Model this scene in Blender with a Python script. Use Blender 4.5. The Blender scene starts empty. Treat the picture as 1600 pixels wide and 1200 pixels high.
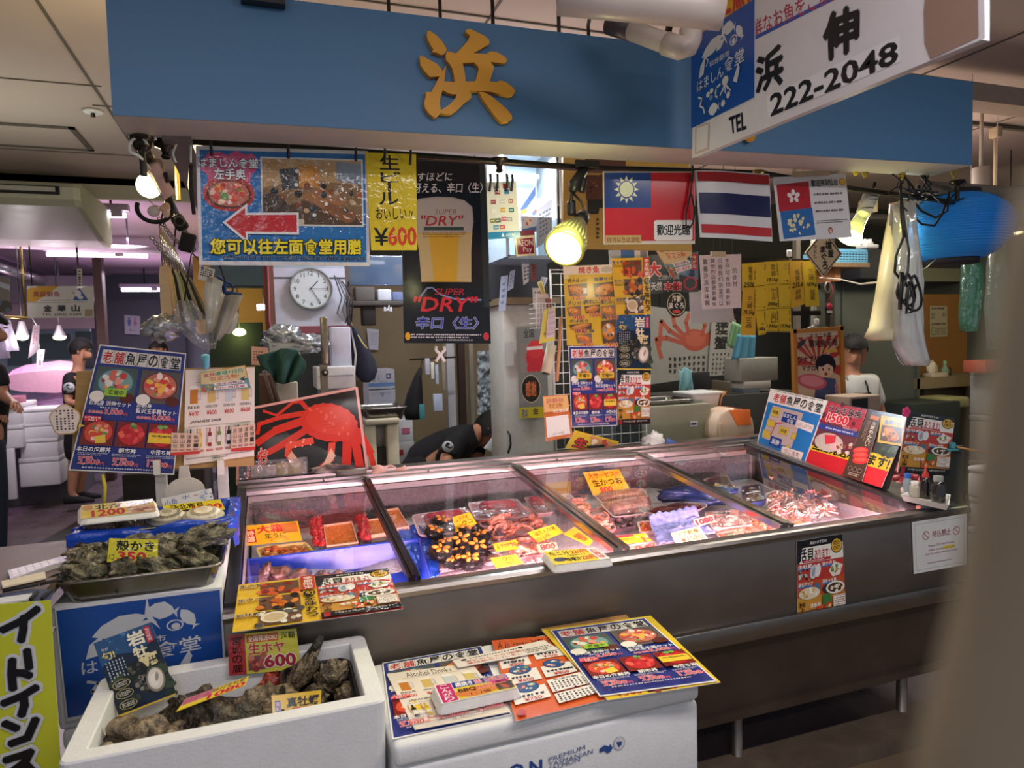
import bpy,bmesh,math,random
from math import sin,cos,pi,radians,sqrt,atan2
from mathutils import Vector,Matrix,Euler,geometry,noise
SC=bpy.context.scene
COL=SC.collection
V=Vector
# camera
FPX,YAW,PIT,ROLL=1080.0,radians(19.4),radians(3.45),radians(1.6)
EYE=V((0,0,1.55))
FW=V((sin(YAW)*cos(PIT),cos(YAW)*cos(PIT),-sin(PIT)))
_rt=V((cos(YAW),-sin(YAW),0))
_up=_rt.cross(FW)
RT=_rt*cos(ROLL)-_up*sin(ROLL)
UP=_up*cos(ROLL)+_rt*sin(ROLL)
cam=bpy.data.cameras.new('camera')
cam.sensor_width=36.0
cam.lens=FPX/1600*36.0
cam.clip_start=0.01
cam.dof.use_dof=True
cam.dof.focus_distance=2.4
cam.dof.aperture_fstop=4.2
camo=bpy.data.objects.new('camera',cam)
COL.objects.link(camo)
camo.matrix_world=Matrix((RT,UP,-FW)).transposed().to_4x4()
camo.location=EYE
SC.camera=camo
SC.view_settings.view_transform='Standard'
SC.view_settings.look='None'
SC.view_settings.gamma=1.0
SC.view_settings.use_curve_mapping=False
SC.view_settings.exposure=0.0
SC.cycles.use_denoising=True
SC.cycles.max_bounces=8
SC.cycles.transparent_max_bounces=24
SC.cycles.sample_clamp_indirect=4.0
# world and the hall's tubes, with unseen aisle lamps and upward fills added
w=bpy.data.worlds.new('hall_light')
SC.world=w
w.use_nodes=True
w.node_tree.nodes['Background'].inputs[0].default_value=(0.80,0.90,1.04,1)
w.node_tree.nodes['Background'].inputs[1].default_value=0.36
def area_lamp(loc,size,power,col,rot=(0,0,0),name='tube_fill_light',spread=pi):
 l=bpy.data.lights.new(name,'AREA')
 l.shape='RECTANGLE'
 l.size,l.size_y=size
 l.energy=power
 l.color=col
 l.spread=spread
 o=bpy.data.objects.new(name,l)
 o.location=loc
 o.rotation_euler=rot
 COL.objects.link(o)
 return o
def point_lamp(loc,power,col,r=0.03,name='bulb_light'):
 l=bpy.data.lights.new(name,'POINT')
 l.energy=power
 l.color=col
 l.shadow_soft_size=r
 o=bpy.data.objects.new(name,l)
 o.location=loc
 COL.objects.link(o)
 return o
def spot_lamp(loc,to,power,col,ang=100,blend=0.6,r=0.03,name='bulb_light'):
 l=bpy.data.lights.new(name,'SPOT')
 l.energy=power
 l.color=col
 l.spot_size=radians(ang)
 l.spot_blend=blend
 l.shadow_soft_size=r
 o=bpy.data.objects.new(name,l)
 o.location=loc
 o.rotation_euler=(V(to)-V(loc)).to_track_quat('-Z','Y').to_euler()
 COL.objects.link(o)
 return o
COOL=(0.86,0.92,1.0)
def tube_and_upfill(loc,size,down,up,col,upcol=None):
 area_lamp(loc,size,down,col)
 area_lamp((loc[0],loc[1],loc[2]-.35),(1.6,.9),up,upcol or col,(pi,0,0))  # added upward panel below the tube, lightens the ceiling in its own tint
tube_and_upfill((-0.4,0.65,2.66),(1.2,0.10),7,3,(1.0,0.88,0.88),(1,.9,.8))  # unseen aisle lamp, added to light header, hanging sign and foam boxes
tube_and_upfill((0.85,0.45,2.66),(0.9,0.10),13,2,(1.0,0.90,0.90),(1,.9,.8))  # unseen lamp added for the middle of the header
tube_and_upfill((2.1,0.2,2.66),(1.2,0.10),23,3,(1.0,0.92,0.92),(1,.85,.78))  # unseen lamp added to even out the right side of the stall front
tube_and_upfill((-0.6,-1.2,2.66),(1.2,0.10),18,3,(0.95,0.96,1.0))  # unseen lamp added behind the viewer to brighten the front
tube_and_upfill((-1.6,6.9,2.56),(1.2,0.08),34,9,(0.98,0.84,1.0),(1,.72,.95))
tube_and_upfill((-1.3,10.2,2.56),(1.2,0.08),40,9,(0.98,0.80,1.0),(1,.72,.95))
tube_and_upfill((-1.6,4.2,2.60),(1.0,0.08),8,5,(1.0,0.92,0.96),(.95,1,.80))
tube_and_upfill((1.3,3.75,2.60),(1.2,0.08),36,30,COOL,(1,.80,.66))
tube_and_upfill((3.4,3.6,2.58),(1.2,0.08),26,18,(1.0,0.96,0.88),(1,.74,.62))
# pixel rays of the photograph (1600 x 1200) to points on real planes
def ray(x,y):
 return FW+RT*((x-800)/FPX)-UP*((y-600)/FPX)
def at(x,y,X=None,Y=None,Z=None):
 d=ray(x,y)
 if Y is not None:
  t=(Y-EYE.y)/d.y
 elif Z is not None:
  t=(Z-EYE.z)/d.z
 else:
  t=(X-EYE.x)/d.x
 return EYE+d*t
def hit(x,y,p,n):
 d=ray(x,y)
 return EYE+d*((V(p)-EYE).dot(V(n))/d.dot(V(n)))
# colours and materials
def H(h):
 h=h.lstrip('#')
 if len(h)==3:
  h=''.join(c*2 for c in h)
 r=[]
 for i in(0,2,4):
  c=int(h[i:i+2],16)/255
  r.append(c/12.92 if c<0.04045 else((c+0.055)/1.055)**2.4)
 return(r[0],r[1],r[2],1.0)
MATS={}
def mat(name,col='cccccc',rough=0.5,metal=0.0,var=0.06,scale=14.0,bump=0.0,bscale=60.0,emit=0.0,ecol=None,coat=0.0,trans=0.0,alpha=1.0,attr=False,rvar=0.08,sss=0.0,stretch=(1,1,1),spec=0.5):
 if name in MATS:
  return MATS[name]
 m=bpy.data.materials.new(name)
 m.use_nodes=True
 nt=m.node_tree
 N,L=nt.nodes,nt.links
 b=N['Principled BSDF']
 b.inputs['Roughness'].default_value=rough
 b.inputs['Metallic'].default_value=metal
 b.inputs['Coat Weight'].default_value=coat
 b.inputs['Coat Roughness'].default_value=0.08
 b.inputs['Transmission Weight'].default_value=trans
 b.inputs['Alpha'].default_value=alpha
 b.inputs['Specular IOR Level'].default_value=spec
 if sss:
  b.inputs['Subsurface Weight'].default_value=sss
  b.inputs['Subsurface Radius'].default_value=(0.02,0.01,0.008)
 tc=N.new('ShaderNodeTexCoord')
 mp=N.new('ShaderNodeMapping')
 mp.inputs['Scale'].default_value=stretch
 L.new(tc.outputs['Object'],mp.inputs['Vector'])
 nz=N.new('ShaderNodeTexNoise')
 nz.inputs['Scale'].default_value=scale
 nz.inputs['Detail'].default_value=4
 L.new(mp.outputs['Vector'],nz.inputs['Vector'])
 hsv=N.new('ShaderNodeHueSaturation')
 if attr:
  at_=N.new('ShaderNodeAttribute')
  at_.attribute_name='Col'
  L.new(at_.outputs['Color'],hsv.inputs['Color'])
 else:
  hsv.inputs['Color'].default_value=H(col)
 mr=N.new('ShaderNodeMapRange')
 mr.inputs['To Min'].default_value=1-var*1.6
 mr.inputs['To Max'].default_value=1+var*1.6
 L.new(nz.outputs['Fac'],mr.inputs['Value'])
 L.new(mr.outputs['Result'],hsv.inputs['Value'])
 L.new(hsv.outputs['Color'],b.inputs['Base Color'])
 if rvar:
  r2=N.new('ShaderNodeMapRange')
  r2.inputs['To Min'].default_value=max(0.02,rough-rvar)
  r2.inputs['To Max'].default_value=min(1,rough+rvar)
  L.new(nz.outputs['Fac'],r2.inputs['Value'])
  L.new(r2.outputs['Result'],b.inputs['Roughness'])
 if bump:
  n2=N.new('ShaderNodeTexNoise')
  n2.inputs['Scale'].default_value=bscale
  n2.inputs['Detail'].default_value=3
  L.new(mp.outputs['Vector'],n2.inputs['Vector'])
  bp=N.new('ShaderNodeBump')
  bp.inputs['Strength'].default_value=bump
  bp.inputs['Distance'].default_value=0.01
  L.new(n2.outputs['Fac'],bp.inputs['Height'])
  L.new(bp.outputs['Normal'],b.inputs['Normal'])
 if emit:
  b.inputs['Emission Color'].default_value=H(ecol or col)
  b.inputs['Emission Strength'].default_value=emit
 MATS[name]=m
 return m
def film(name,col='ffffff',gloss=0.12,rough=0.08,body=0.0,bodycol='dddddd',bump=0.0,bscale=20.0):
 """Thin clear sheet: lets light straight through, mirrors at grazing angles, with an optional milky body."""
 if name in MATS:
  return MATS[name]
 m=bpy.data.materials.new(name)
 m.use_nodes=True
 nt=m.node_tree
 N,L=nt.nodes,nt.links
 for n in list(N):
  if n.type!='OUTPUT_MATERIAL':
   N.remove(n)
 out=[n for n in N][0]
 tr=N.new('ShaderNodeBsdfTransparent')
 tr.inputs[0].default_value=H(col)
 gl=N.new('ShaderNodeBsdfGlossy')
 gl.inputs['Roughness'].default_value=rough
 lw=N.new('ShaderNodeLayerWeight')
 lw.inputs['Blend'].default_value=0.5
 p=N.new('ShaderNodeMath')
 p.operation='POWER'
 p.inputs[1].default_value=4.0
 L.new(lw.outputs['Facing'],p.inputs[0])
 ma=N.new('ShaderNodeMath')
 ma.operation='MULTIPLY_ADD'
 ma.inputs[1].default_value=0.85
 ma.inputs[2].default_value=gloss
 ma.use_clamp=True
 L.new(p.outputs[0],ma.inputs[0])
 mx=N.new('ShaderNodeMixShader')
 L.new(ma.outputs[0],mx.inputs[0])
 L.new(gl.outputs[0],mx.inputs[2])
 if body:
  df=N.new('ShaderNodeBsdfDiffuse')
  df.inputs[0].default_value=H(bodycol)
  tl=N.new('ShaderNodeBsdfTranslucent')
  tl.inputs[0].default_value=H(bodycol)
  m3=N.new('ShaderNodeMixShader')
  m3.inputs[0].default_value=0.45
  L.new(df.outputs[0],m3.inputs[1])
  L.new(tl.outputs[0],m3.inputs[2])
  m2=N.new('ShaderNodeMixShader')
  m2.inputs[0].default_value=body
  L.new(tr.outputs[0],m2.inputs[1])
  L.new(m3.outputs[0],m2.inputs[2])
  L.new(m2.outputs[0],mx.inputs[1])
 else:
  L.new(tr.outputs[0],mx.inputs[1])
 if bump:
  tc=N.new('ShaderNodeTexCoord')
  nz=N.new('ShaderNodeTexNoise')
  nz.inputs['Scale'].default_value=bscale
  L.new(tc.outputs['Object'],nz.inputs['Vector'])
  bp=N.new('ShaderNodeBump')
  bp.inputs['Strength'].default_value=bump
  bp.inputs['Distance'].default_value=0.02
  L.new(nz.outputs['Fac'],bp.inputs['Height'])
  L.new(bp.outputs['Normal'],gl.inputs['Normal'])
 L.new(mx.outputs[0],out.inputs[0])
 MATS[name]=m
 return m
PRINT=mat('printed_paper',attr=True,rough=0.45,var=0.03,scale=30)
LAMI=mat('laminated_print',attr=True,rough=0.16,var=0.03,scale=30,bump=0.05,bscale=9,rvar=0.05)
CRINK=mat('creased_film_print',attr=True,rough=0.12,var=0.03,scale=30,bump=0.55,bscale=28,rvar=0.05)
PAINT=mat('painted_surface',attr=True,rough=0.55,var=0.08,scale=20,bump=0.05,bscale=40)
WETF=mat('wet_seafood',attr=True,rough=0.25,var=0.25,scale=45,bump=0.35,bscale=90)
SHELL=mat('rough_shell',attr=True,rough=.32,var=.5,scale=55,bump=1.0,bscale=110)
MATTE=mat('matte_surface',attr=True,rough=0.8,var=0.10,scale=25,bump=0.08,bscale=60)
FOAM=mat('white_foam','e4e5e6',rough=0.8,var=0.04,scale=30,bump=0.12,bscale=160)
STEEL=mat('brushed_steel','9a9590',rough=0.30,metal=1.0,var=0.10,scale=7,stretch=(1,1,8),bump=0.02,bscale=30)
STEELD=mat('dull_steel','857c75',rough=0.42,metal=0.85,var=0.16,scale=5,stretch=(1,1,2),bump=0.03,bscale=18)
CHROME=mat('polished_rail','b9b2ae',rough=0.18,metal=1.0,var=0.05)
BLACKP=mat('black_plastic','17171a',rough=0.42,var=0.1)
DARKM=mat('dark_bronze_metal','3a342c',rough=0.35,metal=0.8,var=0.2,scale=30)
BRASS=mat('aged_brass','8d7a45',rough=0.3,metal=1.0,var=0.15)
WHITEP=mat('white_plastic','dcdcd8',rough=0.4,var=0.04)
CREAM=mat('cream_plastic','c9bfa8',rough=0.5,var=0.07)
GLASS=film('display_glass','eef0f0',gloss=0.045,rough=0.015)
CLEAR=film('clear_film','f4f4f6',gloss=0.10,rough=0.12,body=0.10,bump=0.9,bscale=26)
# mesh builder
class MB:
 def __init__(s):
  s.v,s.f,s.c,s.m,s.s=[],[],[],[],[]
  s.vc={}
 def add(s,vs,fs,col=None,m=0,smooth=False,T=None):
  o=len(s.v)
  if T is not None:
   vs=[T@V(p)for p in vs]
  s.v+=[V(p)for p in vs]
  c=H(col)if isinstance(col,str)else(col or(0.8,0.8,0.8,1))
  for f in fs:
   s.f.append([o+i for i in f])
   s.c.append(c)
   s.m.append(m)
   s.s.append(smooth)
  return s
 def box(s,c,d,col=None,m=0,T=None,rot=None):
  hx,hy,hz=d[0]/2,d[1]/2,d[2]/2
  vs=[V((x,y,z))for x in(-hx,hx)for y in(-hy,hy)for z in(-hz,hz)]
  if rot is not None:
   R=Euler(rot).to_matrix()
   vs=[R@p for p in vs]
  vs=[p+V(c)for p in vs]
  return s.add(vs,[(0,1,3,2),(4,6,7,5),(0,4,5,1),(2,3,7,6),(0,2,6,4),(1,5,7,3)],col,m,False,T)
 def rbox(s,c,d,r=0.01,seg=2,col=None,m=0,T=None,rot=None,smooth=True):
  bm=bmesh.new()
  bmesh.ops.create_cube(bm,size=1.0)
  for v in bm.verts:
   v.co=V((v.co.x*d[0],v.co.y*d[1],v.co.z*d[2]))
  bmesh.ops.bevel(bm,geom=bm.edges[:],offset=min(r,min(d)*0.49),segments=seg,profile=0.5,affect='EDGES')
  R=Euler(rot).to_matrix()if rot is not None else Matrix.Identity(3)
  bm.verts.index_update()
  vs=[R@v.co+V(c)for v in bm.verts]
  fs=[[v.index for v in f.verts]for f in bm.faces]
  bm.free()
  return s.add(vs,fs,col,m,smooth,T)
 def loft(s,rings,cap=True,col=None,m=0,smooth=True,closed=True,T=None):
  n=len(rings[0])
  vs=[p for r in rings for p in r]
  fs=[]
  for i in range(len(rings)-1):
   for j in range(n if closed else n-1):
    k=(j+1)%n
    fs.append((i*n+j,i*n+k,(i+1)*n+k,(i+1)*n+j))
  if cap and closed:
   fs.append(tuple(reversed(range(n))))
   fs.append(tuple(range((len(rings)-1)*n,len(rings)*n)))
  return s.add(vs,fs,col,m,smooth,T)
 def tube(s,pts,r,n=8,col=None,m=0,cap=True,T=None,flat=1.0):
  pts=[V(p)for p in pts]
  rs=r if isinstance(r,(list,tuple))else[r]*len(pts)
  rings=[]
  t=(pts[1]-pts[0]).normalized()
  a=t.orthogonal().normalized()
  for i,p in enumerate(pts):
   if i==0:
    t2=pts[1]-pts[0]
   elif i==len(pts)-1:
    t2=pts[-1]-pts[-2]
   else:
    t2=pts[i+1]-pts[i-1]
   if t2.length<1e-9:
    t2=t
   t2=t2.normalized()
   a=(a-t2*a.dot(t2))
   a=a.normalized()if a.length>1e-6 else t2.orthogonal().normalized()
   b=t2.cross(a)
   rings.append([p+(a*cos(2*pi*k/n)+b*(sin(2*pi*k/n)*flat))*rs[i]for k in range(n)])
   t=t2
  return s.loft(rings,cap,col,m,True,True,T)
 def lathe(s,prof,n=20,c=(0,0,0),col=None,m=0,T=None,axis=None,cap=False,smooth=True):
  Q=V((0,0,1)).rotation_difference(V(axis)).to_matrix()if axis is not None else Matrix.Identity(3)
  rings=[[Q@V((r*cos(2*pi*k/n),r*sin(2*pi*k/n),z))+V(c)for k in range(n)]for r,z in prof]
  return s.loft(rings,cap,col,m,smooth,True,T)
 def ball(s,c,r,nu=12,nv=8,col=None,m=0,nz=0.0,nf=6.0,seed=0.0,T=None,rot=None,smooth=True):
  r=(r,r,r)if not isinstance(r,(tuple,list))else r
  R=Euler(rot).to_matrix()if rot is not None else Matrix.Identity(3)
  vs,fs=[],[]
  for i in range(nv+1):
   th=pi*i/nv
   for j in range(nu):
    ph=2*pi*j/nu
    d=V((sin(th)*cos(ph),sin(th)*sin(ph),cos(th)))
    k=1+(nz*noise.noise(d*nf+V((seed*7.1,seed*3.3,seed)))if nz else 0)
    vs.append(R@V((d.x*r[0]*k,d.y*r[1]*k,d.z*r[2]*k))+V(c))
  for i in range(nv):
   for j in range(nu):
    k=(j+1)%nu
    fs.append((i*nu+j,(i+1)*nu+j,(i+1)*nu+k,i*nu+k))
  return s.add(vs,fs,col,m,smooth,T)
 def grid(s,fn,nu,nv,col=None,m=0,thick=0.0,smooth=True,T=None):
  P=[[V(fn(i/nu,j/nv))for j in range(nv+1)]for i in range(nu+1)]
  vs=[p for r in P for p in r]
  fs=[(i*(nv+1)+j,(i+1)*(nv+1)+j,(i+1)*(nv+1)+j+1,i*(nv+1)+j+1)for i in range(nu)for j in range(nv)]
  if thick:
   nn=len(vs)
   nrm=[]
   for i in range(nu+1):
    for j in range(nv+1):
     a=P[min(i+1,nu)][j]-P[max(i-1,0)][j]
     b=P[i][min(j+1,nv)]-P[i][max(j-1,0)]
     c=a.cross(b)
     nrm.append(c.normalized()if c.length>1e-12 else V((0,0,1)))
   vs=vs+[p-n*thick for p,n in zip(vs,nrm)]
   fs=fs+[tuple(nn+k for k in reversed(f))for f in fs]
   W=nv+1
   rim=[i*W for i in range(nu+1)]+[nu*W+j for j in range(1,nv+1)]+[i*W+nv for i in range(nu-1,-1,-1)]+[j for j in range(nv-1,0,-1)]
   for a,b in zip(rim,rim[1:]+rim[:1]):
    fs.append((b,a,a+nn,b+nn))
  return s.add(vs,fs,col,m,smooth,T)
 def prism(s,poly,fr,th,col=None,m=0,smooth=False):
  """poly of 2D points; fr(x, y, z) maps to 3D; extruded from z = 0 to z = th, front at th."""
  n=len(poly)
  tri=geometry.tessellate_polygon([[V((p[0],p[1],0))for p in poly]])
  vs=[fr(p[0],p[1],0)for p in poly]+[fr(p[0],p[1],th)for p in poly]
  fs=[tuple(n+i for i in t)for t in tri]+[tuple(reversed(t))for t in tri]
  fs+=[(i,(i+1)%n,n+(i+1)%n,n+i)for i in range(n)]
  return s.add(vs,fs,col,m,smooth)
ORIG={}
def tag(o,label=None,cat=None,group=None,kind=None):
 if label:
  o['label']=label
 if cat:
  o['category']=cat
 if group:
  o['group']=group
 if kind:
  o['kind']=kind
 return o
def thing(name,label,cat,loc=(0,0,0),group=None):
 o=bpy.data.objects.new(name,None)
 o.empty_display_size=0.1
 COL.objects.link(o)
 o.location=V(loc)
 ORIG[o.name]=V(loc)
 return tag(o,label,cat,group)
def make(name,mb,m,parent=None,label=None,cat=None,group=None,kind=None,origin=None,autosmooth=None):
 """Link one mesh object built in world coordinates (or around `origin`)."""
 me=bpy.data.meshes.new(name)
 if origin is not None:
  og=V(origin)
 elif parent is not None:
  og=ORIG[parent.name]
 else:
  xs=[p.x for p in mb.v]
  ys=[p.y for p in mb.v]
  zs=[p.z for p in mb.v]
  og=V(((min(xs)+max(xs))/2,(min(ys)+max(ys))/2,min(zs)))
 me.from_pydata([p-og for p in mb.v],[],mb.f)
 ms=m if isinstance(m,(list,tuple))else[m]
 for k in ms:
  me.materials.append(k)
 me.polygons.foreach_set('material_index',mb.m)
 me.polygons.foreach_set('use_smooth',mb.s)
 ca=me.color_attributes.new('Col','FLOAT_COLOR','CORNER')
 buf=[]
 for p,c in zip(me.polygons,mb.c):
  if mb.vc and p.vertices[0]in mb.vc:
   for vi in p.vertices:
    buf+=list(mb.vc[vi])
  else:
   buf+=list(c)*p.loop_total
 ca.data.foreach_set('color',buf)
 me.update()
 o=bpy.data.objects.new(name,me)
 COL.objects.link(o)
 if parent is not None:
  o.parent=parent
  o.location=(0,0,0)
 else:
  o.location=og
 ORIG[o.name]=og
 tag(o,label,cat,group,kind)
 return o
def copy_tree(o,parent=None,label=None,group=None):
 c=o.copy()
 COL.objects.link(c)
 if parent is not None:
  c.parent=parent
 if label:
  c['label']=label
 if group:
  c['group']=group
 for ch in list(o.children):
  copy_tree(ch,c)
 ORIG[c.name]=V(o.location)
 return c
# lettering
GL={}
def glyphs(txt,bold=0.0,shear=0.0):
 k=(txt,round(bold,3),shear)
 if k in GL:
  return GL[k]
 c=bpy.data.curves.new('lettering','FONT')
 c.body=txt
 c.resolution_u=2
 c.offset=bold
 c.shear=shear
 o=bpy.data.objects.new('lettering',c)
 COL.objects.link(o)
 ev=o.evaluated_get(bpy.context.evaluated_depsgraph_get())
 me=ev.to_mesh()
 vs=[(v.co.x,v.co.y)for v in me.vertices]
 fs=[tuple(p.vertices)for p in me.polygons]
 ev.to_mesh_clear()
 bpy.data.objects.remove(o)
 bpy.data.curves.remove(c)
 if not vs:
  vs=[(0,0),(0.01,0),(0,0.01)]
  fs=[]
 x0,x1=min(v[0]for v in vs),max(v[0]for v in vs)
 y0,y1=min(v[1]for v in vs),max(v[1]for v in vs)
 GL[k]=(vs,fs,(x0,y0,max(x1,x0+0.02),max(y1,y0+0.02)))
 return GL[k]
class Sheet:
 """A flat printed thing: a thin card with its print as thin layers on its face; (u, v) run 0..1 from the top left."""
 def __init__(s,q,base='ffffff',th=0.0015,step=0.00006,seed=1,back=None,bend=None,n=1,edge=None):
  s.q=[V(p)for p in q]
  s.n=((s.q[3]-s.q[0]).cross(s.q[1]-s.q[0])).normalized()
  s.mb=MB()
  s.k=0
  s.step=step
  s.rnd=random.Random(seed)
  s.bend=bend
  s.w=((s.q[1]-s.q[0]).length+(s.q[2]-s.q[3]).length)/2
  s.h=((s.q[3]-s.q[0]).length+(s.q[2]-s.q[1]).length)/2
  if bend is not None:
   s.step=max(step,.0007)
  nn=n if bend is None else max(n,28)
  vs,fs=[],[]
  for side in(0,1):
   for i in range(nn+1):
    for j in(0,1):
     vs.append(s.P(i/nn,j,-th if side else 0))
  W=2
  for i in range(nn):
   a=i*W
   fs.append((a,a+W,a+W+1,a+1))
   b=(nn+1)*W+a
   fs.append((b,b+1,b+W+1,b+W))
   fs.append((a,b,b+W,a+W))
   fs.append((a+1,a+W+1,b+W+1,b+1))
  e=nn*W
  o=(nn+1)*W
  fs.append((0,1,o+1,o))
  fs.append((e,o+e,o+e+1,e+1))
  s.mb.add(vs,fs,base)
  if bend is not None:
   s.mb.s=[False]*len(s.mb.s)
 def P(s,u,v,z=0.0):
  a=s.q[0].lerp(s.q[1],u)
  b=s.q[3].lerp(s.q[2],u)
  p=a.lerp(b,v)+s.n*z
  if s.bend is not None:
   p=p+s.n*s.bend(u,v)
  return p
 def z(s):
  s.k+=1
  return s.k*s.step+0.00015
 def poly(s,pts,col):
  z=s.z()
  if len(pts)>4:
   tri=geometry.tessellate_polygon([[V((p[0],p[1],0))for p in pts]])
  else:
   tri=[tuple(range(len(pts)))]
  s.mb.add([s.P(p[0],p[1],z)for p in pts],tri,col)
  return s
 def r(s,u0,v0,u1,v1,col):
  if s.bend is not None and u1-u0>0.09:
   z=s.z()
   k=max(2,int((u1-u0)*28))
   vs=[s.P(u0+(u1-u0)*i/k,v,z)for i in range(k+1)for v in(v0,v1)]
   s.mb.add(vs,[(2*i,2*i+2,2*i+3,2*i+1)for i in range(k)],col)
   return s
  return s.poly([(u0,v0),(u1,v0),(u1,v1),(u0,v1)],col)
 def e(s,u,v,ru,rv,col,n=18,a=0.0):
  ca,sa=cos(a),sin(a)
  asp=s.w/s.h
  pts=[]
  for i in range(n):
   x,y=ru*cos(2*pi*i/n)*asp,rv*sin(2*pi*i/n)
   pts.append((u+(x*ca-y*sa)/asp,v+x*sa+y*ca))
  z=s.z()
  s.mb.add([s.P(p[0],p[1],z)for p in pts],[tuple(range(n))],col)
  return s
 def line(s,pts,wd,col):
  """Stroke of constant width, wd as a share of the sheet's width."""
  asp=s.w/s.h
  z=s.z()
  for(a,b)in zip(pts,pts[1:]):
   d=V(((b[0]-a[0])*asp,b[1]-a[1]))
   if d.length<1e-9:
    continue
   d=d.normalized()*(wd*asp*0.5)
   nx,ny=-d.y/asp,d.x
   ex,ey=d.x/asp*0.6,d.y*0.6
   q=[(a[0]+nx-ex,a[1]+ny-ey),(b[0]+nx+ex,b[1]+ny+ey),(b[0]-nx+ex,b[1]-ny+ey),(a[0]-nx-ex,a[1]-ny-ey)]
   s.mb.add([s.P(p[0],p[1],z)for p in q],[(0,1,2,3)],col)
  return s
 def frame(s,u0,v0,u1,v1,wd,col):
  return s.line([(u0,v0),(u1,v0),(u1,v1),(u0,v1),(u0,v0)],wd,col)
 def t(s,txt,u0,v0,u1,v1,col='111111',b=0.012,sh=0.0,rise=0.0,oc=None,ow=0.03):
  """Lettering fitted into the box; rise tilts the line; oc adds an outline colour."""
  vs,fs,(x0,y0,x1,y1)=glyphs(txt,0.008 if b>0.004 else 0.0,sh)
  em=x1-x0,y1-y0
  for col_,d in([(oc,max(0,b-.012)+ow*.8)]if oc else[])+[(col,max(0,b-.012))]:
   z=s.z()
   if d<.003:
    sh_=[(0,0)]
   elif col_ is oc and oc:
    sh_=[(d*cos(k*pi/4),d*sin(k*pi/4))for k in range(8)]
   else:
    sh_=[(d*.7,0),(-d*.7,0),(0,d*.7),(0,-d*.7)]
   for kk,(dx,dy)in enumerate(sh_):
    z+=s.step*.12
    out=[]
    for x,y in vs:
     fx=(x+dx-x0)/em[0]
     fy=(y+dy-y0)/em[1]
     out.append(s.P(u0+(u1-u0)*fx,v1+(v0-v1)*fy+rise*(fx-0.5),z))
    s.mb.add(out,fs,col_)
  return s
 def vt(s,txt,u0,v0,u1,v1,col='111111',b=0.012,oc=None,ow=0.03,gap=0.06):
  n=len(txt)
  h=(v1-v0)/n
  for i,ch in enumerate(txt):
   if ch in '　 ':
    continue
   s.t(ch,u0,v0+h*(i+gap),u1,v0+h*(i+1-gap),col,b,0,0,oc,ow)
  return s
 def fine(s,u0,v0,u1,v1,rows,col,fill=0.55,vert=False,seed=0):
  """Print too small to read: broken hairlines."""
  rn=random.Random(seed+int(u0*997+v0*577))
  z=s.z()
  for k in range(rows):
   if vert:
    c0=u0+(u1-u0)*(k+0.5*(1-fill))/rows
    c1=c0+(u1-u0)*fill/rows
    p=v0
    st=(u1-u0)/rows*s.w/s.h
    end=v1-(v1-v0)*rn.random()*0.2
    while p<end:
     l=st*rn.uniform(0.5,0.9)
     a=[(c0+(c1-c0)*rn.uniform(0,.3),p),(c1,p+l*rn.uniform(0,.3)),(c1-(c1-c0)*rn.uniform(0,.4),p+l),(c0,p+l*rn.uniform(.6,1))]
     s.mb.add([s.P(x,y,z)for x,y in a],[(0,1,2,3)],col)
     p+=st*rn.uniform(0.9,1.15)
   else:
    c0=v0+(v1-v0)*(k+0.5*(1-fill))/rows
    c1=c0+(v1-v0)*fill/rows
    p=u0
    st=(v1-v0)/rows*s.h/s.w
    end=u1-(u1-u0)*(rn.random()*0.25 if k==rows-1 else 0.02)
    while p<end:
     l=st*rn.uniform(0.45,0.8)
     a=[(p,c0+(c1-c0)*rn.uniform(0,.3)),(p+l,c0),(p+l*rn.uniform(.7,1),c1),(p,c1-(c1-c0)*rn.uniform(0,.3))]
     s.mb.add([s.P(x,y,z)for x,y in a],[(0,1,2,3)],col)
     p+=st*rn.uniform(0.75,1.0)
  return s
 def blobs(s,u0,v0,u1,v1,n,cols,r=(0.05,0.12),seed=0,inell=True,el=0.6):
  rn=random.Random(seed+31)
  cu,cv=(u0+u1)/2,(v0+v1)/2
  hu,hv=(u1-u0)/2,(v1-v0)/2
  for i in range(n):
   if inell:
    a,q=rn.random()*2*pi,sqrt(rn.random())*0.86
    x,y=cu+cos(a)*q*hu,cv+sin(a)*q*hv
   else:
    x,y=rn.uniform(u0,u1),rn.uniform(v0,v1)
   k=rn.uniform(*r)
   m=min(hu*s.w,hv*s.h)*2
   ru,rv=k*m/s.w,k*m/s.h*rn.uniform(el,1)
   an=rn.random()*pi
   c=rn.choice(cols)
   if inell:
    ru=min(ru,max(0.002,hu-abs(x-cu))+hu*0.12)
   s.e(x,y,ru,rv,c,10,an)
  return s
 def dish(s,cu,cv,ru,rv,kind,seed=0):
  F=FOOD[kind]
  s.e(cu,cv,ru,rv,F[0],22)
  s.e(cu,cv-rv*0.04,ru*0.9,rv*0.88,F[1],22)
  s.blobs(cu-ru*.88,cv-rv*.85,cu+ru*.88,cv+rv*.75,F[3],F[2],(0.08,0.17),seed)
  return s
 def done(s,name,m=None,label=None,cat=None,parent=None,group=None):
  return make(name,s.mb,m or LAMI,parent,label,cat,group)
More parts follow.
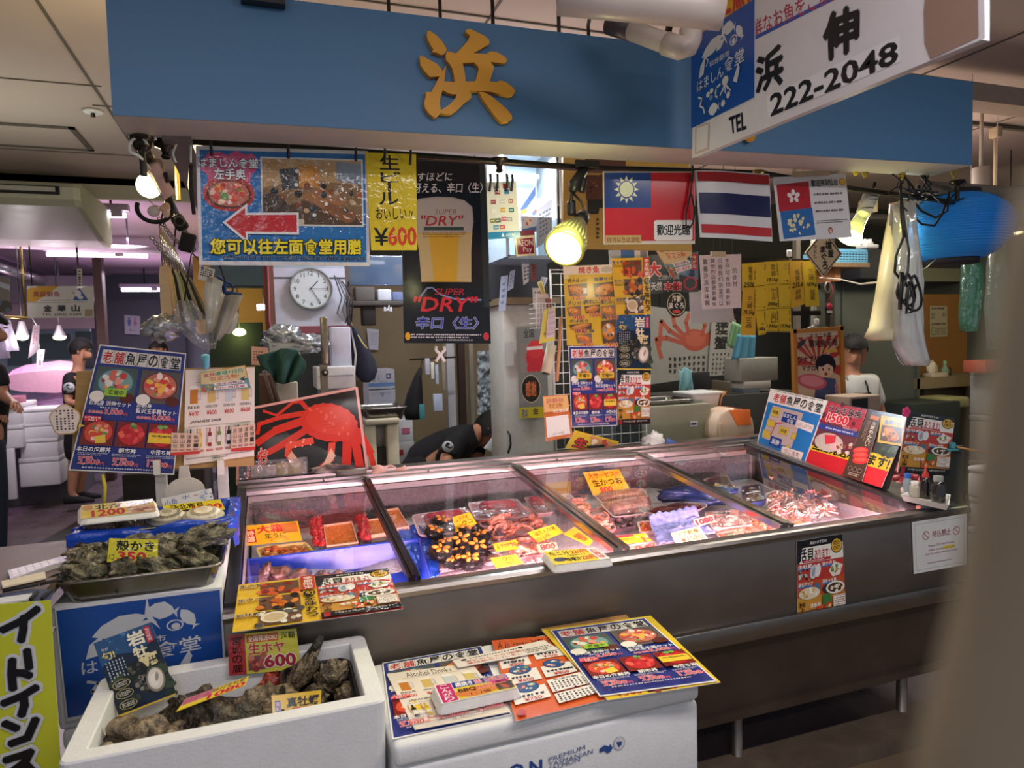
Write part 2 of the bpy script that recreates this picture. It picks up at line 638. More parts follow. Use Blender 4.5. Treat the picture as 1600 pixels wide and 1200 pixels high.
FOOD={'sashimi':('3f6d78','7fa3a0',['c8483c','a83234','e79a86','f2d9c8','e8e2d4','5d9a4c','f0b04c','b8c8b8','d86a58','f4ece4'],26),'deluxe':('6a3a34','c8705a',['e04038','c42c30','f09070','f6c8b0','e86848','6aa050','f4b848','f8e8dc','d84c44'],30),'bowl':('8c2420','d85040',['e0503c','f09878','f4d8c8','f2cc50','c83430','58964a','e8b8a0'],18),'tuna':('7c1c1c','c82c30',['d83438','b82028','e8504c','f06858','e04040'],16),'grill':('4a3426','c87830',['d88838','b86428','e8a850','9c4c20','f0c070'],14),'shell':('3a3c34','8c8878',['c8c0ac','e8e0d0','6c685c','a49884','f0ece4','4c4a44'],18),'pine':('6a2018','a83820',['b84020','d86030','8c2818','e07840','6c1c14'],18),'blue':('22406c','33588c',['e8ded0','d8907c','f2ece4','c8584c','7aa060'],9),'urchin':('241c18','3a2a20',['d87828','e89038','c86420','1c1614'],14),}
def quad(px,Y=None,Z=None,X=None):
 return[at(x,y,X=X,Y=Y,Z=Z)for x,y in px]
def pquad(px,p,n):
 return[hit(x,y,p,n)for x,y in px]
def hang(o,S):
 """two cords from a hanging sheet's top corners up to the ceiling"""
 for u in(.12,.88):
  p=S.P(u,.01,-.002)
  make('hanging_cord',MB().tube([p,V((p.x,p.y+.002,2.848))],.0025,5),BLACKP,o)
CASE_W=10
# the setting
def struct(name,mb,m,**k):
 return make(name,mb,m,kind='structure',**k)
M_FLOOR=mat('wet_floor','6e6266',rough=0.28,var=0.22,scale=3.0,bump=0.05,bscale=14,rvar=0.14)
M_FLOORD=mat('dark_floor_tile','262628',rough=0.3,var=0.2,scale=5,bump=0.05,bscale=20)
M_CEIL=mat('ceiling_board','b9a9a0',rough=0.75,var=0.05,scale=1.5)
M_CEILP=mat('passage_ceiling','b89db0',rough=0.75,var=0.06,scale=1.2)
M_SEAM=mat('seam_grey','5a544c',rough=0.8)
M_BLUE=mat('blue_header_paint','44749c',rough=0.5,var=0.10,scale=2.2,bump=0.05,bscale=35,stretch=(0.4,1,2.2))
M_TAN=mat('tan_board','7c6e54',rough=0.7,var=0.10,scale=3)
M_ORANGE=mat('ochre_wall','a8763a',rough=0.75,var=0.08,scale=3)
M_GREY=mat('grey_green_panel','5c625c',rough=0.6,var=0.06,scale=3)
M_DARK=mat('dark_interior','40423c',rough=0.8,var=0.1)
M_WALLP=mat('pale_wall','8f93a2',rough=0.7,var=0.06,scale=2)
M_BROWN=mat('brown_timber','4a3128',rough=0.6,var=0.2,scale=6,stretch=(6,6,1))
m=MB().box((1.0,4.5,-0.05),(16,17,0.1),'6e6266')
struct('floor',m,M_FLOOR)
m=MB()
for k,(x0,x1,x2,x3)in enumerate([(-2.3,-1.9,-0.4,-1.1)]):
 m.add([(-2.05,5.6,.002),(-1.0,5.6,.002),(-0.6,9.5,.002),(-1.35,9.5,.002)],[(0,1,2,3)])
struct('trim_1',m,M_FLOORD)
m=MB().box((1.5,2.0,2.90),(17,7.8,0.1))
struct('ceiling',m,M_CEIL)
m=MB().box((-3.0,9.9,2.85),(8,8.0,0.1)).box((-2.5,5.93,2.80),(7,0.06,0.20),m=1)
struct('ceiling_passage',m,[M_CEILP,mat('cream_soffit','c8c4a8',rough=.7)])
m=MB().box((5.5,8.0,2.85),(9,4.2,0.1))
struct('ceiling_back',m,M_CEIL)
m=MB()
m.box((-0.735,3.6,2.848),(0.012,4.6,0.006))
for y in(2.2,3.9,5.2):
 m.box((-2.2,y,2.848),(3.0,0.006,0.006))
for x in(0.9,2.0,3.2,4.4):
 m.box((x,3.6,2.848),(0.008,4.6,0.006))
for y in(2.7,4.2):
 m.box((2.2,y,2.848),(6.0,0.008,0.006))
struct('trim_2',m,M_SEAM)
q=[at(0,190,Z=2.85),at(112,199,Z=2.85),at(140,233,Z=2.85),at(0,226,Z=2.85)]
x0,x1,y0,y1=-2.3,q[1].x,q[2].y,q[1].y
y0,y1=min(y0,y1),max(y0,y1)
m=MB()
for a,b,c,d in[(x0,y0,x1,y0),(x0,y1,x1,y1),(x1,y0,x1,y1),(x0,y0,x0,y1)]:
 m.box(((a+c)/2,(b+d)/2,2.846),(abs(a-c)+.03,abs(b-d)+.03,0.012))
t=thing('ceiling_hatch','flush access hatch with dark frame in the ceiling above the air conditioner','hatch',(x0,y0,2.84))
make('frame',m,M_SEAM,t)
make('panel',MB().box(((x0+x1)/2,(y0+y1)/2,2.848),(x1-x0-.03,y1-y0-.03,0.006)),M_CEIL,t)
p=at(145,174,Z=2.845)
t=thing('ceiling_sprinkler','small round white sprinkler rose on the left-hand ceiling','sprinkler',p)
make('rose',MB().lathe([(0.0,0),(0.05,0.0),(0.045,-.008),(0.02,-.010),(0.0,-.010)],20,p),WHITEP,t)
make('nozzle',MB().lathe([(0.0,-.03),(0.012,-.03),(0.010,-.008),(0.016,-.008)],12,p),DARKM,t)
m=MB().box((3.4,5.75,1.45),(6.4,0.1,2.9))
struct('wall_back',m,M_DARK)
m=MB().box((-2.5,12.95,1.45),(9,0.1,2.9))
struct('wall_far',m,M_WALLP)
m=MB().box((-6.5,7.5,1.45),(0.1,13,2.9))
struct('wall_left',m,M_WALLP)
m=MB().box((6.6,3.8,1.45),(0.1,7.9,2.9))
struct('wall_right',m,M_GREY)
a,b=at(556,480,Y=5.3),at(775,700,Y=5.3)
m=MB().box(((a.x+b.x)/2+.1,5.33,1.1),(b.x-a.x+.3,0.04,2.2))
struct('wall_partition',m,M_TAN)
a,b=at(1432,440,Y=5.0),at(1660,640,Y=5.0)
m=MB().box(((a.x+b.x)/2,5.0,0.95),(b.x-a.x,0.05,1.9))
struct('wall_ochre',m,M_ORANGE)
zt=at(1432,440,Y=5.0).z
m=MB().box(((a.x+b.x)/2,4.995,(zt+2.15)/2),(b.x-a.x,0.05,2.15-zt)).box(((a.x+b.x)/2,4.98,2.3),(b.x-a.x,.04,.3),m=1)
struct('wall_upper',m,[mat('pale_olive_wall','8e8f70',rough=.7),M_DARK])
a,b=at(1268,440,Y=4.6),at(1430,700,Y=4.6)
m=MB().box((a.x*.5+b.x*.5,4.6,1.0),(b.x-a.x,0.05,2.0))
m.box((at(1312,500,Y=4.6).x,4.57,1.0),(0.02,.02,2.0)).box((at(1428,500,Y=4.6).x,4.565,1.0),(0.035,.03,2.0))
struct('wall_sliding',m,M_GREY)
# overhead blue header with its raised character
def zb(x):
 return 2.119+(x+.3)/2.82*.046
def zt_(x):
 return 2.437+(x+.3)/2.82*.033
Y0=1.903
t=thing('shop_header','long blue painted header board with an ochre character above the stall front','sign',(-.31,Y0,2.1))
m=MB()
xa,xb=-.322,2.522
m.add([(xa,Y0,zb(xa)),(xb,Y0,zb(xb)),(xb,Y0,zt_(xb)),(xa,Y0,zt_(xa)),(xa,Y0+.13,zb(xa)),(xb,Y0+.13,zb(xb)),(xb,Y0+.13,zt_(xb)),(xa,Y0+.13,zt_(xa))],[(0,1,2,3),(5,4,7,6),(1,5,6,2),(4,0,3,7),(3,2,6,7)])
make('header_board',m,M_BLUE,t)
m=MB()
m.add([(xa,Y0+.002,zb(xa)-.001),(xb,Y0+.002,zb(xb)-.001),(xb,Y0+.17,zb(xb)-.001),(xa,Y0+.17,zb(xa)-.001),(xa,Y0+.002,zb(xa)+.012),(xb,Y0+.002,zb(xb)+.012),(xb,Y0+.17,zb(xb)+.012),(xa,Y0+.17,zb(xa)+.012)],[(0,3,2,1),(4,5,6,7),(0,1,5,4),(2,3,7,6)])
make('soffit',m,mat('pale_soffit','b7b2a8',rough=.5,var=.08),t)
KAN=[[(190,187),(215,190),(280,232),(345,305),(385,375),(378,410),(350,438),(322,437),(285,415),(235,410),(248,380),(225,345),(195,290),(178,235)],[(112,440),(135,450),(200,485),(285,530),(325,575),(345,610),(383,545),(372,620),(362,715),(470,722),(462,640),(445,580),(420,535),(380,490),(375,440),(390,405),(415,402),(470,422),(492,417),(560,345),(612,285),(628,235),(600,215),(583,195),(598,170),(630,167),(700,200),(790,245),(832,285),(830,325),(750,372),(668,420),(800,430),(840,402),(905,408),(985,450),(1015,485),(1010,512),(965,525),(900,515),(845,512),(880,560),(875,590),(835,715),(905,722),(945,705),(1000,720),(1075,775),(1100,815),(1080,858),(1040,868),(950,848),(850,822),(735,815),(620,810),(645,850),(640,890),(585,925),(500,1010),(440,1055),(390,1058),(322,1045),(285,1085),(255,1090),(200,1045),(160,985),(152,930),(172,870),(168,825),(200,825),(225,825),(265,755),(312,660),(215,668),(160,612),(115,545),(105,480)],[(722,822),(780,828),(850,868),(930,930),(1010,1000),(1065,1070),(1070,1105),(1030,1135),(960,1143),(900,1085),(820,980),(755,890)],]
HOLES=[[(555,522),(670,515),(715,560),(722,590),(705,650),(685,712),(585,718),(578,640),(562,570)],[(345,805),(400,835),(450,850),(492,848),(478,890),(420,955),(330,1012),(312,950),(322,880)]]
YK=Y0-.018
def kp(p):
 q=at(640+p[0]*.15,20+p[1]*.15,Y=YK)
 return(q.x,q.z)
m=MB()
for i,poly in enumerate(KAN):
 holes=HOLES if i==1 else[]
 loops=[[kp(p)for p in poly]]+[[kp(p)for p in h]for h in holes]
 tri=geometry.tessellate_polygon([[V((p[0],p[1],0))for p in l]for l in loops])
 flat=[p for l in loops for p in l]
 m.add([(p[0],YK,p[1])for p in flat],tri)
 for l in loops:
  n=len(l)
  m.add([(p[0],YK,p[1])for p in l]+[(p[0],Y0,p[1])for p in l],[(k,(k+1)%n,n+(k+1)%n,n+k)for k in range(n)])
make('raised_character',m,mat('ochre_lettering','d99a1c',rough=.5,var=.05),t)['label']='raised ochre brush character on the header'
p=at(1172,214,Y=YK)
make('raised_stroke',MB().ball((p.x,YK,p.z),(0.018,.018,.016)),MATS['ochre_lettering'],t)
a=at(411,2,Y=1.885)
t2=thing('header_bracket','small dark bracket fixed to the top left of the blue header','bracket',a)
make('plate',MB().box((a.x,1.884,a.z+.03),(.105,.03,.075)),BLACKP,t2)
make('screw',MB().ball((a.x,1.868,a.z+.02),(.008,.006,.008)),CHROME,t2)
rods=[(608,0,1,2.35),(688,0,1,2.35),(770,0,1,2.1),(873,0,1,2.0),(1254,0,1,2.0)]
for i,(px,a,b,yy)in enumerate(rods):
 x=at(px,30,Y=yy).x
 o=make('suspension_rod',MB().tube([(x,yy,2.848),(x,yy,2.30)],0.006,6),DARKM)
 tag(o,['dark rod holding the header up, leftmost above the board','dark rod between the leftmost rod and the ochre character','dark rod just right of the ochre character top','dark rod above the header left of the white pipe','dark rod above the header behind the white telephone sign'][i],'rod','header suspension rods')
o=make('slack_cable',MB().tube([at(921,5,Y=2.3),at(923,20,Y=2.2),at(919,40,Y=2.1),at(920,60,Y=1.95)],0.006,6),BLACKP)
tag(o,'slack black cable coming down behind the top of the header','cable')
t=thing('drain_pipe','white plastic pipe with elbow and dark cap in front of the header','pipe',at(1060,60,Y=1.6))
PV=mat('white_pvc','cfc6bd',rough=.35,var=.06)
e0,e1=at(1066,76,Y=1.6),at(985,47,Y=1.72)
make('pipe',MB().tube([at(1078,10,Y=1.6),at(1079,55,Y=1.6),at(1076,70,Y=1.6),e0,at(1050,71,Y=1.62),e1],.0265,16),PV,t)
make('elbow',MB().tube([at(1079,46,Y=1.6),at(1079,60,Y=1.6),at(1075,71,Y=1.6),at(1062,75,Y=1.605),at(1040,68,Y=1.635)],.030,16),PV,t)
make('end_cap',MB().tube([at(986,47.5,Y=1.72),at(952,37,Y=1.77)],.029,18),mat('dark_cap','3c3338',rough=.5),t)
o=make('duct_pipe',MB().tube([at(872,-6,Y=1.55),at(960,2,Y=1.5),at(1080,13,Y=1.43),at(1130,18,Y=1.4)],.042,18),PV)
tag(o,'wide white pipe running along the top of the photo above the elbow pipe','pipe')
o=make('pipe_bracket',MB().box(at(984,22,Y=2.15),(.05,.05,.16)).box(at(1015,18,Y=2.15),(.2,.03,.03)).box(at(1046,40,Y=2.15),(.018,.018,.2),rot=(0,.25,0)),DARKM)
tag(o,'dark metal bracket between the white pipe and the ceiling','bracket')
# refrigerated display counter
XL,XR=-0.14,2.53
def zg(y):
 return .866+(y-1.965)*(.108/1.04)
t=thing('display_counter','long stainless refrigerated fish display counter with sloping glass lids','display counter',(XL,Y0,0))
COUNTER=t
XM=(XL+XR)/2
m=MB()
m.rbox((XM,Y0+.02,.715),(XR-XL,.04,.275),.004)
make('front_panel',m,STEELD,t)
m=MB()
prof=[(Y0-.006,.845),(Y0-.008,.858),(Y0-.002,.868),(Y0+.012,.870),(1.965,.866),(1.965,.845)]
m.loft([[(x,y,z)for y,z in prof]for x in(XL,XR)],True,smooth=False)
make('front_lip',m,STEEL,t)
m=MB().rbox((XM,Y0-.004,.552),(XR-XL,.03,.064),.004)
make('bumper_strip',m,STEEL,t)
m=MB()
m.add([(XL,Y0+.01,.52),(XR,Y0+.01,.52),(XR,Y0+.035,.24),(XL,Y0+.035,.24)],[(0,1,2,3)])
m.box((XM,2.45,.25),(XR-XL,1.06,.03)).box((XM,3.05,.5),(XR-XL,.03,.55)).box((XL+.015,2.45,.52),(.03,1.06,.56)).box((XR-.015,2.45,.52),(.03,1.06,.56))
make('lower_panel',m,mat('brown_steel','5a4d44',rough=.5,metal=.7,var=.3,scale=5,bump=.04,bscale=20),t)  # darker, browner and more mottled than the front panel's steel
for x in(0.05,1.52,2.3):
 for y in(2.0,2.95):
  make('leg',MB().lathe([(.03,0),(.03,.03),(.02,.035),(.02,.24)],14,(x,y,0)),STEELD,t)
M_LIN=mat('grey_liner','958b8d',rough=.4,var=.05)
m=MB()
yi0,yi1,zi=1.985,2.97,.60
m.add([(XL+.04,yi0,zi),(XR-.16,yi0,zi),(XR-.16,yi1,zi),(XL+.04,yi1,zi),(XL+.04,yi0,.855),(XR-.16,yi0,.855),(XR-.16,yi1,.955),(XL+.04,yi1,.955)],[(0,1,2,3),(0,4,5,1),(1,5,6,2),(2,6,7,3),(3,7,4,0)])
make('liner',m,M_LIN,t)
m=MB()
prof=[(2.985,.955),(2.985,.982),(3.0,.986),(3.0,.996),(3.03,1.0),(3.03,1.012),(3.10,1.014),(3.10,.94),(2.985,.94)]
m.loft([[(x,y,z)for y,z in prof]for x in(XL,XR)],True,smooth=False)
make('rear_rail',m,STEEL,t)
for x0,x1 in((XL,XL+.035),(XR-.2,XR-.165)):
 prof=[(1.965,.84),(1.965,.875),(2.99,.986),(2.99,.94)]
 make('side_rail',MB().loft([[(x,y,z)for y,z in prof]for x in(x0,x1)],True,smooth=False),BLACKP,t)
m=MB()
prof=[(1.965,.80),(1.965,.872),(3.0,.99),(3.0,.80)]
m.loft([[(x,y,z)for y,z in prof]for x in(XR-.165,XR)],True,smooth=False)
make('side_ledge',m,STEEL,t)
for k,x in enumerate((0.374,1.051,1.712)):
 m=MB()
 wd=.013 if k==0 else .022
 for dx,h in((-wd,.012),(-wd*.2,.018),(wd,.012)):
  prof=[(1.962,zg(1.962)-.008),(1.962,zg(1.962)+h),(2.985,zg(2.985)+h),(2.985,zg(2.985)-.008)]
  m.loft([[(x+dx-wd*.38,y,z)for y,z in prof],[(x+dx+wd*.38,y,z)for y,z in prof]],True,smooth=False)
 make('mullion',m,mat('dark_bronze_rail','33231f',rough=.3,metal=.6)if k==0 else CHROME,t)
xs=[XL+.035,0.366,1.035,1.70,XR-.2]
for k in range(4):
 m=MB()
 a,b=xs[k],xs[k+1]
 y0,y1=1.966,2.985
 dz=.004*(k%2)
 m.add([(a,y0,zg(y0)+dz),(b,y0,zg(y0)+dz),(b,y1,zg(y1)+dz),(a,y1,zg(y1)+dz)],[(0,1,2,3)])
 make('glass_lid',m,GLASS,t)
for x in[0.65+.62*k for k in range(4)]+[.2]:
 make('rail_screw',MB().ball((x,2.992,.991),.004,8,5),CHROME,t)
make('rail_catch',MB().box((2.33,1.945,.878),(.03,.02,.014)).ball((2.33,1.94,.885),.008,8,6),CHROME,t)
M_TUBE=mat('unseen_pink_tube','ffd0d6',emit=3.0,ecol='ffb4c0',rough=.4)
for x0 in(0.0,.62,1.24,1.80):  # unseen tubes under the front lip, added to light the goods pink
 make('case_tube',MB().tube([(x0+.03,1.995,.842),(min(x0+.57,XR-.22),1.995,.842)],.007,8),M_TUBE,t)
 area_lamp((x0+.3,2.012,.842),(.54,.02),CASE_W,(1.0,.60,.66),(radians(62),0,0),'case_fill_light')
m=MB().box((1.2,1.93,.028),(3.8,.16,.056))
struct('trim_3',m,mat('stained_kerb','5a4d40',rough=.7,var=.35,scale=9,bump=.3,bscale=30))
m=MB().box((1.5,1.0,.003),(6,1.7,.006))
struct('floor_front',m,mat('worn_floor','6a5a48',rough=.6,var=.2,scale=4,bump=.1))
# printed designs
def D_menu(S,ready=True,yel='f0c83c'):
 """blue set-meal menu headed 老舗魚屋の食堂"""
 S.r(.012,.01,.988,.99,'2f3a86')
 S.r(.05,.035,.95,.145,'e9e4da')
 for i,c in enumerate('老舗魚屋の食堂'):
  u=.055+i*.128
  S.line([(u,.03),(u,.145)],.004,'55536a')
  S.t(c,u+.012,.045,u+.116,.138,'c8282c' if i<2 else '14141c',.03)
 for k,(u0,u1,kind)in enumerate([(.04,.485,'sashimi'),(.525,.97,'deluxe')]):
  S.r(u0,.165,u1,.43,'5c5650' if k else '4f5a54')
  S.dish((u0+u1)/2,.29,.20,.115,kind,3+k)
  S.e(u0+.06,.405,.075,.045,'ece6dc')
  S.e(u1-.07,.405,.075,.04,'5a2418')
 S.r(.17,.335,.40,.395,'9cc63c')
 S.t('準備中',.21,.345,.37,.385,'1a2410',.02)
 S.t('お刺身 浜伸セット',.04,.435,.47,.475,'f4f2ee',.02)
 S.t('お刺身',.53,.435,.69,.47,'f4f2ee',.02)
 S.t('贅沢玉手箱セット',.53,.475,.96,.515,'f4f2ee',.02)
 S.fine(.16,.48,.36,.50,1,'d8d8e8')
 S.t('本体価格',.05,.515,.20,.54,'e85864',.02,oc='f6e4e4')
 S.t('3,000',.215,.50,.40,.545,'e03848',.03,oc='f6e8e8')
 S.t('円',.41,.52,.45,.545,'e85864',.02)
 S.t('本体価格',.55,.535,.70,.56,'e85864',.02,oc='f6e4e4')
 S.t('5,000',.71,.52,.90,.565,'e03848',.03,oc='f6e8e8')
 S.t('円',.905,.54,.945,.565,'e85864',.02)
 for k,(u0,u1,kind)in enumerate([(.04,.355,'bowl'),(.375,.675,'tuna'),(.695,.985,'tuna')]):
  S.r(u0,.59,u1,.79,'7c2a22')
  S.dish((u0+u1)/2,.69,(u1-u0)*.48,.098,kind,11+k)
  if k==0:
   S.poly([(.17,.72),(.27,.70),(.29,.765),(.19,.775)],'f0cc48')
  else:
   S.blobs(u0+.1,.59,u1-.1,.65,5,['5c8c40','7cab58','47703a'],(.2,.4),k)
 S.r(.03,.56,.20,.60,'d8303c')
 S.t('お客様人気',.035,.565,.195,.582,'ffffff',.01)
 S.t('No.1',.08,.584,.16,.60,'ffffff',.02)
 S.r(.70,.665,.97,.745,yel)
 S.t('完売御礼',.73,.68,.95,.73,'181410',.03)
 for u0,u1,s,pz in[(.03,.355,'本日の海鮮丼','2,500'),(.43,.60,'朝市丼','2,000'),(.75,.95,'中落ち丼','1,500')]:
  S.t(s,u0,.80,u1,.84,'f6f4f0',.03)
  c=(u0+u1)/2
  S.fine(c-.14,.845,c+.14,.87,2,'c8c8dc')
  S.t('本体価格',c-.13,.875,c+.01,.898,'e85864',.02,oc='f6e4e4')
  S.t(pz,c-.12,.90,c+.08,.945,'e03848',.03,oc='f6e8e8')
  S.t('円',c+.09,.918,c+.125,.945,'e85864',.02)
 S.fine(.12,.955,.92,.975,1,'d8d8e8')
 return S
def D_kaki(S):
 """red and orange shellfish poster headed 活貝あります"""
 S.r(.0,.0,1,.09,'17171a')
 S.t('本日のおすすめ!',.28,.025,.65,.065,'f0ece4',.01)
 S.r(0,.09,1,.27,'ece6dc')
 S.poly([(0,.09),(.12,.09),(.05,.27),(0,.27)],'20242c')
 S.t('活貝',.05,.10,.36,.25,'121216',.035)
 S.t('あります!',.38,.13,.70,.24,'b0202c',.03)
 S.r(.12,.235,.72,.265,'b02830')
 S.fine(.15,.24,.70,.26,1,'f0dcdc')
 S.e(.86,.12,.13,.09,'1c1a16')
 S.e(.86,.12,.115,.078,'d8a838')
 S.t('焼き',.79,.06,.93,.115,'2a1c10',.02)
 S.t('OK!!',.79,.122,.93,.17,'2a1c10',.03)
 S.r(0,.27,1,.48,'b83c34')
 S.r(0,.48,1,.70,'b8522e')
 S.r(0,.66,1,.90,'c89038')
 S.r(.50,.66,1,.90,'c07830')
 for u,v,s,c in[(.02,.285,'生牡蠣','3a74b0'),(.52,.285,'活ホタテ','3a74b0'),(.02,.49,'活北海ツブ','3a74b0'),(.52,.49,'活ホッキ貝','3a74b0')]:
  S.r(u,v+.035,u+.28,v+.06,c)
  S.t(s,u,v,u+.30,v+.045,'f4f0ea',.03)
 S.blobs(.03,.34,.30,.47,14,['2c3438','4c4c44','a0a49c','d0ccc0','c89838'],(.1,.2),1,False)
 S.e(.34,.38,.075,.085,'cfd2d6',a=.3)
 S.e(.34,.38,.04,.055,'9aa2ac',a=.3)
 S.e(.43,.37,.06,.08,'e4e2e0',a=.2)
 S.poly([(.66,.40),(.78,.30),(.97,.35),(.90,.46),(.74,.475)],'e6e0d4')
 S.blobs(.68,.33,.94,.46,14,['5c8a44','e8b0a0','f0e8d8','d88870','7ca85c'],(.12,.22),2)
 S.e(.40,.58,.075,.07,'56708c')
 S.e(.24,.62,.22,.07,'e2d4b4')
 S.blobs(.04,.56,.44,.68,16,['f0e4cc','d8b47c','c49858','f6f0e4'],(.12,.24),3)
 S.e(.60,.60,.085,.05,'34343c')
 S.e(.78,.60,.20,.075,'ece4d6')
 S.e(.78,.60,.16,.055,'4a3a2c')
 S.blobs(.66,.57,.96,.66,9,['f2ead8','e8d4b8','dcc09c'],(.16,.28),4)
 S.t('活赤貝',.24,.74,.46,.79,'f6f0e8',.03)
 S.vt('目上寿',.03,.71,.14,.89,'2c2018',.02)
 S.r(.50,.66,.68,.78,'3f7a3c')
 S.blobs(.36,.75,.68,.90,16,['d84c2c','e87848','c83c24','f0a878','4c8444'],(.14,.26),5)
 S.r(.71,.69,.98,.87,'efe6da')
 S.frame(.72,.70,.97,.86,.008,'8c3c30')
 S.fine(.74,.715,.95,.84,5,'6a4038')
 S.r(0,.90,1,1,'17171c')
 S.t('その旨さ以上に内容・旬鮮が変わります',.16,.92,.90,.955,'e8e0d0',.0)
 S.r(.03,.91,.11,.985,'b02830')
 return S
def D_iwagaki(S):
 """deep blue rock-oyster poster with tall brush lettering"""
 S.r(.0,.0,1,1,'16243c')
 S.poly([(0,0),(1,0),(1,.22),(.6,.30),(.3,.24),(0,.34)],'27507e')
 S.blobs(.2,.01,.95,.22,26,['3a6ca0','2c5a90','4f86b8'],(.04,.12),1,False)
 S.blobs(0,.45,1,.98,40,['24301f','34402a','3d4a34','1c2620','2a2c24'],(.06,.15),2,False)
 S.t('岩',.53,.04,.82,.22,'f2ead0',.05)
 S.t('牡',.56,.24,.80,.38,'f2e6c0',.05)
 S.t('蠣',.60,.37,.92,.53,'e8d8a0',.04)
 S.r(.84,.03,.95,.24,'b82c38')
 S.vt('旬の味覚',.86,.05,.93,.22,'f6e8e8',.0)
 S.t('旬!',.06,.17,.27,.27,'f0d868',.03)
 S.t('今が',.08,.11,.2,.15,'f0ece0',.0)
 S.fine(.06,.30,.40,.55,6,'c8d0d8',.4,vert=True)
 S.e(.52,.50,.17,.09,'201e1c',a=.3)
 S.blobs(.36,.42,.66,.58,16,['34322c','4a463c','605a4c','15140f'],(.1,.2),3)
 S.blobs(.42,.60,.70,.82,24,['5c564a','7a7262','3c3830','8c8474'],(.08,.18),4)
 S.e(.77,.72,.16,.16,'8c8474',a=.15)
 S.e(.77,.71,.13,.135,'e6dccb',a=.15)
 S.e(.75,.72,.075,.085,'f4ecdf',a=.15)
 S.e(.80,.69,.03,.06,'a49a8c',a=.3)
 for v in(.62,.75,.89):
  S.e(.22,v,.15,.058,'d8c878')
  S.e(.22,v,.14,.053,'1b2430')
  S.fine(.12,v-.03,.32,v+.03,3,'e8e0c0')
 S.r(0,.978,1,1,'d8b83c')
 return S
def D_season(S):
 """yellow seasonal poster: photos at the left, brush line down the right"""
 S.r(0,0,1,1,'e8bc34')
 for v,kind,s in[(.02,'pine','生ホヤ'),(.35,'urchin','生ウニ'),(.68,'shell','岩牡蠣')]:
  S.r(.28,v+.02,.78,v+.30,'6c4a38')
  S.blobs(.28,v+.02,.78,v+.30,22,FOOD[kind][2],(.1,.22),int(v*10),False)
  if kind=='shell':
   S.e(.46,v+.16,.16,.11,'e8dcc0')
   S.e(.46,v+.16,.12,.08,'d0b890')
  S.t(s,.02,v+.02,.30,v+.09,'20180f',.03,oc='f4e8c0')
  S.fine(.03,v+.10,.26,v+.14,2,'5a4020')
 S.r(.81,0,.99,.33,'c43c28')
 S.vt('季節限定',.84,.02,.96,.32,'f8ece0',.02)
 S.e(.90,.42,.08,.06,'181410')
 S.t('旬',.85,.375,.95,.46,'e8bc34',.03)
 S.vt('を味わう',.83,.49,.97,.95,'181410',.03)
 return S
def D_logo(S,part=0):
 """blue panel with the pale fish ring and dining-room lettering"""
 S.r(0,0,1,1,'1f4fa0')
 w='c9ced6'
 def fish(cu,cv,L,a,tail=.3,fat=.22):
  asp=S.w/S.h
  pts=[(-.5,0),(-.3,-fat*.7),(0,-fat),(.25,-fat*.6),(.36,-fat*.15),(.5,-tail),(.45,0),(.5,tail),(.36,fat*.15),(.2,fat*.65),(-.05,fat),(-.32,fat*.7)]
  out=[]
  for x,y in pts:
   X,Y=x*L*asp,y*L*asp
   out.append((cu+(X*cos(a)-Y*sin(a))/asp,cv+X*sin(a)+Y*cos(a)))
  S.poly(out,w)
 fish(.38,.215,.40,-.28,.32,.17)
 fish(.63,.13,.20,.25,.2,.32)
 fish(.79,.24,.17,1.0,.2,.26)
 fish(.50,.25,.17,-.5,.2,.2)
 S.e(.70,.29,.055,.055,w)
 S.e(.70,.29,.045,.043,'1f4fa0')
 S.e(.705,.30,.028,.03,w)
 S.poly([(.17,.36),(.24,.29),(.25,.33),(.22,.47),(.14,.49)],w)
 S.line([(.27,.40),(.30,.34),(.26,.31),(.30,.29)],.012,w)
 S.t('仙台朝市',.32,.365,.64,.43,w,.01)
 S.t('はましん',.11,.50,.55,.62,w,.015,rise=-.02)
 S.t('食堂',.56,.43,.86,.58,w,.02,rise=-.02)
 S.e(.30,.72,.03,.03,w)
 S.e(.36,.70,.03,.03,w)
 S.e(.35,.77,.03,.03,'6f8cc0')
 S.line([(.14,.70),(.20,.73),(.16,.80),(.22,.84),(.24,.90)],.02,w)
 S.line([(.50,.68),(.44,.70),(.42,.77),(.45,.80)],.022,w)
 S.e(.58,.67,.05,.05,w)
 for k in range(5):
  S.line([(.58,.70),(.50+k*.04,.80-(k%2)*.03)],.016,w)
 S.poly([(.70,.72),(.78,.56),(.80,.62),(.76,.76)],w)
 fish(.40,.91,.18,.0,.2,.34)
 for u,v in((.55,.90),(.63,.84)):
  pts=[]
  for i in range(16):
   r_=.04 if i%2 else .024
   pts.append((u+r_*cos(i*pi/8),v+r_*sin(i*pi/8)*S.w/S.h))
  S.poly(pts,w)
 return S
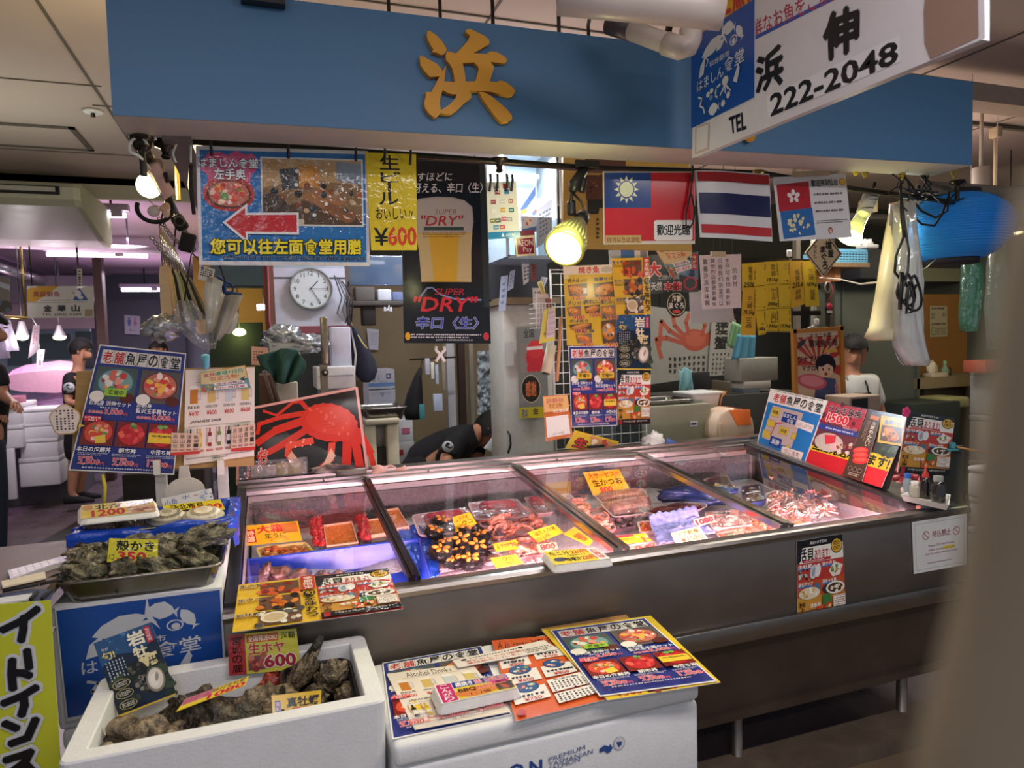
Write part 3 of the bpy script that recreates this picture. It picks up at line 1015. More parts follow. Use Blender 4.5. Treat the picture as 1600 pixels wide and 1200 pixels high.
def D_flyer(S):
 """orange and green Kaohsiung plus Sendai campaign flyer"""
 S.r(0,0,1,1,'c88a3c')
 S.poly([(.02,.03),(.98,.03),(.98,.6),(.5,.72),(.02,.6)],'d8c890')
 S.t('直飛!',.08,.10,.33,.28,'c05070',.03)
 S.t('高雄+仙台',.34,.08,.93,.28,'3f8a58',.04,oc='f6f0dc')
 S.t('限定活動!',.2,.31,.82,.52,'c87830',.04,oc='f6f0dc')
 S.poly([(.0,.6),(.5,.75),(1,.55),(1,1),(0,1)],'6f9a96')
 S.r(.28,.62,.9,.76,'ece4dc')
 S.t('指定消費店',.32,.64,.86,.74,'7c3a54',.02)
 S.r(.26,.80,.94,.96,'f0ece4')
 S.t('可使用店家',.30,.82,.90,.95,'b03c58',.03)
 S.blobs(.0,.7,.25,1,12,['b85c3c','8c6a3c','d8a848'],(.12,.25),5,False)
 S.poly([(.80,.58),(.95,.46),(.9,.56),(1,.6),(.88,.66)],'3a5a5c')
 return S
def D_drinks(S):
 """cream drinks menu: mugs above, sake bottles below"""
 S.r(0,0,1,1,'ece0d2')
 S.t('Alcohol Drinks',.20,.03,.72,.12,'383430',.0)
 S.line([(.14,.135),(.80,.135)],.004,'5a5450')
 for k,(u,s,c)in enumerate([(.13,'BEER','c87c28'),(.38,'LEMON SOUR','d8b868'),(.63,'CHUHAI SOUR','c8d0d0'),(.87,'HIGHBALL','d8c070')]):
  S.r(u-.06,.19,u+.05,.36,c)
  S.r(u-.06,.17,u+.05,.21,'f6f0e6')
  S.frame(u+.05,.23,u+.085,.32,.012,'c8c4bc')
  S.t(s,u-.085,.385,u+.085,.415,'302c28',.0)
  S.t('¥600',u-.07,.44,u+.07,.49,'c83838',.02)
 S.t('JAPANESE SAKE',.08,.54,.52,.575,'302c28',.01)
 S.line([(.06,.605),(.94,.605)],.004,'6a6460')
 for k in range(7):
  u=.09+.135*k
  c=['1c2420','d8b030','9c2c24','7c8c3c','2a221c','1f2a24','3a2a1c'][k]
  S.r(u-.025,.68,u+.025,.83,c)
  S.r(u-.010,.63,u+.010,.69,c)
  S.r(u-.024,.72,u+.024,.79,['e8e0d0','f0dc60','e8d8c8','e4e4d0','e8e0d4','f0c830','e8e0d4'][k])
  S.fine(u-.055,.63,u-.03,.82,1,'b87070',.7,vert=True)
  S.t('¥600',u-.05,.855,u+.05,.885,'c83838',.01)
 S.line([(.03,.94),(.97,.94)],.006,'7a5a4c')
 S.fine(.4,.95,.62,.97,1,'605850')
 return S
def D_price(S,name,price,base='ecd23a',pc='c8282c'):
 S.r(0,0,1,1,base)
 S.t(name,.08,.08,.92,.46,'181612',.03)
 S.t(price,.22,.50,.82,.92,pc,.05)
 return S
def D_qr(S):
 S.r(0,0,1,1,'c86a28')
 S.r(.02,.02,.98,.36,'d8b070')
 S.t('直飛! 高雄+仙台',.12,.06,.80,.17,'b84858',.02)
 S.t('限定活動!',.2,.18,.75,.29,'b86a28',.03)
 S.r(0,.36,1,.42,'b85c28')
 S.t('可使用店家',.35,.325,.95,.40,'f6ece0',.02)
 S.r(.06,.47,.92,.92,'ece8e2')
 S.t('はましん食堂',.28,.84,.70,.89,'24201c',.0)
 return S
# rails under the header
RY=2.12
t=thing('sign_rail','long dark metal rail under the header that carries the hanging signs','rail',(-.24,RY,2.1))
RAIL=t
za,zb_=at(258,217,Y=RY),at(1490,318,Y=RY)
pts=[at(258,217,Y=RY),at(700,247,Y=RY),at(905,262,Y=RY),at(1190,271,Y=RY),at(1330,295,Y=RY),at(1490,316,Y=RY)]
make('rail_bar',MB().tube(pts,.011,10),DARKM,t)
make('rail_knob',MB().ball(pts[0],.022,14,10),DARKM,t)
for px,py in((256,188),(779,222),(1181,245),(1496,268)):
 p=at(px,py,Y=RY)
 q=min(pts,key=lambda a:abs(a.x-p.x))
 zt2=zb(p.x)-.002
 k=p.x
 zz=None
 for a,b in zip(pts,pts[1:]):
  if a.x-.02<=k<=b.x+.02:
   zz=a.z+(b.z-a.z)*(k-a.x)/(b.x-a.x)
 zz=zz or q.z
 yy=RY-.06
 make('rail_post',MB().lathe([(.030,0),(.028,-.010),(.012,-.016),(.009,-.03),(.013,-.036),(.009,-.042),(.009,zz-zt2+.004)],16,(k,RY,zt2)),DARKM if px!=1181 else BRASS,t)
t=thing('side_rail_bar','dark rail running back from the left end of the header, holding pouches and tools','rail',(-.29,2.1,2.0))
p0,p1=at(222,224,Y=2.07),at(302,390,X=at(222,224,Y=2.07).x)
make('rail_bar',MB().tube([p0,p1],.012,10),DARKM,t)
make('rail_knob',MB().ball(p0,.024,14,10),DARKM,t)
make('rail_post',MB().lathe([(.030,0),(.028,-.010),(.012,-.016),(.009,-.03),(.013,-.036),(.009,-.042),(.009,-.10)],16,(p0.x,p0.y,zb(p0.x)-.003)),DARKM,t)
q=at(279,313,X=p0.x)
make('rail_post',MB().lathe([(.030,.42),(.03,.41),(.010,.40),(.010,0)],16,(q.x,q.y,q.z)),BRASS,t)
# signs hanging on the rail
def clips(S_obj,px,Y,name='clip'):
 for x,y in px:
  p=at(x,y,Y=Y)
  make(name,MB().tube([p+V((0,-.016,.02)),p+V((0,-.018,0)),p+V((0,-.004,-.03))],.004,6),BLACKP,S_obj)
Yh=2.10
S=Sheet(quad([(306,228),(575,236),(578,416),(311,414)],Y=Yh),'d8d4d8',.004,seed=3)
S.r(.02,.03,.98,.965,'2f74b8')
S.poly([(.03,.12),(.07,.05),(.13,.045),(.17,.07),(.22,.03),(.27,.06),(.31,.05),(.345,.11),(.33,.19),(.30,.23),(.29,.31),(.06,.31),(.06,.24),(.02,.19)],'d85a84')
S.e(.175,.395,.145,.15,'b83c34')
S.dish(.175,.40,.125,.12,'deluxe',8)
S.t('はましん食堂',.01,.095,.34,.175,'f4f2f4',.03,oc='20304c',ow=.05)
S.t('左手奥',.095,.185,.27,.275,'f4f2f4',.03,oc='20304c',ow=.05)
S.r(.355,.075,.965,.66,'d8d8dc')
S.r(.365,.09,.955,.645,'8a6c4c')
S.poly([(.365,.09),(.955,.09),(.955,.30),(.60,.26),(.365,.34)],'b89468')
S.poly([(.365,.55),(.60,.44),(.955,.60),(.955,.645),(.365,.645)],'5c4634')
S.poly([(.46,.18),(.57,.16),(.59,.33),(.48,.36)],'4a4a4c')
S.r(.575,.14,.69,.33,'c8863c')
S.r(.60,.17,.665,.30,'d89848')
S.poly([(.80,.10),(.955,.12),(.955,.30),(.80,.26)],'8490a0')
S.poly([(.58,.40),(.70,.33),(.88,.44),(.74,.53)],'a8744c')
S.poly([(.74,.45),(.90,.52),(.955,.60),(.86,.63),(.72,.53)],'8c5c3c')
S.blobs(.40,.30,.95,.64,30,['342c28','5c4434','8c5030','3c4448','c8a888','24262a','a85c38','cbbfae'],(.05,.11),9,False)
S.blobs(.38,.12,.95,.62,26,['e4e4e8','c4ccd4','f0f0f2'],(.012,.04),19,False,.3)
S.poly([(.365,.40),(.365,.64),(.40,.645),(.52,.60),(.50,.46),(.43,.38)],'4c3c34')
S.poly([(.135,.64),(.275,.475),(.275,.555),(.57,.545),(.57,.735),(.275,.735),(.275,.82)],'e8e2e6')
S.poly([(.155,.642),(.262,.515),(.262,.575),(.558,.565),(.558,.715),(.262,.715),(.262,.775)],'c43036')
S.t('您可以往左面食堂用膳',.065,.775,.945,.905,'f2dc30',.045,oc='15151c',ow=.05,rise=-.01)
S.t('call you for your receipt number after payment',.13,.91,.97,.962,'101018',.03,oc='b4c8e0',ow=.012)
o=S.done('direction_sign',CRINK,'blue laminated dining room sign with red arrow hanging under the header','sign')
clips(o,[(330,226),(450,231),(555,236)],Yh)
make('ring',MB().tube([at(273+3*sin(k),212+k*6,Y=Yh-.01)for k in range(8)],.003,5).tube([at(298,212+k*6,Y=Yh-.01)for k in range(8)],.003,5),WHITEP,o)
S=Sheet(quad([(571,238),(650,241),(652,391),(580,391)],Y=Yh-.004),'e0c428',.002,seed=4)
S.r(0,0,1,1,'e2c62c')
S.t('生',.27,.02,.66,.17,'1c1a16',.02)
S.t('ビ',.27,.19,.68,.30,'1c1a16',.02)
S.line([(.44,.31),(.44,.46)],.06,'1c1a16')
S.t('ル',.22,.40,.62,.53,'1c1a16',.02)
S.t('おいしい〃',.14,.56,.92,.68,'1c1a16',.005)
S.line([(0,.69),(1,.685)],.006,'c8b02c')
S.t('¥',.08,.77,.38,.95,'1c1a16',.02)
S.t('600',.38,.76,.98,.95,'d84828',.04)
o=S.done('beer_price_sign',CRINK,'yellow handwritten draft beer sign priced 600 beside the blue direction sign','sign')
clips(o,[(600,240),(640,242)],Yh-.01)
Yb=2.95
S=Sheet(quad([(650,250),(757,247),(767,537),(631,536)],Y=Yb),'1a1a1e',.003,seed=5)
S.q[0]=at(624,247,Y=Yb)
S=Sheet([at(626,248,Y=Yb),at(757,247,Y=Yb),at(767,537,Y=Yb),at(631,536,Y=Yb)],'1a1a1e',.003,seed=5)
S.r(0,0,1,1,'18191d')
S.r(.93,0,1,.8,'2c3836')
S.t('やすほどに',.08,.075,.60,.12,'e8e6e8',.015,.15)
S.t('冴える、辛口〈生〉',.13,.13,.97,.185,'e8e6e8',.02,.15)
g=[(.13,.24),(.20,.215),(.40,.205),(.60,.208),(.74,.225),(.83,.26),(.84,.34),(.80,.44),(.79,.665),(.21,.665),(.19,.45),(.15,.36)]
S.poly(g,'b8b4ac')
S.poly([(.155,.40),(.82,.40),(.80,.50),(.79,.665),(.21,.665),(.19,.50)],'d0a83c')
S.poly([(.30,.41),(.66,.41),(.62,.66),(.36,.66)],'e2b838')
S.poly([(.155,.40),(.30,.41),(.36,.66),(.21,.665),(.19,.50)],'d6c48c')
S.poly([(.66,.41),(.82,.40),(.80,.50),(.79,.665),(.62,.66)],'d6c48c')
S.poly([(.15,.25),(.20,.225),(.40,.215),(.60,.218),(.74,.235),(.815,.27),(.82,.40),(.155,.40)],'c4c0b8')
S.t('SUPER',.38,.272,.64,.30,'8c6a50',.0,.2)
S.t('"DRY"',.22,.305,.72,.36,'b0343a',.02,.2)
S.r(.25,.368,.72,.385,'3c5448')
S.fine(.24,.39,.74,.425,3,'8c6a3c')
S.line([(.18,.755),(.27,.70),(.33,.695),(.43,.735),(.60,.758),(.90,.762)],.018,'8ca0c8')
S.t('SUPER',.36,.70,.70,.735,'c03038',.01,.2)
S.t('"DRY"',.12,.745,.86,.825,'d83038',.03,.2)
S.t('辛口〈生〉',.14,.855,.86,.92,'3c50b0',.03,.12,oc='c8ccd8',ow=.025)
S.e(.045,.962,.03,.022,'d8a82c')
S.fine(.08,.945,.9,.975,2,'c8c8cc')
S.fine(.36,.975,.92,.988,1,'c8c8cc')
S.e(.945,.96,.035,.022,'b83840')
o=S.done('beer_poster',LAMI,'tall black beer poster with a foaming glass hanging behind the yellow sign','poster')
hang(o,S)
S=Sheet(quad([(760,285),(806,283),(813,371),(763,374)],Y=Yh),'e2ded8',.002,seed=6)
S.r(0,0,1,1,'dedad4')
S.t('VISA',.25,.07,.43,.12,'2c3c7c',.02,.2)
S.r(.55,.04,.74,.12,'8c3c28')
S.e(.60,.08,.05,.03,'d83828')
S.e(.68,.08,.05,.03,'e8a030')
S.r(.26,.15,.44,.22,'8c3c3c')
S.t('JCB',.28,.165,.42,.205,'f0ece8',.02)
S.r(.58,.14,.74,.22,'3c7cb0')
for u,v,c in[(.12,.31,'9c4448'),(.42,.31,'c8c8c4'),(.70,.31,'b87868'),(.13,.47,'e8e4e0'),(.42,.46,'d0a83c'),(.70,.47,'4c7c6c'),(.08,.64,'8c8c4c'),(.25,.64,'5c6c5c'),(.44,.62,'c86c78'),(.62,.63,'a8a8a8'),(.18,.76,'5c9cb8'),(.38,.76,'c86c68')]:
 S.r(u,v,u+.16,v+.075,c)
 S.fine(u+.02,v+.02,u+.14,v+.055,1,'f4f0ec')
S.r(0,.88,1,1,'2f84b8')
S.t('AUPAY',.55,.915,.85,.965,'e8f0f4',.01)
S.poly([(.40,.97),(.45,.90),(.50,.97)],'e8f0f4')
o=S.done('payment_sheet',LAMI,'white card payment logo sheet hanging from the rail right of the beer poster','sign')
clips(o,[(764,284),(775,284),(790,284),(798,284)],Yh,'hook')
S=Sheet(quad([(803,362),(835,359),(838,399),(806,401)],Y=Yh+.05),'6c2034',.002,seed=7)
S.r(0,0,1,.18,'7c2838')
S.r(.02,.2,.98,1,'dcc8a8')
S.r(.10,.30,.90,.92,'8c1c3c')
S.t('AEON',.15,.36,.86,.60,'ecdcdc',.0)
S.t('Pay',.38,.64,.80,.90,'ecdcdc',.0)
S.done('pay_sticker',LAMI,'small maroon pay sticker under the card payment sheet','sign')
S=Sheet(quad([(942,268),(1086,268),(1086,381),(943,382)],Y=Yh-.002),'d8d0c0',.002,seed=8)
S.r(.012,.015,.995,.955,'c8242c')
S.r(.015,.015,.51,.50,'22448c')
pts=[]
for i in range(24):
 r_=.17 if i%2==0 else .105
 a=pi*i/12
 pts.append((.245+r_*sin(a)*.78,.245-r_*cos(a)*S.w/S.h*.78))
S.poly(pts,'e8ecc0')
S.e(.245,.245,.085,.085*S.w/S.h,'22448c')
S.e(.245,.245,.073,.073*S.w/S.h,'e8ecc0')
S.poly([(.54,.69),(.56,.67),(.95,.67),(.97,.69),(.97,.93),(.95,.95),(.56,.95),(.54,.93)],'e6e2dc')
S.t('歡迎光臨',.57,.73,.94,.88,'15151a',.035)
S.r(.02,.875,.40,.985,'c8a868')
S.t('你可以在这里吃',.035,.90,.385,.97,'7c3038',.005)
o=S.done('taiwan_flag',LAMI,'red flag print with blue canton and white sun hung from the rail','flag')
clips(o,[(1078,270)],Yh-.005)
S=Sheet(quad([(1086,266),(1204,271),(1209,377),(1094,371)],Y=Yh-.006),'e2e0e2',.002,seed=9,bend=lambda u,v:.008*sin(u*5))
S.r(.0,0,1,1,'dedcde')
S.r(.02,.02,.99,.16,'b8282c')
S.r(.02,.33,.99,.64,'262a54')
S.r(.02,.80,.99,.93,'c02c30')
o=S.done('thai_flag',LAMI,'flag print of red, white and dark blue stripes beside the red flag','flag')
m=MB()
lp=[at(1083,270,Y=Yh-.012),at(1079,300,Y=Yh-.015),at(1072,335,Y=Yh-.015),at(1072,352,Y=Yh-.015),at(1078,357,Y=Yh-.015),at(1084,345,Y=Yh-.018),at(1085,325,Y=Yh-.02),at(1080,303,Y=Yh-.02)]
m.tube(lp,.006,6,'241f2c',flat=.4)
tag(make('strap_loop',m,MATTE),'dark strap loop hanging between the red flag and the striped flag','strap')
S=Sheet(quad([(1208,277),(1321,271),(1331,371),(1219,377)],Y=Yh-.006),'dedbdc',.002,seed=10)
S.r(0,0,1,1,'dcd9da')
S.poly([(.03,.12),(.47,.09),(.47,.50),(.03,.54)],'b02a34')
for i in range(5):
 a=2*pi*i/5
 S.e(.245+.055*sin(a),.31-.062*cos(a),.026,.05,'ecdcdc',10,a)
S.poly([(.04,.54),(.48,.50),(.49,.93),(.05,.97)],'2c68ac')
S.blobs(.09,.58,.44,.92,26,['dcd4a4','e4dcb4'],(.05,.12),3)
S.t('歡迎來到仙台',.50,.07,.87,.18,'28262a',.03)
pts=[]
for i in range(24):
 r_=.06 if i%2==0 else .042
 pts.append((.94+r_*cos(i*pi/12),.125+r_*sin(i*pi/12)*1.12))
S.poly(pts,'d08c30')
S.e(.94,.125,.035,.04,'e0b040')
for v in(.27,.40,.53,.70):
 S.fine(.52,v,.96,v+.06,2 if v>.6 else 1,'6c686c')
S.e(.70,.87,.028,.05,'a85048')
S.e(.70,.88,.018,.033,'e0b498')
o=S.done('hong_kong_notice',LAMI,'white welcome notice with a red flower square and blue map','sign')
make('tape',MB().add([at(1238,268,Y=Yh-.012),at(1296,266,Y=Yh-.012),at(1297,274,Y=Yh-.012),at(1239,277,Y=Yh-.012)],[(0,1,2,3)],'bfa888').box(at(1268,271,Y=Yh-.008),(.1,.004,.012),'bfa888'),MATTE,o)
# white telephone sign hanging across the aisle
XS=1.25
def qs(px,dx=0.0):
 return[at(x,y,X=XS-dx)for x,y in px]
zbot=at(1085,246,X=XS)
zr=at(1534,62,X=XS)
q=[at(1085,-62,X=XS),at(1534,-330,X=XS),at(1534,62,X=XS),at(1085,246,X=XS)]
S=Sheet(q,'c9c6cc',.02,step=.00012,seed=11)
def su(x,y):
 """photo pixel to sign (u, v)"""
 p=at(x,y,X=XS)
 u=(p.y-q[0].y)/(q[1].y-q[0].y)
 zt3=q[0].z+(q[1].z-q[0].z)*u
 zb3=q[3].z+(q[2].z-q[3].z)*u
 return(u,(p.z-zt3)/(zb3-zt3))
def sp(pts,col):
 S.poly([su(*p)for p in pts],col)
def sbox(txt,px,col,b=.012):
 """lettering into a four-point pixel box TL TR BR BL"""
 vs,fs,(x0,y0,x1,y1)=glyphs(txt,.008,0)
 A=[su(*p)for p in px]
 z=S.z()
 d=max(0,b-.012)
 for dx,dy in[(d,0),(-d,0),(0,d),(0,-d)]:
  z+=.00002
  out=[]
  for x,y in vs:
   fx,fy=(x+dx-x0)/(x1-x0),1-(y+dy-y0)/(y1-y0)
   a=(A[0][0]+(A[1][0]-A[0][0])*fx,A[0][1]+(A[1][1]-A[0][1])*fx)
   b_=(A[3][0]+(A[2][0]-A[3][0])*fx,A[3][1]+(A[2][1]-A[3][1])*fx)
   out.append(S.P(a[0]+(b_[0]-a[0])*fy,a[1]+(b_[1]-a[1])*fy,z))
  S.mb.add(out,fs,col)
sp([(1085,246),(1534,62),(1534,-100),(1085,10)],'cfccd2')
sp([(1080,-20),(1085,58),(1180,0),(1215,-60)],'d8a418')
sbox('生鮮',[(1104,-12),(1178,-66),(1182,3),(1112,34)],'b8342c',.03)
sbox('魚',[(1186,-70),(1240,-90),(1240,-22),(1190,-2)],'b8342c',.03)
sp([(1180,62),(1300,2),(1420,-58),(1420,-64),(1300,-5),(1180,56)],'2c50a4')
sbox('鮮なお魚をご家庭',[(1176,32),(1318,-38),(1320,-6),(1180,58)],'a83450',.005)
sbox('浜',[(1183,92),(1225,66),(1224,130),(1184,146)],'16161a',.05)
sbox('伸',[(1287,25),(1342,5),(1341,76),(1290,96)],'16161a',.05)
sp([(1203,184),(1406,97),(1404,56),(1200,150)],'d9d8de')
sbox('222-2048',[(1206,148),(1401,63),(1402,98),(1207,181)],'16161a',.035)
sbox('TEL',[(1142,183),(1168,173),(1169,200),(1145,208)],'16161a',.03)
sp([(1452,94),(1443,70),(1442,20),(1448,-40),(1525,-100),(1525,60)],'8c7468')
sp([(1090,196),(1112,190),(1111,232),(1090,240)],'c0a8a4')
sp([(1092,199),(1110,193),(1109,229),(1092,236)],'d4d0d2')
o=S.done('telephone_sign',mat('sign_board',attr=True,rough=.35,var=.03),'large white hanging shop sign with black characters and a telephone number','sign')
A=qs([(1080,62),(1179,-2),(1179,152),(1080,201)],.003)
S2=Sheet(A,'c4cad8',.002,step=.0001,seed=12)
D_logo(S2)
S2.done('logo_panel',LAMI,'blue fish-ring panel on the hanging sign',None,o)
for yy in(1.0,1.6):
 m=MB().tube([(XS+.010,yy,2.849),(XS+.010,yy,q[0].z+(q[1].z-q[0].z)*((yy-q[0].y)/(q[1].y-q[0].y))-.01)],.006,6)
 make('hanger_rod',m,DARKM,o)
# seafood and container builders
def palette_ball(mb,c,r,cols,nu=22,nv=14,nz=.35,nf=3.0,seed=0,rot=None,ridge=0.0,cf=5.0,zmin=None):
 """lumpy body whose faces pick from a palette by noise"""
 k0=len(mb.c)
 v0=len(mb.v)
 mb.ball(c,r,nu,nv,cols[0],0,nz,nf,seed,None,rot)
 c=V(c)
 if ridge:
  for i in range(v0,len(mb.v)):
   d=mb.v[i]-c
   mb.v[i]=c+d*(1+ridge*sin(d.length*260+6*noise.noise(d*30+V((seed,0,0)))))
 if zmin is not None:
  for i in range(v0,len(mb.v)):
   if mb.v[i].z<zmin:
    mb.v[i].z=zmin
 hc=[H(x)for x in cols]
 rmax=max(r)if isinstance(r,(tuple,list))else r
 for i in range(v0,len(mb.v)):
  p=mb.v[i]-c
  t=noise.noise(p*(cf/rmax)*.4+V((seed*3.7,seed,2.0)))*.5+.5
  t+=.22*noise.noise(p*(cf/rmax)*1.8+V((seed,9,seed)))
  x=max(0,min(.999,(t-.2)/.6))*(len(hc)-1)
  k=int(x)
  f=x-k
  mb.vc[i]=tuple(hc[k][j]*(1-f)+hc[min(k+1,len(hc)-1)][j]*f for j in range(4))
def open_box(mb,x0,x1,y0,y1,z0,z1,w,flare=0.0,col=None,floor=None,r=0.0):
 """thick-walled open container, outer size given; flare narrows the base"""
 f=flare
 fl=floor if floor is not None else w
 def ring(a,b,c,d,z,rr):
  pts=[]
  for cx,cy,s in((b-rr,d-rr,0),(a+rr,d-rr,1),(a+rr,c+rr,2),(b-rr,c+rr,3)):
   n=4 if r>0 else 0
   rr=max(rr,.002)if r>0 else 0
   for k in range(n+1):
    an=(s+k/max(1,n))*pi/2
    pts.append(V((cx+rr*cos(an),cy+rr*sin(an),z)))
  return pts
 rings=[ring(x0+f,x1-f,y0+f,y1-f,z0,r),ring(x0,x1,y0,y1,z1-.004,r),ring(x0+.003,x1-.003,y0+.003,y1-.003,z1,r),ring(x0+w-.003,x1-w+.003,y0+w-.003,y1-w+.003,z1,max(0,r-w*.5)),ring(x0+w,x1-w,y0+w,y1-w,z1-.004,max(0,r-w*.5)),ring(x0+f+w,x1-f-w,y0+f+w,y1-f-w,z0+fl,max(0,r-w*.5))]
 mb.loft(rings,True,col,0,False)
def foam_box(label,x0,x1,y0,y1,z0,z1,w=.04,lid=True,group=None,name='foam_box'):
 t=thing(name,label,'box',((x0+x1)/2,(y0+y1)/2,z0),group)
 m=MB()
 if lid:
  zl=z1-min(.055,(z1-z0)*.22)
  m.rbox(((x0+x1)/2,(y0+y1)/2,(z0+zl)/2),(x1-x0,y1-y0,zl-z0),.012,2)
  make('body',m,FOAM,t)
  m=MB().rbox(((x0+x1)/2,(y0+y1)/2,(zl+z1)/2+.0012),(x1-x0+.006,y1-y0+.006,z1-zl-.0024),.014,3)
  make('lid',m,FOAM,t)
 else:
  open_box(m,x0,x1,y0,y1,z0,z1,w,.008,r=.02)
  make('body',m,FOAM,t)
 return t
TRAYM=mat('tray_steel','8f8d88',rough=.26,metal=1.0,var=.12,scale=6)
def steel_tray(label,x0,x1,y0,y1,z0,z1,flare=.02,name='steel_tray',group=None,m_=None,w=.004):
 m=MB()
 open_box(m,x0,x1,y0,y1,z0,z1,w,flare,r=.03)
 t=thing(name,label,'tray',((x0+x1)/2,(y0+y1)/2,z0),group)
 make('pan',m,m_ or TRAYM,t)
 m=MB()
 pts=[]
 r=.03
 for cx,cy,s in((x1-r,y1-r,0),(x0+r,y1-r,1),(x0+r,y0+r,2),(x1-r,y0+r,3)):
  for k in range(4):
   an=(s+k/3)*pi/2
   pts.append(V((cx+(r+.004)*cos(an),cy+(r+.004)*sin(an),z1)))
 m.tube(pts+[pts[0]],.005,6)
 make('rolled_rim',m,m_ or TRAYM,t)
 return t
# front foam boxes
bx0,bx1,by0,by1=-.415,.212,1.495,1.87
foam_box('white foam box hidden under the open oyster box at the front left',bx0+.02,bx1-.01,by0+.01,by1-.01,.0,.235,lid=True)
foam_box('closed white foam box carrying the open oyster box at the front left',bx0+.015,bx1-.005,by0+.01,by1-.01,.235,.47,lid=True)
OB=foam_box('open white foam box of rock oysters and sea squirts at the front left',bx0,bx1,by0,by1,.47,.77,.045,lid=False)
foam_box('lower white foam box sticking out under the menu-covered box',.225,1.03,1.47,1.87,.0,.38)
CB=foam_box('closed white foam box topped with menus, lettered in blue on its front',.222,.995,1.462,1.872,.38,.68)
fy=1.4605
S=Sheet(quad([(770,1168),(985,1125),(985,1178),(770,1215)],Y=fy),'e0e1e3',.0006,seed=2)
def su2(x,y):
 p=at(x,y,Y=fy)
 u=(p.x-S.q[0].x)/(S.q[1].x-S.q[0].x)
 zt3=S.q[0].z+(S.q[1].z-S.q[0].z)*u
 zb3=S.q[3].z+(S.q[2].z-S.q[3].z)*u
 return u,(p.z-zt3)/(zb3-zt3)
S.mb.v,S.mb.f,S.mb.c,S.mb.m,S.mb.s=[],[],[],[],[]
def tx(txt,x0,y0,x1,y1,col,b=.0):
 a,c=su2(x0,y0),su2(x1,y1)
 S.t(txt,a[0],a[1],c[0],c[1],col,b,rise=0)
tx('N',829,1190,848,1207,'2a4a90',.05)
tx('O',796,1196,820,1214,'2a4a90',.05)
for k,s in enumerate(('PREMIUM','TASMANIAN','SALMON')):
 S.t(s,su2(858,1184+8*k)[0],su2(858,1180+8*k)[1]-.02,su2(915+(12 if k==1 else-8 if k==2 else 0),1180)[0],su2(858,1186+8*k)[1],'4a5c8c',.0,rise=-.19)
S.poly([su2(x,y)for x,y in[(937,1170),(945,1164),(952,1166),(954,1162),(958,1168),(955,1174),(950,1177),(945,1173),(938,1176)]],'2f4f94')
S.e(*su2(968,1161),.045,.20,'8c94a8')
S.e(*su2(968,1161),.041,.185,'d8dadd')
S.poly([su2(x,y)for x,y in[(963,1159),(972,1158),(972,1163),(967,1168)]],'2f4f94')
S.done('blue_lettering',PRINT,'small blue printing on the foam box',None,CB)
# menus spread on the closed box
zt4=.6835
def flat(px,z,design,label,name='menu_sheet',seed=1,m_=None,base='f2efec',cat='menu'):
 S=Sheet(quad(px,Z=z),base,.0012,seed=seed)
 design(S)
 return S.done(name,m_ or LAMI,label,cat)
p4=quad([(845,982),(978,960),(992,975),(860,1000)],Z=.690)
m=MB().add([p+V((0,0,d))for d in(0,-.006)for p in p4],[(0,3,2,1),(4,5,6,7),(0,1,5,4),(1,2,6,5),(2,3,7,6),(3,0,4,7)],'a07848')
tag(make('wooden_board',m,mat('light_wood','a67c4a',rough=.6,var=.15,scale=8,stretch=(1,8,8))),'thin wooden board under the menus against the counter','board')
flat([(597,1036),(752,1009),(800,1116),(613,1155)],zt4,D_menu,'blue set menu lying under the drinks list on the closed foam box',seed=21)
flat([(604,1053),(737,1036),(798,1112),(648,1140)],zt4+.007,D_drinks,'cream drinks menu lying on the closed foam box',seed=22)
def D_note(S):
 S.r(0,0,1,1,'efe6de')
 S.e(.10,.25,.03,.12,'24242a')
 S.fine(.16,.15,.8,.32,1,'3c3a40')
 S.e(.70,.22,.025,.1,'24242a')
 S.t('宮城のしゃり(塩飯)',.10,.42,.70,.64,'c0303a',.01)
 S.t('薬味飯のし(しそ)',.10,.68,.62,.90,'c0303a',.01)
 S.fine(.7,.45,.97,.9,3,'5a5658')
flat([(707,1032),(850,1000),(872,1014),(716,1043)],zt4+.014,D_note,'white note strip with red writing tucked between the menus on the foam box',seed=23)
def D_carte(S):
 S.r(0,0,1,1,'d8602c')
 S.t('À la carte',.05,.02,.55,.14,'3a1c10',.0,.3)
 S.t('MENU',.62,.05,.98,.13,'3a1c10',.0)
 for k,(u,v)in enumerate([(.22,.25),(.73,.20),(.25,.47),(.72,.46),(.24,.70)]):
  S.poly([(u-.2,v+.02),(u+.22,v),(u+.22,v+.155),(u-.2,v+.165)],'ece4de')
  S.dish(u,v,.15,.062,'blue' if k!=0 else 'deluxe',40+k)
  S.fine(u-.15,v+.08,u+.17,v+.11,1,'26202a',.9)
  S.t(['¥900','¥1500','¥600','¥800','¥750'][k],u-.08,v+.118,u+.12,v+.155,'c02c38',.02)
 S.poly([(.5,.67),(.97,.64),(.97,.80),(.5,.82)],'ece4de')
 S.poly([(.5,.84),(.97,.82),(.97,.93),(.5,.95)],'ece4de')
 S.t('皿(金目鯛)',.58,.665,.9,.69,'26202a',.02)
 S.fine(.52,.70,.95,.80,9,'26202a',.6,vert=True)
 S.fine(.52,.85,.95,.94,9,'26202a',.6,vert=True)
 S.e(.08,.955,.05,.03,'b83c30')
flat([(768,1001),(862,993),(946,1093),(806,1127)],zt4+.008,D_carte,'orange a la carte menu with blue plates lying on the closed foam box',seed=24)
def D_yel(S):
 S.r(0,0,1,1,'e0c02c')
 S.t('1500',.12,.93,.32,.985,'c02c30',.03)
 S.r(.36,.92,.62,.99,'5c2820')
 S.blobs(.36,.92,.62,.99,10,['8c3c28','b8583c','d8885c'],(.1,.3),5,False)
 S.t('1500',.66,.93,.86,.985,'c02c30',.03)
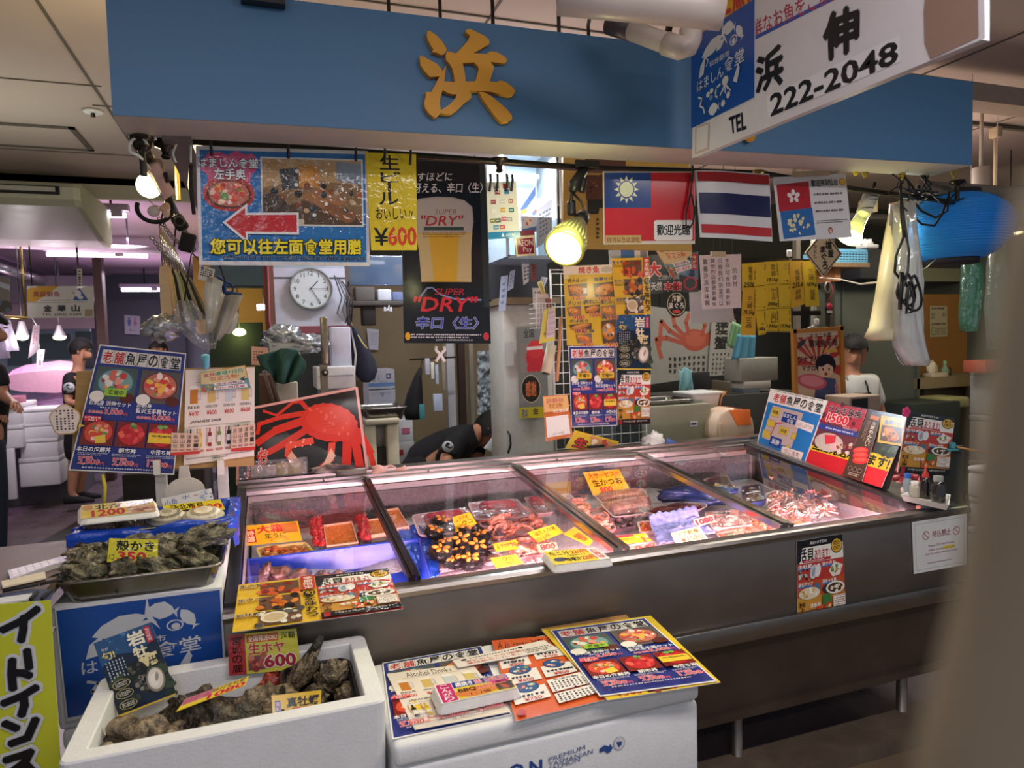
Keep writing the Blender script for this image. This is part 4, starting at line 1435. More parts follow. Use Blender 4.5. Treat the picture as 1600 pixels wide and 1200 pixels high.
flat([(846,984),(1017,962),(1126,1066),(949,1094)],zt4+.0145,D_yel,'yellow price menu peeping out beneath the top blue menu',seed=25)
flat([(860,985),(1007,965),(1120,1064),(937,1088)],zt4+.018,D_menu,'blue set menu lying on top of the yellow menu on the foam box',seed=26)
def upturned(px,z,h,design,label,name='price_tray',base='f0ece4',seed=1):
 """upturned white foam tray with a label on its base"""
 q=quad(px,Z=z)
 t=thing(name,label,'price sign',q[3]-V((0,0,h)))
 m=MB()
 c=sum(q,V((0,0,0)))/4
 r1=[p.lerp(c,.03)+V((0,0,-.0015))for p in q]
 r0=[p+(p-c)*.045+V((0,0,-h))for p in q]
 def rnd(r):
  out=[]
  n=len(r)
  for i in range(n):
   a,b,d=r[i-1],r[i],r[(i+1)%n]
   for k in(0,.5,1):
    e1,e2=b.lerp(a,.10),b.lerp(d,.10)
    out.append(e1.lerp(b,k).lerp(b.lerp(e2,k),k))
  return out
 R1,R0=rnd(r1),rnd(r0)
 m.loft([R0[::-1],[p+V((0,0,.004))for p in R0[::-1]],R1[::-1]],True,'eceae6',0,False)
 make('foam_tray',m,MATTE,t)
 S=Sheet([p.lerp(c,.05)+V((0,0,.0006))for p in q],base,.0008,seed=seed)
 design(S)
 S.done('label',LAMI,None,None,t)
 return t
def D_bbq(S):
 S.r(0,0,1,1,'f0ecec')
 S.r(.02,.03,.22,.97,'c82c70')
 S.vt('こんがり',.06,.06,.18,.94,'f4e8ec',.02)
 S.r(.23,.03,.99,.36,'2c3c8c')
 S.t('網焼き',.27,.06,.50,.32,'f4f0f4',.03)
 S.t('当',.53,.06,.62,.32,'e8606c',.03,oc='f4f0f4')
 S.t('店限定!',.66,.06,.97,.32,'c83040',.03,oc='f4f0f4')
 S.r(.23,.36,.99,.97,'e4c83c')
 S.e(.50,.70,.30,.26,'d8803c')
 S.t('BBQ',.27,.45,.50,.68,'181410',.04)
 S.t('100円',.53,.42,.74,.66,'c8282c',.03,oc='f6e4d0')
 S.t('1 : 1個',.40,.74,.66,.90,'2c2018',.01)
 S.r(.74,.33,.97,.50,'e03c8c')
 S.t('満喫',.78,.35,.94,.48,'3c1028',.02)
 S.r(.76,.53,.98,.92,'5c4438')
 S.blobs(.76,.53,.98,.92,14,['2c2824','8c6a4c','c85c3c','4c4438'],(.1,.25),3,False)
upturned([(674,1071),(793,1052),(812,1075),(688,1102)],.722,.024,D_bbq,'foam tray sign for grilling priced 100 lying on the cream drinks menu',seed=27)
# contents of the open foam box
OY=['0e0c0a','1a1712','2a241b','463c2c','14120f','6a5c46','221f1a','a8987c']
MG=['3a3024','8c7858','4a4034','a8957a','35302a','7c6c54','5a4c3a']
ob_items=[((-.29,1.655,.700),(.075,.055,.05),.2),((-.18,1.70,.705),(.085,.06,.055),-.3),((-.235,1.60,.705),(.07,.05,.045),.8),((-.12,1.62,.712),(.085,.055,.05),.1),((-.05,1.70,.70),(.07,.05,.05),.5),((-.33,1.58,.695),(.06,.045,.04),1.2)]
lab=['dark rock oyster at the back left corner of the open foam box','dark rock oyster under the blue oyster poster','dark rock oyster with a pale shell edge near the front rim of the foam box','large dark rock oyster under the yellow 1080 card','dark rock oyster against the black tray in the foam box','dark rock oyster in the front left corner of the foam box']
for k,(c,r,a)in enumerate(ob_items):
 m=MB()
 palette_ball(m,c,r,OY if k%2 else MG,30,18,.5,2.6,k+1,(0.2*(k%3)-.2,.2,a),.05)
 if k==2:
  m.ball((c[0]-.03,c[1]-.045,c[2]+.01),(.012,.01,.014),8,6,'d8d2c4')
 tag(make('rock_oyster',m,SHELL),lab[k],'oyster','rock oysters in the foam box')
foil=MB().box((-.17,1.685,.628),(.38,.24,.05),'e8ecf0')
tag(make('ice_bed',foil,WETF),'bed of ice under the rock oysters in the foam box','ice',kind='stuff')
steel_tray('black plastic tray holding sea squirts and oysters inside the foam box',.0,.158,1.55,1.815,.60,.735,.01,'black_tray',m_=mat('black_tray_plastic','15151a',rough=.25))
SQ=['a83c2c','8c2c20','c85c40','6c2418']
for k,(px,py,r,z)in enumerate([(428,1068,.032,.70),(406,1052,.024,.705)]):
 c=at(px,py,Z=z)
 m=MB()
 palette_ball(m,c,(r,r*.8,r),SQ,20,14,.25,7,k+5)
 rn=random.Random(k)
 for i in range(34):
  th,ph=rn.random()*2*pi,rn.uniform(-.4,1.4)
  d=V((cos(th)*cos(ph),sin(th)*cos(ph)*.8,sin(ph)))
  m.lathe([(.006,0),(.004,.006),(.0,.010)],6,c+d*r*.95,rn.choice(SQ),0,None,d)
 tag(make('sea_squirt',m,WETF),['knobbly red sea squirt beside the oysters in the black tray','smaller red sea squirt behind the knobbly one'][k],'sea squirt','sea squirts in the black tray')
for k,(px,py,r,rot,z)in enumerate([(468,1058,(.028,.03,.075),(.25,.6,.2),.715),(520,1060,(.045,.03,.05),(.3,-.1,.3),.715),(490,1095,(.035,.03,.03),(0,0,.4),.70),(545,1085,(.03,.03,.025),(.2,.1,.7),.70),(445,1100,(.035,.025,.028),(.1,.1,0),.695)]):
 c=at(px,py,Z=z)
 m=MB()
 palette_ball(m,c,r,MG if k!=2 else OY,26,18,.45,2.8,k+15,rot,.05)
 if k==0:
  m.tube([c+V((.035,.0,.055)),c+V((.05,.005,.08)),c+V((.058,.01,.095))],[.014,.012,.008],8,'3c3a30')
 tag(make('oyster',m,SHELL),['tall brown oyster standing upright in the black tray','pinkish brown oyster at the right of the black tray','small dark oyster behind the oyster name card','small dark oyster in the right corner of the black tray','brown oyster at the left edge of the oyster name card'][k],'oyster','oysters in the black tray')
def D_hoya(S):
 S.r(0,0,1,1,'c8c24c')
 S.r(0,0,.24,1,'a8383c')
 S.vt('宮城の鹿',.05,.04,.19,.95,'1c1418',.02)
 S.r(.26,.04,.72,.24,'c06028')
 S.t('全国発送OK!',.28,.07,.70,.21,'f4ecdc',.01)
 S.t('海鞘',.76,.05,.97,.22,'20202c',.02)
 S.t('生ホヤ',.28,.26,.80,.52,'b8344c',.04,oc='d8d8a0')
 S.r(.27,.56,.50,.92,'7c4c50')
 S.blobs(.27,.56,.50,.92,10,['a85c48','8c3c44','c88068'],(.15,.3),3,False)
 S.t('600',.50,.58,.94,.88,'a02c40',.06,oc='e8e4d8')
def card(px,p,n,design,label,m_=None,name='price_card',th=.0012,seed=1,base='e8c832',parent=None):
 S=Sheet(pquad(px,p,n),base,th,seed=seed)
 design(S)
 return S.done(name,m_ or LAMI,label,'price sign' if parent is None else None,parent)
card([(356,993),(463,982),(470,1045),(358,1056)],(0,1.81,.7),(0,1,-.12),D_hoya,'yellow green sea squirt price card 600 leaning in the foam box',CRINK,seed=31)
card([(146,1005),(236,972),(276,1085),(186,1120)],(0,1.78,.75),(0,1,-.35),D_iwagaki,'dark blue rock oyster poster leaning inside the open foam box',LAMI,'oyster_poster',seed=32)
def D_1080(S):
 S.r(0,0,1,1,'e0c43c')
 S.r(.0,.0,.45,.6,'b87c8c')
 S.t('岩牡蠣一個',.02,.08,.40,.55,'c03c5c',.02)
 S.t('味付生牡蠣',.45,.04,.97,.42,'3c2c4c',.02)
 S.t('1080',.42,.48,.98,.94,'c8284c',.05)
card([(290,1092),(389,1056),(383,1071),(275,1112)],(0,1.64,.76),(0,.55,-1),D_1080,'long yellow 1080 price card lying over the rock oysters',LAMI,seed=33)
def D_magaki(S):
 S.r(0,0,1,1,'e2b830')
 S.r(.06,.32,.17,.92,'2c3c8c')
 S.vt('宮城',.07,.36,.16,.88,'f0c8c8',.01)
 S.t('真牡蠣',.30,.22,.95,.76,'16161c',.045)
 S.r(.40,.80,.94,.97,'c83c28')
card([(424,1087),(502,1078),(501,1106),(426,1116)],(0,1.60,.73),(0,1,-.6),D_magaki,'yellow oyster name card standing in the black tray',LAMI,seed=34)
# left stand with trays
sx0,sx1,sy0,sy1=-.53,-.145,1.94,2.56
foam_box('white foam box at the bottom of the left-hand tray stand',sx0+.02,sx1,sy0,sy1,.0,.32)
foam_box('white foam box in the middle of the left-hand tray stand',sx0+.01,sx1,sy0,sy1,.32,.62)
LB=foam_box('white foam box carrying the steel oyster tray with a blue panel on its front',sx0,sx1,sy0,sy1,.62,.935)
S=Sheet(quad([(85,948),(347,918),(354,1074),(104,1127)],Y=1.932),'dcdee2',.004,seed=41)
S.r(0,0,1,1,'dcdee2')
D2=Sheet([S.P(.01,.035,.0012),S.P(.985,.02,.0012),S.P(.985,.985,.0012),S.P(.01,.97,.0012)],'1f4fa0',.0005,seed=42)
D_logo(D2)
o=S.done('fish_sign',LAMI,'blue panel with pale fish ring fixed to the left-hand foam box','sign')
D2.done('logo_print',LAMI,None,None,o)
m=MB()
for y in(-1,1):
 pass
tr=steel_tray('steel tray heaped with grey green oysters on the left-hand stand',-.512,-.142,1.925,2.225,.936,.992,.02,'oyster_tray')
OG=['1e1d15','3c3a28','12120e','6c654c','2a2c1e','938a6a','161611','b4ab8e','34362a']
rn=random.Random(12)
for k in range(15):
 gx,gy=k%4,k//4
 c=V((-.455+gx*.086+rn.uniform(-.012,.012),1.98+gy*.062+rn.uniform(-.01,.01),.985+rn.uniform(0,.012)+(.022 if gy in(1,2)else 0)+(.02 if gx in(3,)and gy>0 else 0)))
 m=MB()
 palette_ball(m,c,(rn.uniform(.058,.074),rn.uniform(.032,.042),rn.uniform(.026,.034)),OG,28,16,.55,2.6,k+40,(rn.uniform(-.5,.5),rn.uniform(-.4,.4),rn.uniform(-.9,.9)),.06)
 tag(make('tray_oyster',m,SHELL),'rough grey green oyster piled in the steel tray on the left','oyster','oysters piled in the steel tray')
def D_kara(S):
 S.r(0,0,1,1,'d8cc30')
 S.t('殻かき',.16,.08,.92,.50,'15150f',.045)
 S.t('350',.20,.54,.76,.90,'c42a30',.06)
 S.t('1コ',.03,.68,.13,.90,'2a2416',.01)
 S.t('378',.80,.74,.95,.92,'8c5c20',.01)
 S.t('税込',.80,.62,.95,.72,'8c5c20',.0)
card([(171,841),(247,843),(246,882),(167,878)],(0,1.985,1.05),(0,1,-.25),D_kara,'yellow 350 price card standing among the oysters in the steel tray',CRINK,seed=43)
bt=steel_tray('steel tray lined with blue plastic behind the oyster tray',-.545,-.13,2.245,2.545,.936,1.035,.025,'lined_tray')
m=MB()
rn=random.Random(3)
bx=[-.552,-.122,2.238,2.552]
def bag_pt(a,j):
 n=4
 s=(a*4)%4
 k=int(s)
 f=s-k
 cs=[(bx[0],bx[2]),(bx[1],bx[2]),(bx[1],bx[3]),(bx[0],bx[3])]
 p=V((*cs[k],0)).lerp(V((*cs[(k+1)%4],0)),f)
 c=V((sum(bx[:2])/2,sum(bx[2:])/2,0))
 w_=noise.noise(V((cos(a*6.283)*4,sin(a*6.283)*4,j*3)))*.012
 if j<.45:
  q=p+(p-c).normalized()*(.008+.006*sin(a*90)+w_*.6)
  drop=.055+.03*noise.noise(V((cos(a*6.283)*3,sin(a*6.283)*3,5)))+(.045 if 1.0/4<a<1.6/4 else 0)
  z=1.045-drop*(1-j/.45)
 else:
  t_=(j-.45)/.55
  q=p.lerp(c,.06+.16*t_)
  z=1.05-.075*t_+w_*.5
 return V((q.x,q.y,z+w_*.6))
m.grid(lambda u,v:bag_pt(u%1.0,v),110,10)
make('plastic_lining',m,mat('blue_plastic_film','1c4cc0',rough=.18,var=.15,scale=12,bump=.5,bscale=45),bt)
m=MB().box((-.337,2.395,.975),(.33,.22,.035),'c8d0d8')
tag(make('ice_bed',m,WETF),'bed of ice under the shells in the blue lined tray','ice',kind='stuff')
for k,(px,py,a)in enumerate([(182,815,.3),(205,812,1.2),(163,822,2.4),(222,822,.1),(150,828,.8)]):
 c=at(px,py,Z=1.02)
 c.y=max(2.30,min(c.y,2.42))
 m=MB()
 prof=[]
 for i in range(22):
  t_=i/21
  prof.append((.028*(1-t_)**.8*(1+.10*sin(t_*34))+.001,-.02+.075*t_))
 d=V((cos(a),sin(a)*.6,.35)).normalized()
 m.lathe([(0.0,-.024),(.016,-.026)]+prof,16,c,'b49a86',0,None,d)
 for i in range(0,len(m.c)):
  m.c[i]=H(['b49a86','9c8270','c8b09c','8a7060'][(i//16)%4])
 m.ball(c-d*.022,(.018,.015,.018),10,7,'7c5c4c')
 tag(make('whelk',m,WETF),'brown ridged whelk in the blue lined tray','whelk','whelks in the lined tray')
for k,(px,py)in enumerate([(262,812),(318,808)]):
 c=at(px,py,Z=1.035)
 m=MB()
 v0=len(m.c)
 m.ball(c,(.062,.045,.03),24,14,'a09684',rot=(.35,0,.15))
 for i in range(len(m.c)):
  ring_=i//24
  m.c[i]=H((['8a8272','b4aa96','7a7264','c4baa4']if k==0 else['c0b49c','d8ccb4','a89c84','e0d6c0'])[ring_%4])
 tag(make('surf_clam',m,WETF),['dark banded surf clam between the two price signs','pale surf clam under the yellow 1200 clam card'][k],'clam','surf clams in the lined tray')
def D_tsubu(S):
 S.r(0,0,1,1,'e8c848')
 S.r(0,0,.99,.5,'e8d488')
 S.e(.08,.25,.08,.2,'c89858')
 S.t('北海',.18,.08,.56,.46,'181410',.03)
 S.t('つぶ',.62,.04,.95,.42,'181410',.03)
 S.t('1200',.14,.50,.58,.95,'c82a2c',.05)
 S.r(.62,.48,.99,.97,'d8a888')
 S.blobs(.62,.48,.99,.97,16,['e8c8b0','c88468','f0dcc8','a87858'],(.08,.2),4,False)
t=upturned([(124,790),(241,779),(247,799),(124,812)],1.085,.016,D_tsubu,'long foam tray sign for whelks priced 1200 over the blue lined tray',seed=45)
def D_hokki(S):
 S.r(0,0,1,1,'e0cc34')
 S.t('活北寄貝',.10,.06,.68,.42,'181410',.03)
 S.r(.12,.48,.44,.95,'2c3024')
 S.e(.28,.72,.12,.14,'a89878')
 S.e(.30,.76,.08,.08,'d8a03c')
 S.t('1200',.46,.34,.97,.80,'c8282c',.06)
card([(255,790),(344,780),(352,796),(266,812)],(0,2.36,1.08),(0,1,-.75),D_hokki,'yellow surf clam price card 1200 in the blue lined tray',LAMI,seed=46)
def D_fishbox(S):
 S.r(0,0,1,1,'dcd8dc')
 S.t('小魚',.04,.25,.30,.90,'4c6cb0',.01)
 S.t('氷',.38,.10,.56,.50,'3c5ca8',.0)
 S.blobs(.74,.1,.98,.9,18,['8ca4d0','6c88c0','b8c4dc'],(.05,.12),5,False)
 S.r(.62,.30,.72,.36,'c87070')
card([(252,779),(330,763),(334,780),(255,795)],(0,2.50,1.06),(0,1,-.3),D_fishbox,'white carton end with blue print standing behind the surf clams',MATTE,'carton_label',seed=47)
# side table with papers and the yellow banner
m=MB()
tz=1.008
ta,tb=at(-60,900,Z=tz),at(122,866,Z=tz)
t=thing('side_table','brown side table at the left edge holding a calculator and pens','table',(-.62,1.95,0))
make('table_top',MB().box((-.80,2.04,tz-.015),(.58,.56,.03)),mat('table_brown','5a463c',rough=.5,var=.12),t)
for x in(-.56,-1.04):
 for y in(1.80,2.28):
  make('leg',MB().box((x,y,.489),(.04,.04,.978)),DARKM,t)
def D_banner(S):
 S.r(0,0,1,1,'c9cc34')
 for k,ch in enumerate('イートイン'):
  pass
 for s,v0,v1 in(('イ',.02,.195),('ト',.225,.43),('イ',.43,.595),('ン',.615,.79),('ス',.81,1.0)):
  S.t(s,.12,v0,.72,v1,'121214',.05,oc='d8dad8',ow=.07)
 S.line([(.47,.245),(.45,.30)],.10,'121214')
S=Sheet([at(-10,945,Y=1.745),at(79,938,Y=1.745),at(96,1215,Y=1.745),at(-6,1230,Y=1.745)],'c9cc34',.002,seed=48)
S.r(0,0,1,1,'c9cc34')
BR=[('イ',[[(6,982),(36,966),(58,948)],[(38,962),(37,980),(34,996)]]),('ー',[[(43,1014),(46,1038)]]),('ト',[[(20,1030),(19,1050),(21,1072)],[(22,1048),(36,1048),(46,1051)]]),('イ',[[(8,1096),(36,1083),(56,1070)],[(38,1082),(39,1098),(35,1112)]]),('ン',[[(10,1128),(26,1134)],[(20,1158),(44,1148),(56,1120)]]),('ス',[[(12,1184),(34,1176),(48,1170),(40,1186),(14,1206)],[(40,1188),(56,1204)]]),]
def bq(x,y):
 p=at(x,y,Y=1.745)
 v=(p.z-S.q[0].z)/(S.q[3].z-S.q[0].z)
 a,b=S.q[0].lerp(S.q[3],v),S.q[1].lerp(S.q[2],v)
 return((p.x-a.x)/(b.x-a.x),v)
for col_,wd in(('d4d6d6',.26),('131316',.145)):
 for _,strokes in BR:
  for st in strokes:
   for a,b in zip(st,st[1:]):
    S.line([bq(*a),bq(*b)],wd,col_)
   for a in st:
    u,v=bq(*a)
    S.e(u,v,wd*.5,wd*.5*S.w/S.h,col_,12)
o=S.done('eat_in_banner',LAMI,'yellow hanging banner with black brush katakana at the left edge','banner')
t=thing('calculator','grey calculator in a clear sleeve lying on the side table','calculator',at(60,895,Z=1.01))
q4=quad([(12,891),(105,868),(112,874),(16,905)],Z=1.018)
m=MB().add([p for p in q4]+[p-V((0,0,.010))for p in q4],[(0,3,2,1),(0,1,5,4),(1,2,6,5),(2,3,7,6),(3,0,4,7)],'b4b0b4')
make('case',m,MATTE,t)
S=Sheet([p+V((0,0,.0008))for p in q4],'9a979c',.0004)
S.r(.80,.12,.97,.88,'6c6070')
for i in range(6):
 for j in range(3):
  S.r(.05+i*.12,.1+j*.29,.14+i*.12,.32+j*.29,'c4bcb8')
S.done('keys',LAMI,None,None,t)
for k,(px,lbl,c)in enumerate([([(2,908),(70,893),(72,902),(4,917)],'small cream memo pad in front of the calculator','d8cdb8'),([(-10,935),(50,927),(50,935),(-10,944)],'white folded paper at the front edge of the side table','ccd0d8'),([(-5,929),(48,920),(84,921),(78,938),(48,940)],'dark blue folder under the white paper on the side table','3c4664')]):
 q4=quad(px,Z=1.012+.004*(k==0)+.004*(k==1))
 n=len(q4)
 m=MB().add([p for p in q4]+[p-V((0,0,.004))for p in q4],[tuple(range(n-1,-1,-1))]+[(i,(i+1)%n,n+(i+1)%n,n+i)for i in range(n)],c)
 tag(make(['memo_pad','folded_paper','folder'][k],m,MATTE),lbl,['notepad','paper','folder'][k])
for k,(a,b)in enumerate([((4,924),(60,913)),((62,913),(96,905)),((48,936),(58,925)),((66,935),(82,920))]):
 m=MB().tube([at(*a,Z=1.018),at(*b,Z=1.018)],.004,8,'1a1a20')
 tag(make('pen',m,MATTE),['black pen lying along the memo pad on the side table','black marker pointing at the oyster tray','short dark pen clipped on the folder','dark pen lying across the blue folder'][k],'pen','pens on the side table')
# print wall behind the counter
def wall(px,Y,design,label,name='poster',m_=None,base='efece6',th=.0015,seed=1,cat='poster',bend=None,cord=False):
 S=Sheet(quad(px,Y=Y),base,th,seed=seed,bend=bend)
 design(S)
 o=S.done(name,m_ or LAMI,label,cat)
 if cord:
  hang(o,S)
 return o
YW=3.30
def D_grill(S):
 S.r(0,0,1,1,'e0bc34')
 S.r(.0,0,1,.11,'ece4d0')
 S.t('焼き魚',.28,.015,.68,.10,'c8302c',.04)
 S.e(.82,.06,.11,.04,'c8c0b0')
 S.r(.0,.115,.1,.16,'e8d8a0')
 for k,(u0,v0,u1,v1,nm,pz)in enumerate([(.06,.22,.44,.38,'特大ほっけ','1200'),(.56,.21,.99,.40,'金華サバ','1000'),(.03,.50,.30,.63,'ブリカマ','900'),(.37,.49,.68,.60,'開きにしん','1000'),(.70,.50,.99,.64,'銀だらみりん','1600'),(.06,.72,.50,.80,'さば灸り','800'),(.18,.85,.50,.97,'うに貝','1400'),(.70,.68,.99,.98,'真イカ','1100')]):
  c=(u0+u1)/2,(v0+v1)/2
  S.poly([(u0,v0+.02),(u1,v0),(u1,v1),(u0+.03,v1)],'5a4a3c' if k%2 else '7c7468')
  S.e(c[0],c[1],(u1-u0)*.46,(v1-v0)*.36,'c87c30',16,-.2 if k%2 else .2)
  S.e(c[0]-.02,c[1]-.01,(u1-u0)*.36,(v1-v0)*.2,'e0a050',14,-.2 if k%2 else .2)
  S.blobs(u0+.03,v0+.03,u1-.03,v1-.02,7,FOOD['grill'][2]if k<5 else FOOD['shell'][2]if k!=6 else FOOD['tuna'][2],(.08,.2),k)
  if k==0:
   S.r(.36,.28,.43,.35,'e4e0cc')
  S.t(nm,u0+.01,v0-.06 if k<5 else v0-.045,min(u0+.38,.98),v0-.01,'2c4470' if k else '2c2418',.02)
  S.t(pz,u0+.1,v1-.01,u0+.34,v1+.045,'c8342c',.03,oc='f4e4a0')
 return S
def D_ticket(S):
 S.r(0,0,1,1,'d4d0cc')
 S.r(.3,0,.65,1,'3c6cb0')
 S.r(.0,0,.28,1,'a8b4c4')
 S.r(.80,.1,.97,.8,'8c8c94')
bp=[(880,416),(962,413),(962,539),(886,540)]
P1=wall(bp,YW,D_grill,'yellow grilled fish poster with prices at the top left of the print wall',seed=51)
wall([(951,391),(1012,389),(1013,412),(952,414)],YW+.012,D_ticket,'blue and white leaflet at the very top of the print wall','leaflet',seed=52)
wall([(955,404),(1015,402),(1017,491),(963,492)],YW-.006,D_season,'yellow seasonal shellfish poster at the top right of the print wall',seed=53)
def D_menu2(S):
 D_menu(S)
 S.r(.14,.33,.44,.40,'e8c030')
 S.t('準備中',.18,.34,.40,.39,'181410',.03)
 S.r(.62,.33,.92,.40,'e8c030')
 S.t('準備中',.66,.34,.88,.39,'181410',.03)
wall([(888,541),(963,540),(964,665),(893,668)],YW,D_menu2,'blue set menu at the bottom left of the print wall',seed=54)
wall([(963,493),(1016,492),(1017,578),(963,577)],YW,D_iwagaki,'dark blue rock oyster poster in the middle of the print wall',seed=55)
wall([(965,578),(1017,578),(1015,662),(965,664)],YW-.003,D_kaki,'red shellfish poster at the bottom right of the print wall',seed=56)
g0,g1=at(862,470,Y=YW+.03),at(1012,640,Y=YW+.03)
t=thing('wire_grid','white wire grid rack on which the print wall of posters hangs','rack',(g0.x,YW+.03,g1.z))
m=MB()
for k in range(11):
 x=g0.x+(g1.x-g0.x)*k/10
 m.tube([(x,YW+.03,.98),(x,YW+.03,1.90)],.0024,5)
for k in range(17):
 z=.98+.92*k/16
 m.tube([(g0.x,YW+.034,z),(g1.x,YW+.034,z)],.0024,5)
make('wire_mesh',m,WHITEP,t)
m=MB().tube([(g0.x,YW+.04,.96),(g0.x,YW+.04,1.92),(g1.x,YW+.04,1.92),(g1.x,YW+.04,.96),(g0.x,YW+.04,.96)],.005,6)
make('frame',m,WHITEP,t)
for x in(g0.x+.06,g1.x-.06):
 make('hanging_rod',MB().tube([(x,YW+.05,1.9),(x,YW+.05,2.848)],.006,6),DARKM,t)
b0,b1=at(838,474,Y=3.2),at(868,512,Y=3.2)
t=thing('wire_basket','small white wire basket of papers hooked on the left of the wire grid','basket',((b0.x+b1.x)/2,3.2,b1.z))
m=MB()
for k in range(7):
 x=b0.x+(b1.x-b0.x)*k/6
 m.tube([(x,3.3,b1.z),(x,3.2,b1.z),(x,3.2,b0.z)],.002,5)
for k in range(6):
 z=b1.z+(b0.z-b1.z)*k/5
 m.tube([(b0.x,3.3,z),(b0.x,3.2,z),(b1.x,3.2,z),(b1.x,3.3,z)],.002,5)
make('wire_body',m,WHITEP,t)
make('papers',MB().box(((b0.x+b1.x)/2,3.25,(b0.z+b1.z)/2+.03),(.06,.03,.16),'c8b8b0').box(((b0.x+b1.x)/2+.03,3.24,(b0.z+b1.z)/2+.02),(.03,.02,.13),'8c5048'),MATTE,t)
def D_ylist(S):
 S.r(0,0,1,1,'d8cc58')
 S.r(.35,.03,.92,.88,'d8ccd0')
 for k in range(5):
  S.fine(.40,.08+k*.16,.88,.18+k*.16,2,'a88c94')
 S.t('(物)',.08,.70,.30,.78,'3c3424',.02)
wall([(850,484),(868,480),(867,532),(842,537)],3.17,D_ylist,'yellow edged price list strip hung in front of the wire basket','price_strip',bend=lambda u,v:.02*sin(v*3),seed=57)
wall([(848,619),(887,616),(895,682),(853,690)],3.16,D_qr,'orange campaign card hanging below the wire grid','card',seed=58,cat='card')
tg=MB().tube([at(860,560,Y=3.2),at(866,590,Y=3.18),at(866,618,Y=3.165)],.0015,5,'c8c0b8')
tag(make('string',tg,MATTE),'thin string holding up the orange campaign card','string')
m=MB()
c0,c1=at(846,545,Y=3.22),at(858,580,Y=3.2)
m.tube([at(862,540,Y=3.22),at(853,583,Y=3.2)],.026,18,'cfc6a8')
m.tube([at(853.3,581,Y=3.2),at(852.6,585,Y=3.2)],.020,18,'3c3428')
tag(make('paper_roll',m,MATTE),'rolled cream paper hanging at the left of the wire grid','roll')
m=MB().tube([at(876,495,Y=3.2),at(874,545,Y=3.2),at(870,596,Y=3.19)],.009,10,'c89468')
tag(make('wooden_pole',m,MATTE),'long wooden pole hanging at the left edge of the wire grid','pole')
m=MB().tube([at(843,440,Y=3.25),at(856,480,Y=3.25)],.012,10,'c8b464')
tag(make('wooden_stick',m,MATTE),'pale wooden stick stuck behind the wire basket','stick')
def D_raw(S):
 S.r(0,0,1,1,'d8b020')
 S.poly([(.35,.05),(1,.2),(1,.8),(.45,.6)],'c88c5c')
 S.blobs(.40,.15,.95,.75,14,['e8b8a0','d86c5c','f0d8c0','b8483c'],(.12,.3),3)
 S.t('生',.12,.35,.36,.85,'c8202c',.06,oc='201410',ow=.06)
card([(898,672),(967,690),(962,712),(883,700)],(0,3.16,1),(0,1,-.35),D_raw,'yellow raw fish sign lying tilted behind the rear rail',LAMI,seed=59)
m=MB().box(at(931,704,Y=3.12),(.085,.03,.055))
tag(make('card_holder',m,BLACKP),'black block holding the tilted yellow raw fish sign','holder')
def D_tuna(S):
 S.r(0,0,1,1,'4c4c40')
 S.poly([(.3,.15),(1,.0),(1,.7),(.5,.5)],'6c8088')
 S.blobs(.3,.1,1,.6,14,['5c7880','7c949c','40545c'],(.06,.2),4,False)
 S.t('大',-.02,.20,.22,.55,'c83c34',.08,oc='f0dcc8')
 S.t('天然',.02,.70,.24,.92,'dcd8c8',.03)
 S.t('本鮪',.28,.72,.64,.95,'c83434',.05,oc='f0e0d0')
 S.e(.83,.78,.15,.17,'b8484c')
 S.e(.83,.78,.11,.13,'4c5448')
 S.r(.86,.05,.97,.45,'b83c34')
 S.vt('今が旬',.88,.08,.95,.42,'f4ecd8',.0)
 S.t('こだわり熟成',.18,.52,.60,.66,'c8d0c0',.02)
wall([(1014,399),(1091,393),(1091,456),(1016,459)],3.42,D_tuna,'dark tuna poster to the right of the print wall',seed=60,cord=True)
wall([(1018,380),(1081,379),(1082,420),(1050,433)],3.38,D_flyer,'campaign flyer pinned over the dark tuna poster','flyer',seed=61,cat='flyer')
c=at(1057,475,Y=3.36)
S=Sheet([c+V((-.065,0,.07)),c+V((.065,0,.07)),c+V((.065,0,-.07)),c+V((-.065,0,-.07))],'14140f',.003)
S.mb=MB()
n=32
S.mb.loft([[c+V((.066*cos(2*pi*k/n),dy,.072*sin(2*pi*k/n)))for k in range(n)]for dy in(.004,0)],True,'16160f',0,False)
S.e(.5,.5,.46,.46,'c8c890')
S.e(.5,.5,.43,.43,'181814')
S.t('海鮮',.28,.16,.74,.42,'e8e0c8',.04)
S.t('まぐろ',.14,.44,.86,.68,'e8e4d8',.04)
S.e(.5,.80,.2,.07,'c83c3c')
S.done('tuna_badge',PRINT,'round black tuna badge hanging below the dark tuna poster','badge')
tag(make('badge_cord',MB().tube([c+V((0,.004,.07)),at(1057,450,Y=3.40),at(1057,420,Y=3.44)],.0015,5),BLACKP),'thin cord the round black tuna badge hangs from','cord')
def D_hand(S):
 S.r(0,0,1,1,'d8ccc8')
 for k,s in enumerate(['的食材','生产可食用最新鲜','只有我们店里可以','其他的店都是放着化','靠着冷冻库味啊']):
  u=.84-k*.18
  S.vt(s,u-.055,.06 if k else .24,u+.055,.96-(.35 if k==0 else 0),'33303a',-.0,gap=.1)
wall([(1093,399),(1158,397),(1158,481),(1098,483)],3.45,D_hand,'pinkish handwritten Chinese notice right of the tuna poster','notice',CRINK,seed=62,cat='notice',cord=True)
m=MB().box(at(1122,397,Y=3.435),(.10,.012,.03),'b8ac90')
tag(make('tape_strip',m,MATTE),'beige tape at the top of the pinkish handwritten notice','tape')
wall([(1077,455),(1140,450),(1148,502),(1079,506)],3.6,lambda S:S.r(0,0,1,1,'a8a6a4'),'blank grey white sheet behind the round badge','blank_sheet',PRINT,seed=63,cat='paper',cord=True)
